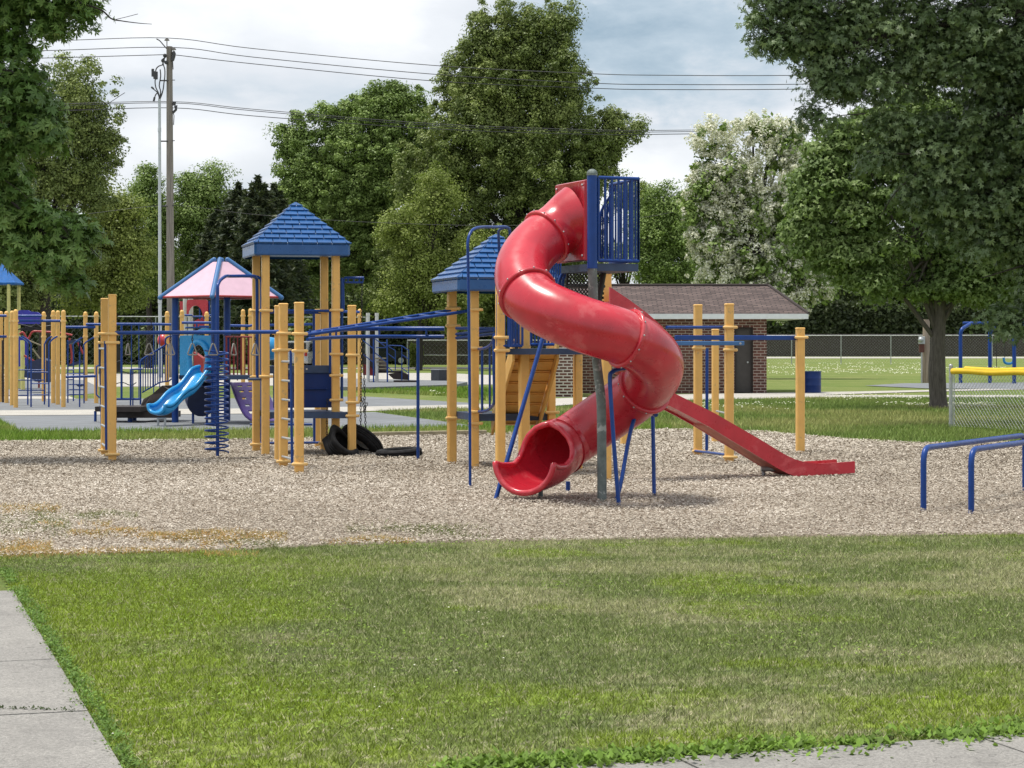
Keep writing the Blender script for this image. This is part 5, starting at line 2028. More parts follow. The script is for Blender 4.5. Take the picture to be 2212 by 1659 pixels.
for i_, (u0, v0) in enumerate(((146.5, 871), (158.5, 867), (172, 880), (181.5, 872))):
    Y_ = YG(v0)
    t_ = (146, 178, 172, 203)[i_]
    pipe('climber_leg', CS, smooth_path([D(u0, v0 + 2, Y_), D(u0, 760, Y_), D(u0, 744, Y_), D((u0 + t_) / 2, 735, Y_), D(t_, 729 if i_ % 2 else 760, Y_)], 4), 0.019)
for (u0, u1, v_, Y_) in ((40, 95, 799, 53), (60, 105, 804, 52), (40, 96, 821, 53), (67, 105, 828.5, 51.5), (40, 96, 843, 53), (67, 105, 853, 51.5), (19, 60, 854, 53), (146, 160, 799, 55), (146, 181, 807.5, 54.5), (146, 160, 820, 55), (147, 181, 830.5, 54.5), (147, 181, 842, 54.5), (147, 181, 852.5, 54.5)):
    pipe('rung', CS, [D(u0, v_, Y_), D(u1, v_, Y_)], 0.015, n=7)
for k_ in range(9):
    pipe('rung', CS, [D(4, 800 + k_ * 7, 56), D(9, 799 + k_ * 7, 55.4)], 0.018, BRN, n=6)
pipe('climber_leg', CS, [D(6.5, 870, 55.5), D(6, 735, 55.5)], 0.03, BRN)
for (u0, v0, u1, v1) in ((208, 792, 214, 789), (208, 792, 208, 852), (208, 852, 215, 859)):
    pipe('handle', CS, [D(u0, v0, 50.0), D(u1, v1, 50.0)], 0.018)
# net climber between rails
pipe('net_pole', CS, [D(262.5, 862, 55), D(262.5, 703, 55)], 0.03)
for k_, v_ in enumerate((779, 802, 826)):
    for s_ in (-1, 1):
        pts_ = [D(262.5 + s_ * x_ * 8, v_ + (1.8 if x_ in (1,) else (5.5 if x_ in (2, 3) else 0)) * 1.0, 55) for x_ in (0, 1, 2, 3, 4)]
        pipe('net_rope', CS, smooth_path(pts_, 3), 0.013, BLK, n=6)
for u_ in (284, 300, 332, 345):
    pipe('net_rope', CS, [D(u_, 702, 55.5), D(u_, 860, 55.5)], 0.014, BLU, n=6)
pipe('rail', CS, [D(250, 862, 55), D(303, 862, 55)], 0.03)

# ================================================================== FAR LEFT PLAY TOWER
FS = thing('play_tower', 'distant play tower with blue roof on thin pale yellow posts and a purple-blue panel', 'play structure', D(45, HZ + 7200 / 72, 72) * np.array([1, 1, 0]))
Y_ = 72.0
m = MB()
zt_, ze = ZH(581, Y_), ZH(611, Y_)
cx_ = D(3, 0, Y_)[0]
hw = D(42, 0, Y_)[0] - cx_
m.add([(cx_ - hw, Y_ - hw, ze), (cx_ + hw, Y_ - hw, ze), (cx_ + hw, Y_ + hw, ze), (cx_ - hw, Y_ + hw, ze), (cx_, Y_, zt_ + 0.2)], [(0, 1, 4), (1, 2, 4), (2, 3, 4), (3, 0, 4), (3, 2, 1, 0)])
m.box((cx_, Y_, ze - 0.03), (hw * 2 + .02, hw * 2 + .02, 0.07), 0, 0.01)
m.build('roof', paint('sun_faded_blue_roof', (0.03, 0.13, 0.38), 0.75, spec=0.2), FS)
YELP = paint('pale_yellow_paint', (0.62, 0.58, 0.20), 0.5)
for dx, dy in ((-.9, -.9), (.62, -.9), (-.9, .9), (.75, .9)):
    m = MB()
    m.tube([(cx_ + dx * hw, Y_ + dy * hw, 0), (cx_ + dx * hw, Y_ + dy * hw, ze)], 0.06, 10)
    m.build('post', YELP, FS)
PANB = paint('purple_blue_plastic', (0.03, 0.03, 0.36), 0.35)
m = MB()
m.prism([D(37, 700, 71), D(37, 674, 71), D(42, 670, 71), D(60, 670, 71), D(66, 673, 71), D(80, 674, 71), D(86, 678, 71), D(86, 700, 71)][::-1], (0, 0.12, 0))
m.build('wave_panel', PANB, FS, 'purple-blue panel with a wavy top edge')
m = MB()
m.prism([D(40, 728, 71.5), D(60, 728, 71.5), D(58, 790, 71.5), D(40, 792, 71.5)][::-1], (0, .1, 0))
m.build('side_panel', PANB, FS)
m = MB()
m.tube([D(49.5, 842, 70), D(48.5, 735, 70)], 0.075, 12)
m.build('post', YELP, FS)
for j_, (a_, b_) in enumerate((((40, 700), (114, 718)), ((38, 712), (80, 703)), ((44, 712), (116, 703)), ((78, 700), (108, 720)), ((52, 714), (114, 708)), ((78, 700), (60, 712)))):
    pipe('net_rope', FS, [D(a_[0], a_[1], 68), D(b_[0], b_[1], 68)], 0.028, BLK, n=6)
for pts_ in ([(42, 722), (50, 718), (60, 733), (70, 717), (88, 716)], [(88, 716), (130, 719), (156, 724)], [(150, 730), (155, 770), (152, 790)], [(166, 735), (180, 765)], [(82, 786), (84, 812), (84, 838)], [(52, 768), (84, 786)]):
    pipe('red_rail', FS, smooth_path([D(a, b, 67) for a, b in pts_], 4), 0.034, REDR, n=7)
m = MB()
m.prism([D(53, 800, 66), D(52, 815, 66), D(68, 818, 66), D(75, 824, 66), D(104, 826, 66), D(105, 780, 66), D(88, 774, 66), D(64, 782, 66), D(54, 792, 66)], (0, 0.8, 0))
m.build('boat_slide', BLUD, FS)
for pl_, dy_ in (([(144, 740), (150, 735), (160, 733), (168, 736), (172, 740), (158, 740), (146, 744)], 62), ([(146, 789), (160, 782), (178, 778), (178, 783), (160, 789), (147, 792)], 60), ([(162, 830), (180, 830), (180, 832), (170, 836)], 58)):
    m = MB()
    m.prism([D(a, b, dy_) for a, b in pl_][::-1], (0, .4, 0))
    m.build('spinner_disc', BLUD, FS)
m = MB()
for a_, b_ in (((52, 731), (88, 746)), ((70, 753), (88, 777)), ((52, 767), (70, 777))):
    m.tube([D(a_[0], a_[1], 71), D(b_[0], b_[1], 71)], 0.03, 6)
m.build('ramp_rail', TIMB, FS)

# ================================================================== RED TOWER BEHIND THE PINK CANOPY
RS = thing('play_tower', 'distant play tower with red tunnel hood, white posts and blue slide behind the pink canopy', 'play structure', D(430, HZ + 7200 / 66, 66) * np.array([1, 1, 0]))
Y_ = 66
for u_, w_ in ((400, .07), (411.5, .085), (463.5, .06)):
    m = MB()
    m.tube([D(u_, HZ + 7200 / Y_, Y_), D(u_, 640, Y_)], w_, 12)
    m.build('post', WHTP, RS)
m = MB()
ins, outs = [], []
for i in range(17):
    a = PI * i / 16
    ins.append(D(422 + 15.5 * math.cos(PI - a), 683 - 23 * math.sin(a), Y_ - .6))
    outs.append(D(426 + 23 * max(-1, min(1, 1.35 * math.cos(PI - a))), 683 - 36 * min(1, 1.35 * math.sin(a)), Y_ - .6))
for i in range(16):
    m.prism([ins[i], ins[i + 1], outs[i + 1], outs[i]], (0, .12, 0))
m.prism([D(388, 651, Y_), D(402, 651, Y_), D(402, 682, Y_), D(389, 682, Y_)][::-1], (0, .3, 0))
m.prism([D(418, 694, Y_), D(440, 683, Y_), D(442, 706, Y_), D(420, 706, Y_)][::-1], (0, .3, 0))
m.build('tunnel_hood', RED, RS)
for a_, b_ in (((397, 681), (416, 681)), ((416, 684), (438, 684)), ((452, 681), (466, 681)), ((400, 708), (447, 707)), ((425, 700), (425, 708))):
    pipe('rail', RS, [D(a_[0], a_[1], Y_ - 1), D(b_[0], b_[1], Y_ - 1)], 0.03)
for u_ in (432, 441, 452):
    pipe('rail', RS, [D(u_, 650, Y_ - .5), D(u_, 690, Y_ - .5)], 0.03)
m = MB()
m.prism([D(418, 760, 52), D(438, 774, 52), D(440, 790, 52), D(434, 808, 52), D(420, 806, 52)][::-1], (0, .5, 0))
m.build('red_slide', REDR, RS)
m = MB()
m.ball(D(354, 735, 62), 0.2, 8)
m.build('red_ball', RED, RS)

# ================================================================== STAIR STRUCTURE AT THE BACK
DS = thing('stair_ramp_structure', 'distant play structure with brown transfer stairs, blue handrails and white posts', 'play structure', D(830, HZ + 7200 / 78, 78) * np.array([1, 1, 0]))
Y_ = 78
for u_ in (795, 814):
    m = MB()
    m.tube([D(u_, HZ + 7200 / Y_, Y_), D(u_, 677, Y_)], 0.065, 12)
    m.tube([D(u_, 682, Y_), D(u_, 676, Y_)], 0.075, 12)
    m.build('post', WHTP, DS)
m = MB()
m.prism([D(783, 768, Y_), D(808, 785, Y_), D(808, 795, Y_), D(785, 786, Y_)][::-1], (0, 1.0, 0))
m.prism([D(784, 764, Y_ + .2), D(810, 765, Y_ + .2), D(838, 786, Y_ + .2), D(838, 803, Y_), D(812, 803, Y_), D(806, 800, Y_)][::-1], (0, 0.3, 0))
m.prism([D(808, 802, Y_), D(868, 801, Y_), D(868, 805, Y_), D(808, 806, Y_)][::-1], (0, 1.0, 0))
m.prism([D(838, 808, Y_), D(868, 803, Y_), D(882, 810, Y_), D(882, 821, Y_), D(850, 819, Y_)][::-1], (0, .8, 0))
m.prism([D(850, 822, Y_ - .3), D(900, 822, Y_ - .3), D(900, 825, Y_ - .3), D(850, 826, Y_ - .3)][::-1], (0, .6, 0))
m.build('stair_flight', BRN, DS)
for i in range(4):
    m = MB()
    m.tube([D(810 + i * 3, 774 + i * 7.5, Y_ - .1), D(838, 774 + i * 7.5, Y_ - .1)], 0.025, 6)
    m.build('tread_edge', TIMB, DS)
for (u0, v0, u1, v1) in ((807, 833, 807, 732), (837, 834, 836, 733), (809, 731, 836, 751), (784, 735, 806, 753), (785, 766, 807, 783), (810, 762, 837, 784), (812, 751, 836, 751), (820, 740, 836, 741), (836, 746, 868, 747), (868, 747, 883, 757), (868, 832, 868, 747), (883, 831, 883, 757), (868, 766, 883, 776), (839, 748, 854, 757), (854, 757, 854, 800), (838, 764, 853, 775), (853, 831, 853, 822), (897, 831, 899, 824), (868, 795, 883, 806), (838, 793, 848, 802)):
    pipe('handrail', DS, [D(u0, v0, Y_ - .2), D(u1, v1, Y_ - .2)], 0.030 if u0 in (807, 837) and u1 - u0 < 3 else 0.018, n=7)
m = MB()
m.prism([D(784, 786, 79), D(812, 795, 79), D(812, 812, 79), D(784, 810, 79)][::-1], (0, .4, 0))
m.build('red_panel', REDR, DS)

# ================================================================== STREET FURNITURE
def box_bin(u0, um, u1, vt, vb, lab):
    Y_ = YG(vb)
    o = thing('litter_bin', lab, 'bin', G((u0 + u1) / 2, vb))
    a_, b_, c_ = D(u0, 0, Y_ + .3)[:2], D(um, 0, Y_)[:2], D(u1, 0, Y_ + .12)[:2]
    d_ = a_ + c_ - b_
    zt = ZH(vt, Y_)
    m = MB()
    m.prism([(p[0], p[1], 0.0) for p in (a_, b_, c_, d_)], (0, 0, zt - 0.03))
    m.build('bin_body', GRYB, o)
    m = MB()
    c0 = (a_ + c_) / 2
    k = lambda p: c0 + (p - c0) * 1.05
    m.prism([(k(p)[0], k(p)[1], zt - 0.03) for p in (a_, b_, c_, d_)], (0, 0, 0.03))
    m.build('bin_lid', GALV, o)


box_bin(931, 948, 967, 797.5, 829, 'charcoal square bin beside the pale concrete lot')

YB = YG(849.5)
cb = G(1757, 849.5)
bn = thing('litter_drum', 'blue drum bin on the path beside the brick building', 'bin', cb)
m = MB()
rb = 0.29
zt = ZH(802, YB)
ring_ = lambda r, z, n=24: [(cb[0] + r * math.cos(i * 2 * PI / n), cb[1] + rb + r * math.sin(i * 2 * PI / n), z) for i in range(n)]
lv = [(rb, 0.0), (rb, 0.03), (rb * .985, 0.05), (rb * .985, zt * .33), (rb * 1.01, zt * .35), (rb * .985, zt * .37), (rb * .985, zt * .65), (rb * 1.01, zt * .67), (rb * .985, zt * .69), (rb * .985, zt - .03), (rb * 1.02, zt - .01), (rb * 1.0, zt), (rb * .93, zt - .01), (rb * .93, 0.1), (0.01, 0.1)]
vs = sum([ring_(r, z) for r, z in lv], [])
m.add(vs, [(i * 24 + j, i * 24 + (j + 1) % 24, (i + 1) * 24 + (j + 1) % 24, (i + 1) * 24 + j) for i in range(len(lv) - 1) for j in range(24)], True)
m.build('drum', BLUP, bn)

# brick building
YW = 65.6
BX0, BX1 = D(1250, 0, YW)[0], D(1656, 0, YW)[0]
zw = ZH(688, YW)
BD = 4.6
bb_ = thing('brick_building', 'small red brick building with brown shingle roof and white fascia behind the red slide', 'building', (BX0 / 2 + BX1 / 2, YW, 0))


def brickwall(name, x0, y0, x1, y1, z0, z1, mat, parent, th=0.0, lab=None):
    L = math.hypot(x1 - x0, y1 - y0)
    m = MB()
    m.add([(x0, y0, z0), (x1, y1, z0), (x1, y1, z1), (x0, y0, z1)], [(0, 1, 2, 3)], uv=[[(0, z0), (L, z0), (L, z1), (0, z1)]])
    return m, L


def wallbox(name, x0, x1, y0, y1, z0, z1, mat, parent, lab=None):
    m = MB()
    c = [(x0, y0), (x1, y0), (x1, y1), (x0, y1)]
    acc = 0
    for i in range(4):
        a, b = c[i], c[(i + 1) % 4]
        L = math.hypot(b[0] - a[0], b[1] - a[1])
        m.add([(a[0], a[1], z0), (b[0], b[1], z0), (b[0], b[1], z1), (a[0], a[1], z1)], [(0, 1, 2, 3)], uv=[[(acc, z0), (acc + L, z0), (acc + L, z1), (acc, z1)]])
        acc += L
    m.add([(x0, y0, z1), (x1, y0, z1), (x1, y1, z1), (x0, y1, z1)], [(0, 1, 2, 3)], uv=[[(0, 0)] * 4])
    return m.build(name, mat, parent, lab)


DX0, DX1 = D(1587, 0, YW)[0], D(1627, 0, YW)[0]
zdoor = ZH(707, YW)
wl = wallbox('wall', BX0, DX0, YW, YW + BD, 0, zw, MATS['brick_wall'], bb_)
wallbox('wall', DX1, BX1, YW, YW + BD, 0, zw, MATS['brick_wall'], bb_)
wallbox('wall', DX0, DX1, YW + 0.001, YW + BD - 0.002, zdoor, zw - 0.002, MATS['brick_wall'], bb_)
m = MB()
m.box(((DX0 + DX1) / 2, YW + 0.16, zdoor / 2), (DX1 - DX0 - 0.10, 0.05, zdoor - 0.05))
dr = m.build('door', DOOR, bb_)
m = MB()
m.box((DX0 + 0.025, YW + 0.12, zdoor / 2), (0.05, 0.14, zdoor))
m.box((DX1 - 0.025, YW + 0.12, zdoor / 2), (0.05, 0.14, zdoor))
m.box(((DX0 + DX1) / 2, YW + 0.12, zdoor - 0.025), (DX1 - DX0 - 0.1, 0.135, 0.05))
m.build('door_frame', BRN, dr)
m = MB()
m.tube([(DX1 - 0.16, YW + 0.13, 0.98), (DX1 - 0.16, YW + 0.07, 0.98)], 0.03, 8)
m.build('handle', GALV, dr)
XL, XR_ = D(1250, 0, YW)[0] - 0.5, D(1741, 0, YW)[0]
yf, yb_ = YW - 0.55, YW + BD + 0.55
zrf = ZH(677.5, yf)
zr = ZH(617, YW + BD / 2)
ym = (yf + yb_) / 2
xr0, xr1 = D(1330, 0, ym)[0] - 2.2, D(1660, 0, ym)[0]
m = MB()
sl_ = math.hypot(ym - yf, zr - zrf)
m.add([(XL, yf, zrf), (XR_, yf, zrf), (xr1, ym, zr), (xr0, ym, zr)], [(0, 1, 2, 3)], uv=[[(0, 0), (XR_ - XL, 0), (xr1 - XL, sl_), (xr0 - XL, sl_)]])
m.add([(XR_, yf, zrf), (XR_, yb_, zrf), (xr1, ym, zr)], [(0, 1, 2)], uv=[[(0, 0), (yb_ - yf, 0), ((yb_ - yf) / 2, 2)]])
m.add([(XL, yb_, zrf), (XR_, yb_, zrf), (xr1, ym, zr), (xr0, ym, zr)], [(3, 2, 1, 0)], uv=[[(0, 0), (5, 0), (5, 3), (0, 3)]])
m.add([(XL, yf, zrf), (XL, yb_, zrf), (xr0, ym, zr)], [(2, 1, 0)], uv=[[(0, 0), (5, 0), (2, 2)]])
rf = m.build('roof', MATS['asphalt_shingles'], bb_)
m = MB()
m.box(((XL + XR_) / 2, yf + 0.02, zrf - 0.085), (XR_ - XL, 0.04, 0.16))
m.box((XR_ - 0.02, (yf + yb_) / 2 + 0.02, zrf - 0.085), (0.04, yb_ - yf - 0.05, 0.16))
m.box(((XL + XR_) / 2, (yf + yb_) / 2, zrf - 0.15), (XR_ - XL - 0.1, yb_ - yf - 0.1, 0.02))
m.build('fascia', WHT, rf)
m = MB()
m.tube([(xr0, ym, zr + 0.01), (xr1, ym, zr + 0.01)], 0.06, 6)
m.tube([(xr1, ym, zr + 0.01), (XR_, yf, zrf + 0.01)], 0.05, 6)
m.build('ridge_cap', MATS['asphalt_shingles'], rf)
# pale jointed wing wall
wx0, wx1 = D(1190, 0, 61.0)[0], D(1240, 0, 61.0)[0]
wallbox('wall', wx0, wx1, 61.0, 64.8, 0, ZH(690, 61), MATS['pale_jointed_brick'], bb_, 'screen wall with wide pale mortar joints')
YSH = 80.0

# wooden service post with meter box
Y_ = YG(827)
up_ = thing('service_post', 'short weathered wooden post with electric meter box behind the maple trunk', 'post', G(2000, 827))
m = MB()
m.tube([D(2000, 830, Y_), D(2001, 690, Y_)], [0.145, 0.135], 14)
m.build('wooden_post', POLE2, up_)
m = MB()
m.tube([D(1991, 829, Y_ - .1), D(1991, 745, Y_ - .1)], 0.035, 8)
m.build('conduit', GALV, up_)
m = MB()
m.box(D(1991, 735, Y_ - .25), (0.24, 0.16, 0.30), 0, 0.01)
m.ball(D(1989, 734, Y_ - .34), 0.11, 8)
m.build('meter_box', GALV, up_)
m = MB()
m.box(D(1991, 752, Y_ - .22), (0.2, 0.14, 0.34), 0, 0.01)
m.build('fuse_box', BROWNB, up_)

# swing set
Y_ = 81.5
sw = thing('swing_set', 'blue arch swing set on the rubber surface under the maple', 'swing set', D(2130, HZ + 7200 / Y_, Y_) * np.array([1, 1, 0]))
for u_, Yq in ((2075, Y_), (2138.5, Y_), (2191, Y_ - 1)):
    pipe('frame_post', sw, smooth_path([D(u_, HZ + 7200 / Yq + 1, Yq), D(u_, 770, Yq), D(u_, 725, Yq), D(u_ + 3, 712, Yq), D(u_ + 10, 706, Yq + 0.2), D(u_ + 24, 698, Yq + .6)], 4), 0.075)
pipe('top_beam', sw, [D(2080, 698, Y_ + .7), D(2300, 697, Y_ + .7)], 0.06)
for u_, v1 in ((2152, 800), (2170, 772), (2186, 772)):
    m = MB()
    m.tube([D(u_, 698, Y_ + .5), D(u_ + 0.6, v1, Y_ + .5)], 0.014, 6)
    m.build('chain', BLK, sw)
m = MB()
c_ = D(2179, 778, Y_ + .5)
for i in range(9):
    a = PI * i / 8
    pass
bk = smooth_path([c_ + (-0.2, 0, 0.1), c_ + (-0.16, 0, -0.08), c_ + (0, 0, -0.14), c_ + (0.16, 0, -0.08), c_ + (0.2, 0, 0.1)], 4)
m.tube(bk, 0.05, 8)
m.build('swing_seat', BLUS, sw)
m = MB()
m.box(D(2155, 803, Y_ + .5), (0.4, 0.16, 0.03), 0, 0.008)
m.build('swing_seat', BLK, sw)

# ballfield fence with yellow cap
fa, fb = D(2054, 0, 39.2)[:2], D(2560, 0, 33.5)[:2]
bf = thing('ballfield_fence', 'low chain-link fence with bright yellow plastic cap at the right edge', 'fence', (fa[0], fa[1], 0))
m = MB()
m.tube([(fa[0], fa[1], -0.05), (fa[0], fa[1], 1.16)], 0.037, 12)
m.cap((fa[0], fa[1], 1.16), 0.040, 12)
m.build('end_post', GALV, bf)
d_ = (fb - fa) / np.linalg.norm(fb - fa)
fs_ = fa + d_ * 0.10
expanded_metal('chain_link', bf, fs_, fb, 0.03, 1.10, GALV, 0.095, 0.0042)
m = MB()
m.tube([(fs_[0], fs_[1], 0.02), (fs_[0], fs_[1], 1.1)], 0.012, 8)
for z_ in (0.08, 0.5, 0.95):
    m.tube([(fa[0], fa[1], z_ - .015), (fa[0], fa[1], z_ + .015)], 0.043, 10)
m.build('tension_bar', GALV, bf)
m = MB()
q0 = fa + d_ * 0.06
m.tube([(q0[0] + d_[0] * t, q0[1] + d_[1] * t, 1.06 + 0.01 * math.sin(t * 4)) for t in np.linspace(0, np.linalg.norm(fb - fa) - .1, 30)], 0.058, 14)
m.tube([(q0[0] + d_[0] * t, q0[1] + d_[1] * t + 0.02, 1.10 + 0.01 * math.sin(t * 3 + 1)) for t in np.linspace(0.4, np.linalg.norm(fb - fa) - .1, 20)], 0.05, 14)
m.build('yellow_cap', CAPY, bf)

# far chain-link fences
def screen_mat():
    m, t, bs, out = newmat('chain_link_far')
    tc = t.add('ShaderNodeTexCoord')
    w1 = t.add('ShaderNodeTexChecker', i_Scale=14.0)
    t.l.new(tc.outputs['UV'], w1.inputs['Vector'])
    bs.inputs['Base Color'].default_value = (0.40, 0.42, 0.43, 1)
    bs.inputs['Metallic'].default_value = 0.4
    bs.inputs['Roughness'].default_value = 0.5
    return m


def far_fence(name, lab, u0, u1, Y0, Y1, zt, step, mids=(), wire=0.006, cell=0.30):
    a, b = D(u0, 0, Y0)[:2], D(u1, 0, Y1)[:2]
    o = thing(name, lab, 'fence', (a[0], a[1], 0))
    L = np.linalg.norm(b - a)
    d = (b - a) / L
    m = MB()
    m.tube([(a[0], a[1], zt), (b[0], b[1], zt)], 0.035, 6)
    for z in mids:
        m.tube([(a[0], a[1], z), (b[0], b[1], z)], 0.028, 6)
    m.build('top_rail', GALV, o)
    n = int(L / step)
    for i in range(n + 1):
        p = a + d * L * i / n
        k = MB()
        k.tube([(p[0], p[1], 0), (p[0], p[1], zt)], 0.038, 6)
        k.build('fence_post', GALV, o)
    expanded_metal('chain_link', o, a, b, 0.03, zt - 0.02, GALV, cell, wire)
    return o


far_fence('chain_link_fence', 'chain-link fence far behind the lawn to the right of the brick building', 1500, 2480, 155, 148, 2.12, 3.4, (), 0.0026, 0.22)
far_fence('chain_link_fence', 'tall chain-link fence in front of the dark trees on the left', -140, 790, 118, 124, 3.1, 6.0, (), 0.0022, 0.36)
far_fence('chain_link_fence', 'chain-link fence with a middle rail between the stair structure and the brick building', 880, 1180, 140, 140, 1.75, 4.7, (0.75,), 0.0024, 0.30)

# ================================================================== UTILITY POLE AND LINES
Yp = 95.0
UP = thing('utility_pole', 'tall weathered wooden utility pole with white conduit riser and tangled cable heads', 'utility pole', D(371, HZ + 7200 / Yp, Yp) * np.array([1, 1, 0]))
m = MB()
m.tube([D(370.5, HZ + 7200 / Yp + 4, Yp), D(367.5, 500, Yp), D(366, 100.5, Yp)], [0.19, 0.17, 0.135], 16)
m.build('pole_shaft', POLE, UP)
WHC = paint('white_conduit', (0.50, 0.54, 0.57), 0.5, var=0.1)
m = MB()
m.tube([D(346.5, 830, Yp - .2), D(345.5, 640, Yp - .2), D(344.5, 213, Yp - .2)], [0.085, 0.08, 0.062], 12)
m.tube([D(345.6, 655, Yp - .2), D(345.5, 640, Yp - .2)], 0.095, 12)
m.tube([D(344.5, 285, Yp - .2), D(344.5, 276, Yp - .2)], 0.078, 12)
m.build('conduit', WHC, UP)
m = MB()
for v_ in (174, 305, 445):
    m.tube([D(345, v_, Yp - .2), D(366, v_, Yp - .1)], 0.035, 6)
    m.tube([D(372, v_ - 1, Yp - .1), D(378, v_ - 1, Yp - .1)], 0.02, 6)
m.build('standoff_bracket', WIREM, UP)
cab = [[(344, 213), (342, 200), (337, 190), (335, 178), (336, 165), (337, 150), (343, 143), (352, 140)], [(344, 213), (347, 198), (344, 185), (347, 165), (346, 150)], [(345, 213), (352, 195), (354, 180), (356, 165), (356, 150), (353, 140), (352, 132)], [(345, 213), (340, 200), (331, 192)], [(342, 200), (336, 205), (332, 219)], [(346, 213), (350, 203), (352, 195)],
       [(337, 165), (330, 160), (328, 152)], [(337, 165), (334, 168), (332, 163)], [(360, 122), (356, 125), (354, 132), (358, 138)], [(360, 105), (352, 96), (345, 88), (338, 84)], [(350, 141), (352, 136), (350, 130), (356, 124)]]
m = MB()
for c_ in cab:
    m.tube(smooth_path([D(a, b, Yp - .25) for a, b in c_], 3), 0.028, 6)
cbn = m.build('cable_bundle', WIREM, UP)
m = MB()
m.tube([D(332, 192, Yp - .3), D(327, 188, Yp - .3)], 0.05, 6)
m.build('cable_end', WIREM, cbn)
m = MB()
m.tube([D(332, 219, Yp - .3), D(334, 210, Yp - .3)], 0.05, 6)
m.build('cable_end', WIREM, cbn)
for (u_, v_) in ((330, 157), (334, 162), (338, 163)):
    m = MB()
    m.box(D(u_, v_, Yp - .3), (0.12, 0.12, 0.36), 0.2, 0.02)
    m.build('fuse', WIREM, cbn)
for (u_, v_) in ((356, 120), (352, 131), (359, 135)):
    m = MB()
    m.ball(D(u_, v_, Yp - .2), 0.09, 5)
    m.build('cable_joint', WIREM, cbn)
for (u_, v_, v2) in ((360.6, 83, 118), (375, 103, 108)):
    m = MB()
    m.tube([D(u_, v_ + 6, Yp), D(u_, v2 + 6, Yp)], 0.025, 6)
    for k_, r_ in enumerate((0.05, 0.09, 0.12)):
        m.tube([D(u_, v_ + k_ * 2 - .8, Yp), D(u_, v_ + k_ * 2 + .8, Yp)], r_, 10)
    m.build('insulator', PORC, UP)
m = MB()
m.tube([D(374, 112, Yp - .1), D(376, 116, Yp - .1), D(375, 122, Yp - .1), D(372, 131, Yp - .1)], 0.085, 8)
m.tube([D(377, 232, Yp - .1), D(381, 228, Yp - .1), D(380, 237, Yp - .1), D(374, 243, Yp - .1)], 0.06, 8)
m.tube([D(376, 228, Yp - .1), D(377, 220, Yp - .1)], 0.07, 8)
m.tube([D(374, 243, Yp - .1), D(376, 250, Yp - .1), D(375, 270, Yp - .1)], 0.02, 6)
m.tube([D(373, 131, Yp - .1), D(374, 150, Yp - .1)], 0.02, 6)
m.build('arrester', WIREM, UP)


def wire(lab, pts, Y0=95.0, r=0.018, slope=0.0):
    o = thing('power_line', lab, 'power line', D(pts[0][0], pts[0][1], Y0), 'power lines')
    P_ = smooth_path([D(a, b, Y0 + (a - 366) * slope) for a, b in pts], 6)
    m = MB()
    m.tube(P_, r, 6)
    m.build('wire', WIREM, o)


wire('topmost power line, running over the top of the utility pole', [(-200, 92), (110, 88), (361, 82), (548, 105), (933, 141), (1263, 158.5), (1430, 162.5), (1776, 162), (2300, 148)])
wire('second power line from the top', [(-200, 116), (110, 109), (375, 102.5), (548, 123.5), (933, 160), (1267, 179), (1430, 182.5), (1776, 181), (2300, 165)])
wire('third power line from the top', [(-200, 132), (110, 125), (358, 118), (372, 118), (548, 138), (933, 174.6), (1267, 190), (1430, 193.5), (1776, 191.5), (2300, 176)])
wire('fourth power line, upper one of the lower bundle', [(-200, 232), (110, 225), (372, 219.5), (548, 236), (933, 267), (1263, 280), (1430, 281.5), (1776, 275), (2300, 255)], r=0.016)
wire('fifth power line, middle one of the lower bundle', [(-200, 239), (110, 229), (372, 222.5), (548, 239.5), (933, 271), (1263, 283.5), (1430, 285), (1776, 277.5), (2300, 257)], r=0.016)
wire('sixth power line, lowest of the bundle', [(-200, 246), (110, 240), (372, 233), (548, 250.5), (933, 278), (1263, 290), (1430, 290), (1776, 283), (2300, 262)], r=0.018)
wire('thin low cable crossing in front of the trees', [(-100, 492), (178, 463), (369, 444), (548, 463), (800, 480), (1106, 487), (1371, 472), (1530, 440), (1700, 400)], r=0.010)

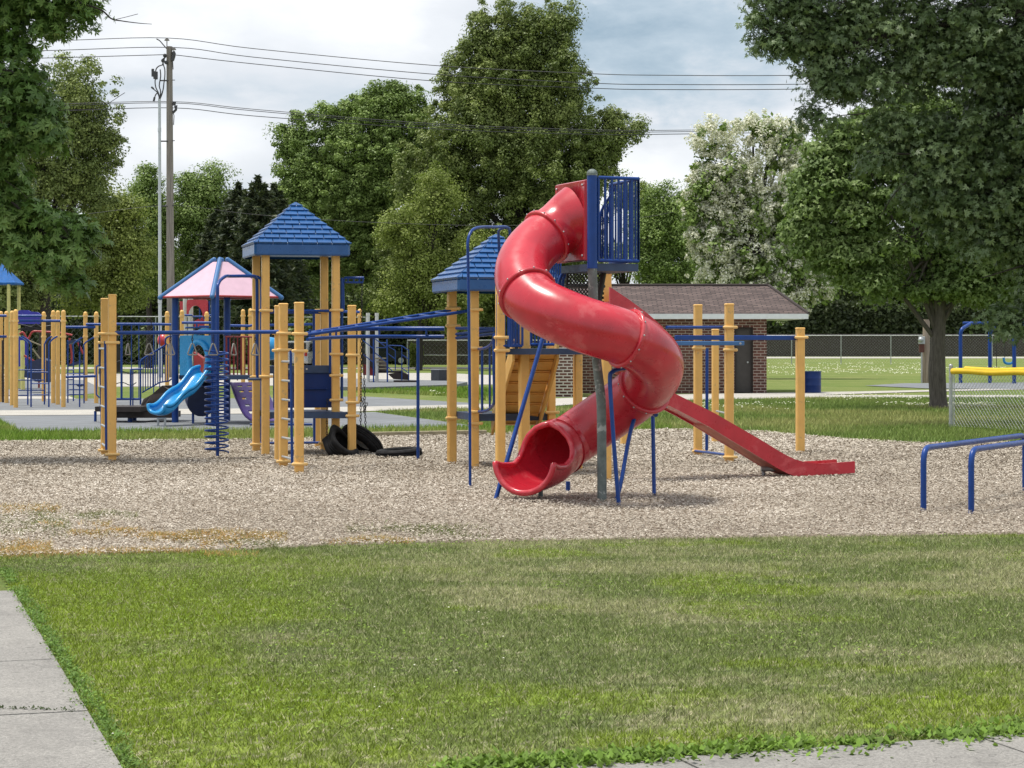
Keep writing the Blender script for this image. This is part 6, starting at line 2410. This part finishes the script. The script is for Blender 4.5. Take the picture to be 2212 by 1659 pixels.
# ================================================================== PARKED VEHICLES FAR AWAY
def car(name, lab, x, y, rz, paint_m, L=4.7, Wd=1.85, H=1.7):
    o = thing(name, lab, 'car', (x, y, 0))
    o.rotation_euler = (0, 0, rz)
    o_ = np.array([x, y, 0])

    def prof(pts, w, mat, nm):
        m = MB()
        m.prism([np.array([px, -w / 2, pz]) + o_ for px, pz in pts], (0, w, 0))
        return m.build(nm, mat, o)
    prof([(-L / 2, .45), (-L / 2 + .05, .95), (-L / 2 + .25, 1.0), (L / 2 - 1.3, 1.02), (L / 2 - .1, .85), (L / 2, .5), (L / 2 - .1, .3), (-L / 2 + .1, .3)], Wd, paint_m, 'body')
    prof([(-L / 2 + .2, 1.0), (-L / 2 + .45, H - .06), (-L / 2 + .9, H), (L / 2 - 2.2, H - .03), (L / 2 - 1.35, 1.02)], Wd - .22, paint_m, 'cabin')
    m = MB()
    m.prism([np.array([px, -Wd / 2 + .09, pz]) + o_ for px, pz in ((-L / 2 + .42, 1.05), (-L / 2 + .6, H - .15), (L / 2 - 2.25, H - .15), (L / 2 - 1.6, 1.05))], (0, Wd - .18, 0))
    m.build('side_window', GLS, o)
    m = MB()
    m.add([np.array(p) + o_ for p in ((-L / 2 + .205, -.7, 1.05), (-L / 2 + .205, .7, 1.05), (-L / 2 + .41, .62, H - .12), (-L / 2 + .41, -.62, H - .12))], [(3, 2, 1, 0)])
    m.build('rear_window', GLS, o)
    for s in (-1, 1):
        m = MB()
        m.box(o_ + (-L / 2 + .03, s * (Wd / 2 - .14), .93), (.10, .16, .34), 0, .01)
        m.build('tail_lamp', TAIL, o)
        for xx in (-L / 2 + .9, L / 2 - .9):
            m = MB()
            m.tube([o_ + (xx, s * (Wd / 2 - .22), .34), o_ + (xx, s * (Wd / 2 + .01), .34)], .34, 18)
            wl_ = m.build('wheel', RUBB, o)
            m = MB()
            m.tube([o_ + (xx, s * (Wd / 2), .34), o_ + (xx, s * (Wd / 2 + .02), .34)], .2, 12)
            m.build('rim', GALV, wl_)
    return o


cpt = D(668, 0, 132)
car('parked_car', 'silver car seen from behind, far beyond the playground', cpt[0], 132, R(72), SILV)
cpt = D(812, 0, 148)
car('parked_car', 'dark car side-on behind the distant stairs', cpt[0], 148, R(8), DKCAR, L=5.2, H=1.8)

# ================================================================== TREES
def leaf_template(kind):
    """flat leaf as a few quads lying in XY, tip along +Y, unit length"""
    if kind == 'oak':
        quads = []
        for ang_, ln, wd in ((90, 1.0, .15), (48, .80, .12), (132, .80, .12), (5, .60, .12), (175, .60, .12)):
            a = R(ang_)
            d = np.array([math.cos(a), math.sin(a), 0])
            s = np.array([-d[1], d[0], 0])
            b = np.array([0, 0.05, 0])
            quads += [b, b + d * ln * .5 - s * wd, b + d * ln, b + d * ln * .5 + s * wd]
        V = np.array(quads)
        V[:, 2] = -0.12 * (V[:, 0] ** 2) + 0.05 * V[:, 1]
        return V - np.array([0, .3, 0])
    if kind == 'maple':
        quads = []
        for ang_, ln, wd in ((90, 1.0, .26), (25, .78, .22), (155, .78, .22)):
            a = R(ang_)
            d = np.array([math.cos(a), math.sin(a), 0])
            s = np.array([-d[1], d[0], 0])
            quads += [np.zeros(3), d * ln * .45 - s * wd, d * ln, d * ln * .45 + s * wd]
        V = np.array(quads)
        V[:, 2] = -0.15 * np.abs(V[:, 0])
        return V - np.array([0, .3, 0])
    return np.array([[0, -.5, 0], [.30, 0, .05], [0, .5, 0], [-.30, 0, .05]])


def crown(root, lobes, n_cl, per, cr, size, kind, mat, seed, name='crown', shell=0.45, flat=0.75, droop=0.0, rag=0.25, gap=0.0, hollow=0.75, spray=0.35):
    """leaf mass: many leaf clusters spread through overlapping lobes (x, y, z, rx, ry, rz)"""
    rng = np.random.default_rng(seed)
    lobes = np.array(lobes, float)
    vol = lobes[:, 3] * lobes[:, 5]
    k = rng.choice(len(lobes), n_cl, p=vol / vol.sum())
    d = rng.normal(size=(n_cl, 3))
    d /= np.linalg.norm(d, axis=1)[:, None]
    rr = (shell + (1 - shell) * rng.random(n_cl)) * (1 + rag * (rng.random(n_cl) - .45))
    C = lobes[k, :3] + d * rr[:, None] * lobes[k, 3:6]
    if spray > 0:
        ns_ = int(n_cl * spray)
        k2 = rng.choice(len(lobes), ns_, p=vol / vol.sum())
        d2 = rng.normal(size=(ns_, 3)) + np.array([0, 0, .35])
        d2 /= np.linalg.norm(d2, axis=1)[:, None]
        C2 = lobes[k2, :3] + d2 * (1.0 + 0.28 * rng.random(ns_))[:, None] * lobes[k2, 3:6]
        C = np.concatenate([C, C2])
        n_cl = len(C)
    big_ = np.ones(n_cl)
    if spray > 0:
        big_[-ns_:] = 0.5
    if gap > 0:
        f = fbm(C[:, 0] + C[:, 1], C[:, 2] * 1.4 + 50, 1 / (cr * 4), seed + 5)
        C = C[f > gap]
        big_ = big_[f > gap]
        n_cl = len(C)
    N = n_cl * per
    csz = cr * big_ * (0.55 + 0.9 * rng.random(n_cl))
    p = rng.normal(size=(n_cl, per, 3)) + np.array([0, 0, 0.35])
    p /= np.linalg.norm(p, axis=2)[..., None]
    q_ = 1.0 - hollow * rng.random((n_cl, per)) ** 1.5
    off = p * q_[..., None] * np.array([1, 1, flat])
    # squash every bough a little differently
    sq_ = 0.75 + 0.5 * rng.random((n_cl, 1, 3))
    off = off * sq_
    P_ = (C[:, None] + off * csz[:, None, None]).reshape(N, 3)
    P_[:, 2] -= droop * ((off[..., 0] ** 2 + off[..., 1] ** 2) * csz[:, None]).reshape(N) * 0.5
    # leaves face outwards from their bough and upwards
    nrm = p.reshape(N, 3) * 0.9 + rng.normal(size=(N, 3)) * 0.42 + np.array([0, 0, 0.35])
    nrm /= np.linalg.norm(nrm, axis=1)[:, None]
    t = rng.normal(size=(N, 3)) + np.array([0, 0, -0.8 * droop])
    t -= nrm * (t * nrm).sum(1)[:, None]
    t /= np.linalg.norm(t, axis=1)[:, None]
    b = np.cross(t, nrm)
    T_ = leaf_template(kind)
    s = size * (0.45 + 1.0 * rng.random(N))
    kp_ = rng.random(N) < np.repeat(np.where(big_ < 1, 0.4, 1.0), per)
    P_, nrm, t, b, s = P_[kp_], nrm[kp_], t[kp_], b[kp_], s[kp_]
    V = P_[:, None] + s[:, None, None] * (T_[None, :, 0:1] * b[:, None] + T_[None, :, 1:2] * t[:, None] + T_[None, :, 2:3] * nrm[:, None])
    nv = len(T_)
    Fc = np.arange(len(P_) * nv).reshape(-1, 4)
    cl = np.repeat(rng.random(n_cl), per)[kp_]
    rnd = np.clip(0.62 * cl + 0.38 * rng.random(len(P_)), 0, 1)
    return raw_mesh(name, V.reshape(-1, 3), Fc, mat, {'rnd': np.repeat(rnd, nv)}, None, None, root), C


def trunk(root, base, lobes, r, mat, seed, h0=None, nlimb=10, twigs=None, ntw=0, lean=(0, 0), name='trunk'):
    """tapering trunk that divides into limbs reaching into the lobes"""
    rng = random.Random(seed)
    base = np.array(base, float)
    L = np.array(lobes, float)
    top = L[:, 2].max()
    cen = (L[:, :3] * (L[:, 3:4])).sum(0) / L[:, 3].sum()
    h0 = h0 or base[2] + (cen[2] - base[2]) * 0.5
    fork = np.array([base[0] + lean[0] + (cen[0] - base[0]) * 0.15, base[1] + lean[1], h0])
    m = MB()
    pts = [base - (0, 0, .1), base + (0, 0, r * 0.6), base + (fork - base) * 0.25 + np.array([rng.uniform(-.3, .3) * r, 0, 0]), base + (fork - base) * 0.6 + np.array([rng.uniform(-.5, .5) * r, 0, 0]), fork]
    pts = smooth_path(pts, 4)
    n = len(pts)
    rad = [r * (1.55 if i == 0 else (1.35 - min(.35, i * .08)) if i < 5 else 1.0 - 0.35 * i / n) for i in range(n)]
    m.tube(pts, rad, 12)
    for i in range(nlimb):
        l = L[rng.randrange(len(L))]
        e = l[:3] + np.array([rng.uniform(-.6, .6) * l[3], rng.uniform(-.6, .6) * l[4], rng.uniform(-.3, .75) * l[5]])
        s = base + (fork - base) * rng.uniform(0.72, 1.0)
        mid = s + (e - s) * 0.45 + np.array([rng.uniform(-.1, .1) * l[3], 0, np.linalg.norm(e - s) * 0.10])
        pp = smooth_path([s, mid, e], 5)
        m.tube(pp, [r * 0.45 * (1 - .85 * j / (len(pp) - 1)) for j in range(len(pp))], 7)
        if twigs is not None and len(twigs):
            for q in range(ntw):
                c = twigs[rng.randrange(len(twigs))]
                j = rng.randrange(3, len(pp))
                if np.linalg.norm(c - pp[j]) < l[3] * 0.9:
                    m.tube([pp[j], (pp[j] + c) / 2 + np.array([0, 0, .1]), c], [r * .09, r * .05, r * .02], 5)
    return m.build(name, mat, root)


def lobes_at(Y, spec, depth=0.8):
    """lobes given as picture centre and radii, turned into metres at distance Y"""
    out = []
    for i, s in enumerate(spec):
        u, v, ru, rv = s[:4]
        y = Y + (s[4] if len(s) > 4 else 0)
        p = D(u, v, y)
        k = y / F
        out.append((p[0], p[1], p[2], ru * k, max(ru, rv) * k * depth, rv * k))
    return out


def tree(lab, cat, Y, ubase, spec, n_cl, per, cr, size, kind, mat, seed, r=0.3, bark=None, group=None, name='tree', h0=None, nlimb=10, ntw=2, trunk_on=True, **kw):
    lb = lobes_at(Y, spec)
    base = D(ubase, HZ + 7200 / Y, Y)
    base[2] = 0
    o = thing(name, lab, cat, base, group)
    c, C = crown(o, lb, n_cl, per, cr, size, kind, mat, seed, **kw)
    if trunk_on:
        trunk(o, base, lb, r, bark or BARKD, seed, h0=h0, nlimb=nlimb, twigs=C, ntw=ntw)
    return o


# big central tree and its left neighbour
tree('tallest tree, a huge dark green tree rising behind the red tube slide', 'tree', 128, 1120,
     [(1120, 150, 75, 80), (1035, 50, 20, 45), (1060, 110, 34, 60), (1098, 70, 24, 62), (1145, 80, 28, 66), (1190, 70, 20, 60), (1228, 65, 18, 56), (1215, 150, 34, 70), (985, 175, 34, 60), (1010, 210, 45, 60), (1070, 240, 110, 110), (1210, 230, 70, 110), (1030, 130, 35, 60), (1280, 340, 48, 70), (1318, 318, 30, 34), (1335, 262, 18, 16), (1345, 300, 26, 18), (1372, 275, 16, 9), (1310, 250, 14, 16), (1015, 350, 120, 120), (1170, 380, 120, 130),
      (930, 420, 80, 110), (1040, 520, 140, 110), (1200, 540, 100, 110), (900, 560, 80, 90), (1010, 640, 120, 70), (870, 640, 60, 60), (1160, 650, 100, 70)],
     1700, 270, 0.72, 0.155, 'leaf', LF_BIG, 101, 0.55, h0=8.0, nlimb=26, ntw=3, shell=0.35, rag=0.5, flat=0.8, droop=0.3, gap=0.27, spray=0.8)
tree('broad mid green tree standing left of the tallest tree', 'tree', 134, 808,
     [(700, 360, 85, 70), (650, 320, 40, 45), (615, 298, 24, 22), (770, 280, 70, 50), (735, 235, 14, 22), (775, 222, 14, 22), (812, 205, 13, 24), (850, 200, 14, 20), (830, 240, 55, 40), (880, 260, 60, 60), (690, 260, 35, 30), (640, 255, 14, 12), (860, 215, 22, 26), (800, 220, 20, 18), (700, 460, 100, 90), (790, 400, 110, 100), (860, 360, 80, 90), (640, 420, 40, 60), (680, 560, 80, 80), (790, 540, 100, 90), (840, 640, 70, 50), (900, 640, 60, 60)],
     1150, 240, 0.72, 0.16, 'leaf', LF_BIG2, 102, 0.45, h0=6.0, nlimb=18, ntw=2, shell=0.4, rag=0.5, gap=0.25, spray=0.8)
tree('pale yellow-green branches low in front of the tallest tree', 'tree', 120, 905,
     [(880, 500, 60, 50), (905, 590, 75, 50), (860, 660, 50, 30), (980, 660, 80, 45), (950, 420, 40, 50), (1040, 560, 60, 50)],
     180, 340, 0.9, 0.14, 'leaf', LF_YG, 103, 0.2, shell=0.3, rag=0.3)
# left background trees
tree('loose dark tree behind the near oak branches at the left', 'tree', 108, 90,
     [(150, 190, 85, 60), (190, 260, 60, 60), (110, 300, 100, 90), (215, 330, 45, 45), (240, 300, 22, 20), (160, 400, 90, 60), (60, 420, 100, 90), (200, 430, 45, 40), (90, 540, 110, 90), (40, 620, 90, 60), (30, 240, 60, 80)],
     640, 200, 0.68, 0.14, 'leaf', LF_BIG, 104, 0.4, shell=0.35, rag=0.5, gap=0.33, droop=0.3)
tree('olive-brown tree between the left edge and the utility pole', 'tree', 112, 250,
     [(230, 480, 60, 60), (180, 560, 80, 70), (280, 560, 50, 60), (270, 470, 30, 40), (220, 640, 90, 40)],
     200, 330, 0.9, 0.14, 'leaf', LF_YG, 105, 0.3, shell=0.3, rag=0.4)
tree('small rounded tree just left of the utility pole', 'tree', 130, 320,
     [(322, 395, 16, 32), (310, 440, 30, 36), (335, 470, 30, 50), (320, 560, 45, 70)], 90, 330, 0.85, 0.15, 'leaf', LF_BIG2, 106, 0.25, rag=0.4)
tree('light leafy tree just right of the utility pole', 'tree', 132, 425,
     [(400, 400, 26, 28), (455, 392, 30, 26), (420, 450, 50, 50), (400, 520, 50, 70), (470, 450, 30, 40), (440, 590, 60, 60)], 150, 340, 0.95, 0.15, 'leaf', LF_BIG2, 107, 0.3, rag=0.45, gap=0.3)


def conifer(lab, u, vtop, vbot, ru, Y, seed, mat=LF_CON):
    base = D(u, 0, Y)
    base[2] = 0
    o = thing('conifer', lab, 'conifer', base, 'dark conifers behind the playground')
    rng_ = np.random.default_rng(seed)
    zt, zb = ZH(vtop, Y), ZH(vbot, Y)
    rw = ru * Y / F
    N = 20000
    t = rng_.random(N) ** 0.75
    a = rng_.random(N) * 2 * PI
    lay = np.floor(t * 17) / 17
    rad_ = rw * (0.03 + lay ** 0.6) * (0.3 + 0.95 * rng_.random(N) ** 0.6) * (0.85 + 0.45 * np.sin(a * 4 + lay * 57))
    z = zt + (zb - zt) * t + rad_ * 0.12
    P_ = np.stack([base[0] + np.cos(a) * rad_, base[1] + np.sin(a) * rad_, z], 1)
    nrm = rng_.normal(size=(N, 3)) * .6 + [0, 0, .8]
    nrm /= np.linalg.norm(nrm, axis=1)[:, None]
    tt = np.stack([np.cos(a), np.sin(a), -0.1 * np.ones(N)], 1) + rng_.normal(size=(N, 3)) * .5
    tt -= nrm * (tt * nrm).sum(1)[:, None]
    tt /= np.linalg.norm(tt, axis=1)[:, None]
    b = np.cross(tt, nrm)
    T_ = np.array([[0, -.5, 0], [.16, 0, .0], [0, .6, -.05], [-.16, 0, .0]])
    s = 0.34 * (0.5 + rng_.random(N))
    V = P_[:, None] + s[:, None, None] * (T_[None, :, 0:1] * b[:, None] + T_[None, :, 1:2] * tt[:, None] + T_[None, :, 2:3] * nrm[:, None])
    raw_mesh('crown', V.reshape(-1, 3), np.arange(N * 4).reshape(N, 4), mat, {'rnd': np.repeat(rng_.random(N), 4)}, None, None, o)
    m = MB()
    m.tube([base, (base[0], base[1], zt)], [rw * .1, 0.02], 8)
    m.build('trunk', BARKD, o)


conifer('dark conifer with a narrow top right of the utility pole', 515, 395, 690, 62, 124, 201)
conifer('dark conifer with the tallest spiky tip of the group', 557, 380, 690, 66, 122, 202)
conifer('dark conifer closest to the left roofed tower', 592, 398, 690, 60, 126, 203)
conifer('short dark conifer between utility pole and pink canopy', 470, 450, 690, 55, 126, 204)

# flowering tree
catl = [(1540, 300, 55, 35), (1640, 285, 60, 30), (1700, 310, 50, 40), (1570, 370, 65, 55), (1660, 380, 70, 60), (1730, 350, 35, 40), (1530, 420, 45, 60), (1500, 470, 30, 50), (1600, 460, 70, 60), (1680, 470, 70, 60), (1545, 530, 60, 55), (1620, 560, 80, 55), (1700, 580, 60, 50), (1560, 610, 60, 40), (1690, 650, 60, 40), (1765, 620, 40, 30), (1640, 640, 70, 40)]
Yf = 92
ct = thing('flowering_tree', 'tall tree covered in white blossom behind the brick building', 'tree', D(1632, 0, Yf) * np.array([1, 1, 0]))
lbs = lobes_at(Yf, catl)
_, C_ = crown(ct, lbs, 560, 60, 0.5, 0.2, 'leaf', LF_BIG2, 301, shell=0.45, rag=0.35, gap=0.36)
crown(ct, [(l[0], l[1] - .2, l[2] + .08, l[3] * 1.03, l[4] * 1.03, l[5] * 1.03) for l in lbs], 1200, 80, 0.23, 0.11, 'leaf', FLW, 302, name='blossom', shell=0.62, rag=0.3, flat=1.1, gap=0.33)
trunk(ct, D(1632, 0, Yf) * np.array([1, 1, 0]), lbs, 0.30, BARKD, 303, h0=ZH(520, Yf), nlimb=22, twigs=C_, ntw=3)
# pale trees between slide and blossom
tree('thin pale tree with open branches behind the blue railings', 'tree', 150, 1345,
     [(1345, 400, 26, 30), (1330, 460, 40, 60), (1370, 440, 30, 50), (1400, 490, 40, 70), (1345, 560, 60, 60)], 130, 240, 0.85, 0.15, 'leaf', LF_YG, 108, 0.2, rag=0.5, gap=0.4, nlimb=14)
tree('soft light green tree left of the blossoming tree', 'tree', 146, 1440,
     [(1435, 440, 34, 34), (1420, 500, 50, 60), (1470, 500, 35, 60), (1430, 580, 60, 60), (1490, 600, 40, 50)], 200, 300, 1.0, 0.16, 'leaf', LF_BIG2, 109, 0.25, rag=0.35)
# dark background wood: single trees standing along the far boundary
rb_ = random.Random(9)
for i in range(17):
    u = -90 + i * 78 + rb_.uniform(-14, 14)
    vt = (545 + rb_.uniform(-22, 25)) if u < 1100 else (575 + rb_.uniform(-20, 25))
    words = ['at the far left edge', 'second from the left edge', 'third from the left edge', 'fourth from the left edge', 'left of the utility pole', 'right behind the utility pole', 'left of the pink canopy', 'behind the pink canopy', 'behind the left roofed tower', 'right of the left roofed tower', 'behind the distant stairs', 'between the two blue roofs', 'left of the second blue roof', 'behind the second blue roof', 'behind the red slide', 'right of the red slide pillar', 'behind the brick roof'][i]
    tree('dark tree of the far tree row, ' + words, 'tree', 158 + rb_.uniform(-8, 14), u, [(u, vt + 45, 62, 55), (u - 28, vt + 110, 60, 70), (u + 30, vt + 120, 60, 70), (u, 735, 80, 50)], 80, 260, 1.5, 0.27, 'leaf', LF_DK if i % 3 else LF_BIG, 400 + i, 0.22, group='dark trees along the far boundary', nlimb=5, ntw=0, rag=0.35)
for i in range(8):
    u = 1560 + i * 96 + rb_.uniform(-14, 14)
    vt = 480 + rb_.uniform(-30, 30)
    words = ['behind the brick building roof', 'behind the lower blossom', 'above the blue drum bin', 'between drum bin and maple trunk', 'left of the service post', 'directly behind the maple trunk', 'behind the swing set', 'at the right edge of the picture'][i]
    tree('dark shady tree beyond the far fence, ' + words, 'tree', 252 + rb_.uniform(-4, 14), u, [(u, vt + 60, 75, 80), (u - 35, vt + 140, 75, 80), (u + 35, vt + 150, 75, 80), (u, 700, 90, 50)], 100, 300, 2.2, 0.36, 'leaf', LF_DK, 440 + i, 0.35, group='dark trees along the far boundary', nlimb=5, ntw=0, rag=0.35)

# hedge belt that closes the view under the trees
def hedge(name, lab, u0, u1, Y0, Y1, z, seed, mat=LF_HEDGE, n=26000, depth=2.5, size=0.34):
    rng_ = np.random.default_rng(seed)
    a, b = D(u0, 0, Y0), D(u1, 0, Y1)
    t = rng_.random(n)
    P_ = a[None] * (1 - t)[:, None] + b[None] * t[:, None]
    P_[:, 1] += rng_.random(n) * depth
    hh = z * (0.72 + 0.5 * fbm(t * 60, t * 0, 1.0, seed))
    P_[:, 2] = rng_.random(n) ** 0.8 * hh
    nrm = rng_.normal(size=(n, 3)) + [0, -.3, .4]
    nrm /= np.linalg.norm(nrm, axis=1)[:, None]
    tt = rng_.normal(size=(n, 3))
    tt -= nrm * (tt * nrm).sum(1)[:, None]
    tt /= np.linalg.norm(tt, axis=1)[:, None]
    bb = np.cross(tt, nrm)
    T_ = leaf_template('leaf')
    s = size * (0.6 + 0.8 * rng_.random(n))
    V = P_[:, None] + s[:, None, None] * (T_[None, :, 0:1] * bb[:, None] + T_[None, :, 1:2] * tt[:, None])
    return raw_mesh(name, V.reshape(-1, 3), np.arange(n * 4).reshape(n, 4), mat, {'rnd': np.repeat(rng_.random(n), 4)}, 'stuff', lab, cat='hedge')


hedge('hedge', 'dark undergrowth behind the left chain-link fence', -200, 960, 150, 152, 5.0, 501, n=60000)
hedge('hedge', 'dark hedge behind the fence left of the brick building', 860, 1300, 153, 153, 2.6, 502, n=24000)
hedge('hedge', 'very dark hedge behind the right chain-link fence', 1480, 2700, 244, 244, 6.5, 503, n=70000, size=0.5)
hedge('shrub', 'light green weedy bush by the far fence near the second tower', 884, 912, 134, 134, 1.5, 504, LF_YG, 1500, 1.5, 0.18)

# board fences glimpsed behind the hedges
def board_fence(lab, u0, u1, Y, z):
    a, b = D(u0, 0, Y), D(u1, 0, Y)
    o = thing('board_fence', lab, 'fence', (a[0], Y, 0))
    m = MB()
    n_ = int((b[0] - a[0]) / 0.2)
    for i in range(n_):
        x_ = a[0] + (i + .5) * 0.2
        m.box((x_, Y, z / 2), (0.18, 0.03, z + 0.03 * math.sin(i * 1.7)))
    m.build('boards', TIMBD, o)
    m = MB()
    for zz_ in (0.35, z - 0.35):
        m.box(((a[0] + b[0]) / 2, Y - 0.04, zz_), (b[0] - a[0], 0.05, 0.1))
    m.build('fence_rail', TIMBD, o)


TIMBD = paint('dark_board_timber', (0.055, 0.045, 0.040), 0.85, var=0.3)
board_fence('dark board fence behind the hedge left of the brick building', 880, 1260, 149, 1.75)
board_fence('dark board fence far behind the right chain-link fence', 1640, 2400, 239, 2.6)

# maple in the lawn
Ym = YG(882)
mb_ = G(2027, 882)
mp_ = thing('maple_tree', 'maple tree with light green leaves and a grey trunk in the lawn on the right', 'tree', mb_)
mspec = [(1830, 330, 70, 55), (1790, 400, 60, 60), (1760, 460, 55, 50), (1745, 500, 45, 45), (1800, 540, 60, 50), (1870, 430, 80, 80), (1850, 560, 70, 50), (1890, 610, 60, 45), (1960, 520, 80, 90), (1930, 300, 90, 70), (2040, 400, 110, 120), (2010, 620, 80, 55), (1930, 640, 50, 40), (2080, 600, 90, 60), (2150, 520, 90, 120), (2130, 640, 70, 40), (2000, 260, 100, 80), (2200, 600, 80, 70), (2060, 560, 80, 60), (1860, 270, 40, 30)]
mlb = lobes_at(Ym, mspec)
_, Cm = crown(mp_, mlb, 980, 135, 0.5, 0.088, 'maple', LF_MAPLE, 601, shell=0.3, rag=0.3, flat=0.42, droop=0.45, gap=0.30, spray=0.5)
mt_ = MB()
tpts = smooth_path([mb_ - (0, 0, .1), mb_ + (0, 0, .12), D(2026, 850, Ym), D(2024, 800, Ym), D(2026, 740, Ym), D(2030, 690, Ym), D(2032, 600, Ym), D(2040, 480, Ym)], 5)
nt = len(tpts)
trad = [0.42, 0.34, 0.28, 0.245, 0.232, 0.225, 0.218, 0.212] + [0.21 - 0.0 * i for i in range(8)] + [0.205 - 0.007 * i for i in range(nt - 16)]
mt_.tube(tpts, trad[:nt], 20)
rl_ = random.Random(3)
for i in range(26):
    l = mlb[rl_.randrange(len(mlb))]
    e = np.array(l[:3]) + np.array([rl_.uniform(-.6, .6) * l[3], rl_.uniform(-.6, .6) * l[4], rl_.uniform(-.4, .6) * l[5]])
    s_ = tpts[rl_.randrange(nt // 2 + 2, nt)]
    pp = smooth_path([s_, s_ + (e - s_) * 0.5 + np.array([0, 0, 0.25]), e], 5)
    mt_.tube(pp, [0.065 * (1 - .85 * j / (len(pp) - 1)) for j in range(len(pp))], 6)
mt_.build('trunk', BARK, mp_)

# the dark oak whose trunk stands outside the frame on the right
Yo = 41.0
ob_ = np.array([D(2560, 0, Yo)[0], Yo, 0])
ok_ = thing('oak_tree', 'dark oak crown filling the upper right corner, its trunk outside the picture', 'tree', ob_)
ospec = [(1660, 30, 50, 50), (1650, 90, 30, 25), (1700, 95, 45, 25), (1730, 30, 60, 60), (1780, 110, 50, 60), (1800, 190, 45, 55), (1790, 250, 30, 28), (1757, 262, 18, 20), (1850, 60, 80, 80), (1880, 200, 70, 80), (1960, 120, 90, 110), (2080, 90, 110, 120), (2190, 120, 110, 130),
         (1960, 270, 70, 70), (2040, 330, 80, 90), (2000, 400, 40, 60), (2120, 300, 100, 110), (2060, 450, 60, 70), (2150, 450, 80, 90), (2220, 400, 80, 120), (2110, 520, 50, 40), (2215, 530, 50, 50), (2240, 650, 40, 50), (2195, 705, 34, 40), (2170, 680, 26, 26), (2330, 250, 160, 220), (2330, 520, 130, 160), (1900, 340, 40, 30),
         (1750, -60, 110, 60), (1950, -90, 140, 90), (2200, -90, 180, 110), (2420, 0, 180, 200)]
olb = lobes_at(Yo, ospec, 0.9)
_, Co = crown(ok_, olb, 1700, 90, 0.46, 0.10, 'oak', LF_OAK, 701, shell=0.25, rag=0.2, flat=0.5, droop=0.6, gap=0.24, spray=0.4)
om = MB()
om.tube([ob_ - (0, 0, .2), ob_ + (0, 0, 4), ob_ + (-.3, 0, 8), ob_ + (-.4, .1, 12)], [0.42, 0.36, 0.28, 0.14], 14)
for (pts_, r_) in (([(2560, 300), (2300, 40), (2000, 60), (1800, 100), (1650, 60)], 0.11), ([(2560, 400), (2212, 250), (2100, 285), (2040, 330), (1880, 330)], 0.07), ([(2560, 500), (2300, 340), (2120, 420), (2000, 400)], 0.06), ([(2560, 600), (2300, 560), (2120, 600)], 0.05), ([(2300, 40), (2212, 10), (2050, 50), (1960, 90)], 0.05), ([(2560, 620), (2330, 650), (2180, 700)], 0.04), ([(2100, 285), (1950, 400), (1900, 470)], 0.025)):
    pp = smooth_path([D(a, b, Yo - 0.3) for a, b in pts_], 6)
    om.tube(pp, [r_ * (1 - .8 * j / (len(pp) - 1)) for j in range(len(pp))], 8)
rl_ = random.Random(4)
for i in range(240):
    c = Co[rl_.randrange(len(Co))]
    d_ = np.array([rl_.uniform(.3, 1.1), rl_.uniform(-.5, .5), rl_.uniform(-.1, .6)])
    om.tube([c, c + d_ * .5 + (0, 0, .05), c + d_], [0.004, 0.009, 0.016], 5)
om.build('trunk', BARKD, ok_)

# near oak whose branches hang in from the left
Yn = 28.0
nb_ = np.array([D(-420, 0, Yn)[0], Yn, 0])
no_ = thing('oak_tree', 'near oak branches hanging in from the left edge, with large pointed leaves', 'tree', nb_)
nspec = [(10, 20, 50, 50), (80, 12, 40, 26), (150, 4, 50, 22), (110, 55, 30, 26), (195, 5, 35, 18), (190, 52, 9, 30), (160, 45, 10, 30), (118, 95, 10, 26), (30, 110, 40, 40), (60, 160, 35, 30), (10, 200, 50, 50), (60, 215, 55, 35), (90, 260, 45, 35), (30, 300, 55, 45), (110, 290, 35, 28), (20, 380, 45, 30), (30, 470, 60, 45), (90, 470, 45, 35), (140, 490, 45, 30), (190, 500, 35, 20), (60, 530, 60, 40), (120, 545, 55, 30), (170, 540, 35, 26), (110, 590, 36, 26), (155, 612, 22, 24),
         (-80, 100, 100, 140), (-80, 350, 100, 140), (-80, 480, 90, 60), (-60, -60, 120, 80), (100, -50, 120, 60), (0, 420, 40, 30)]
nlb = lobes_at(Yn, nspec, 0.9)
_, Cn = crown(no_, nlb, 620, 36, 0.24, 0.115, 'oak', LF_OAKL, 801, shell=0.2, rag=0.15, flat=0.6, droop=0.9, gap=0.33)
om = MB()
om.tube([nb_ - (0, 0, .2), nb_ + (0, 0, 3), nb_ + (.1, 0, 7), nb_ + (.2, .1, 10)], [0.36, 0.30, 0.24, 0.12], 14)
for (pts_, r_) in (([(-420, 300), (-200, 180), (0, 150), (80, 200), (130, 280)], 0.035), ([(-420, 450), (-150, 250), (0, 218), (60, 240), (150, 237), (215, 232), (270, 200)], 0.012), ([(-420, 600), (-150, 400), (0, 420), (90, 500), (170, 520), (220, 560)], 0.03), ([(-420, 150), (-100, -40), (60, -20), (150, 0), (215, 20), (240, 40), (262, 45), (300, 50), (328, 52)], 0.022), ([(250, 42), (275, 36), (298, 30)], 0.005), ([(-420, 650), (-150, 500), (20, 540), (110, 600), (165, 640)], 0.02)):
    pp = smooth_path([D(a, b, Yn - 0.1) for a, b in pts_], 6)
    om.tube(pp, [max(0.004, r_ * (1 - .85 * j / (len(pp) - 1))) for j in range(len(pp))], 7)
for i in range(150):
    c = Cn[rl_.randrange(len(Cn))]
    d_ = np.array([rl_.uniform(-.6, -.1), rl_.uniform(-.2, .2), rl_.uniform(-.05, .35)])
    om.tube([c, c + d_ * .5 + (0, 0, .03), c + d_], [0.002, 0.004, 0.007], 5)
om.build('trunk', BARKD, no_)
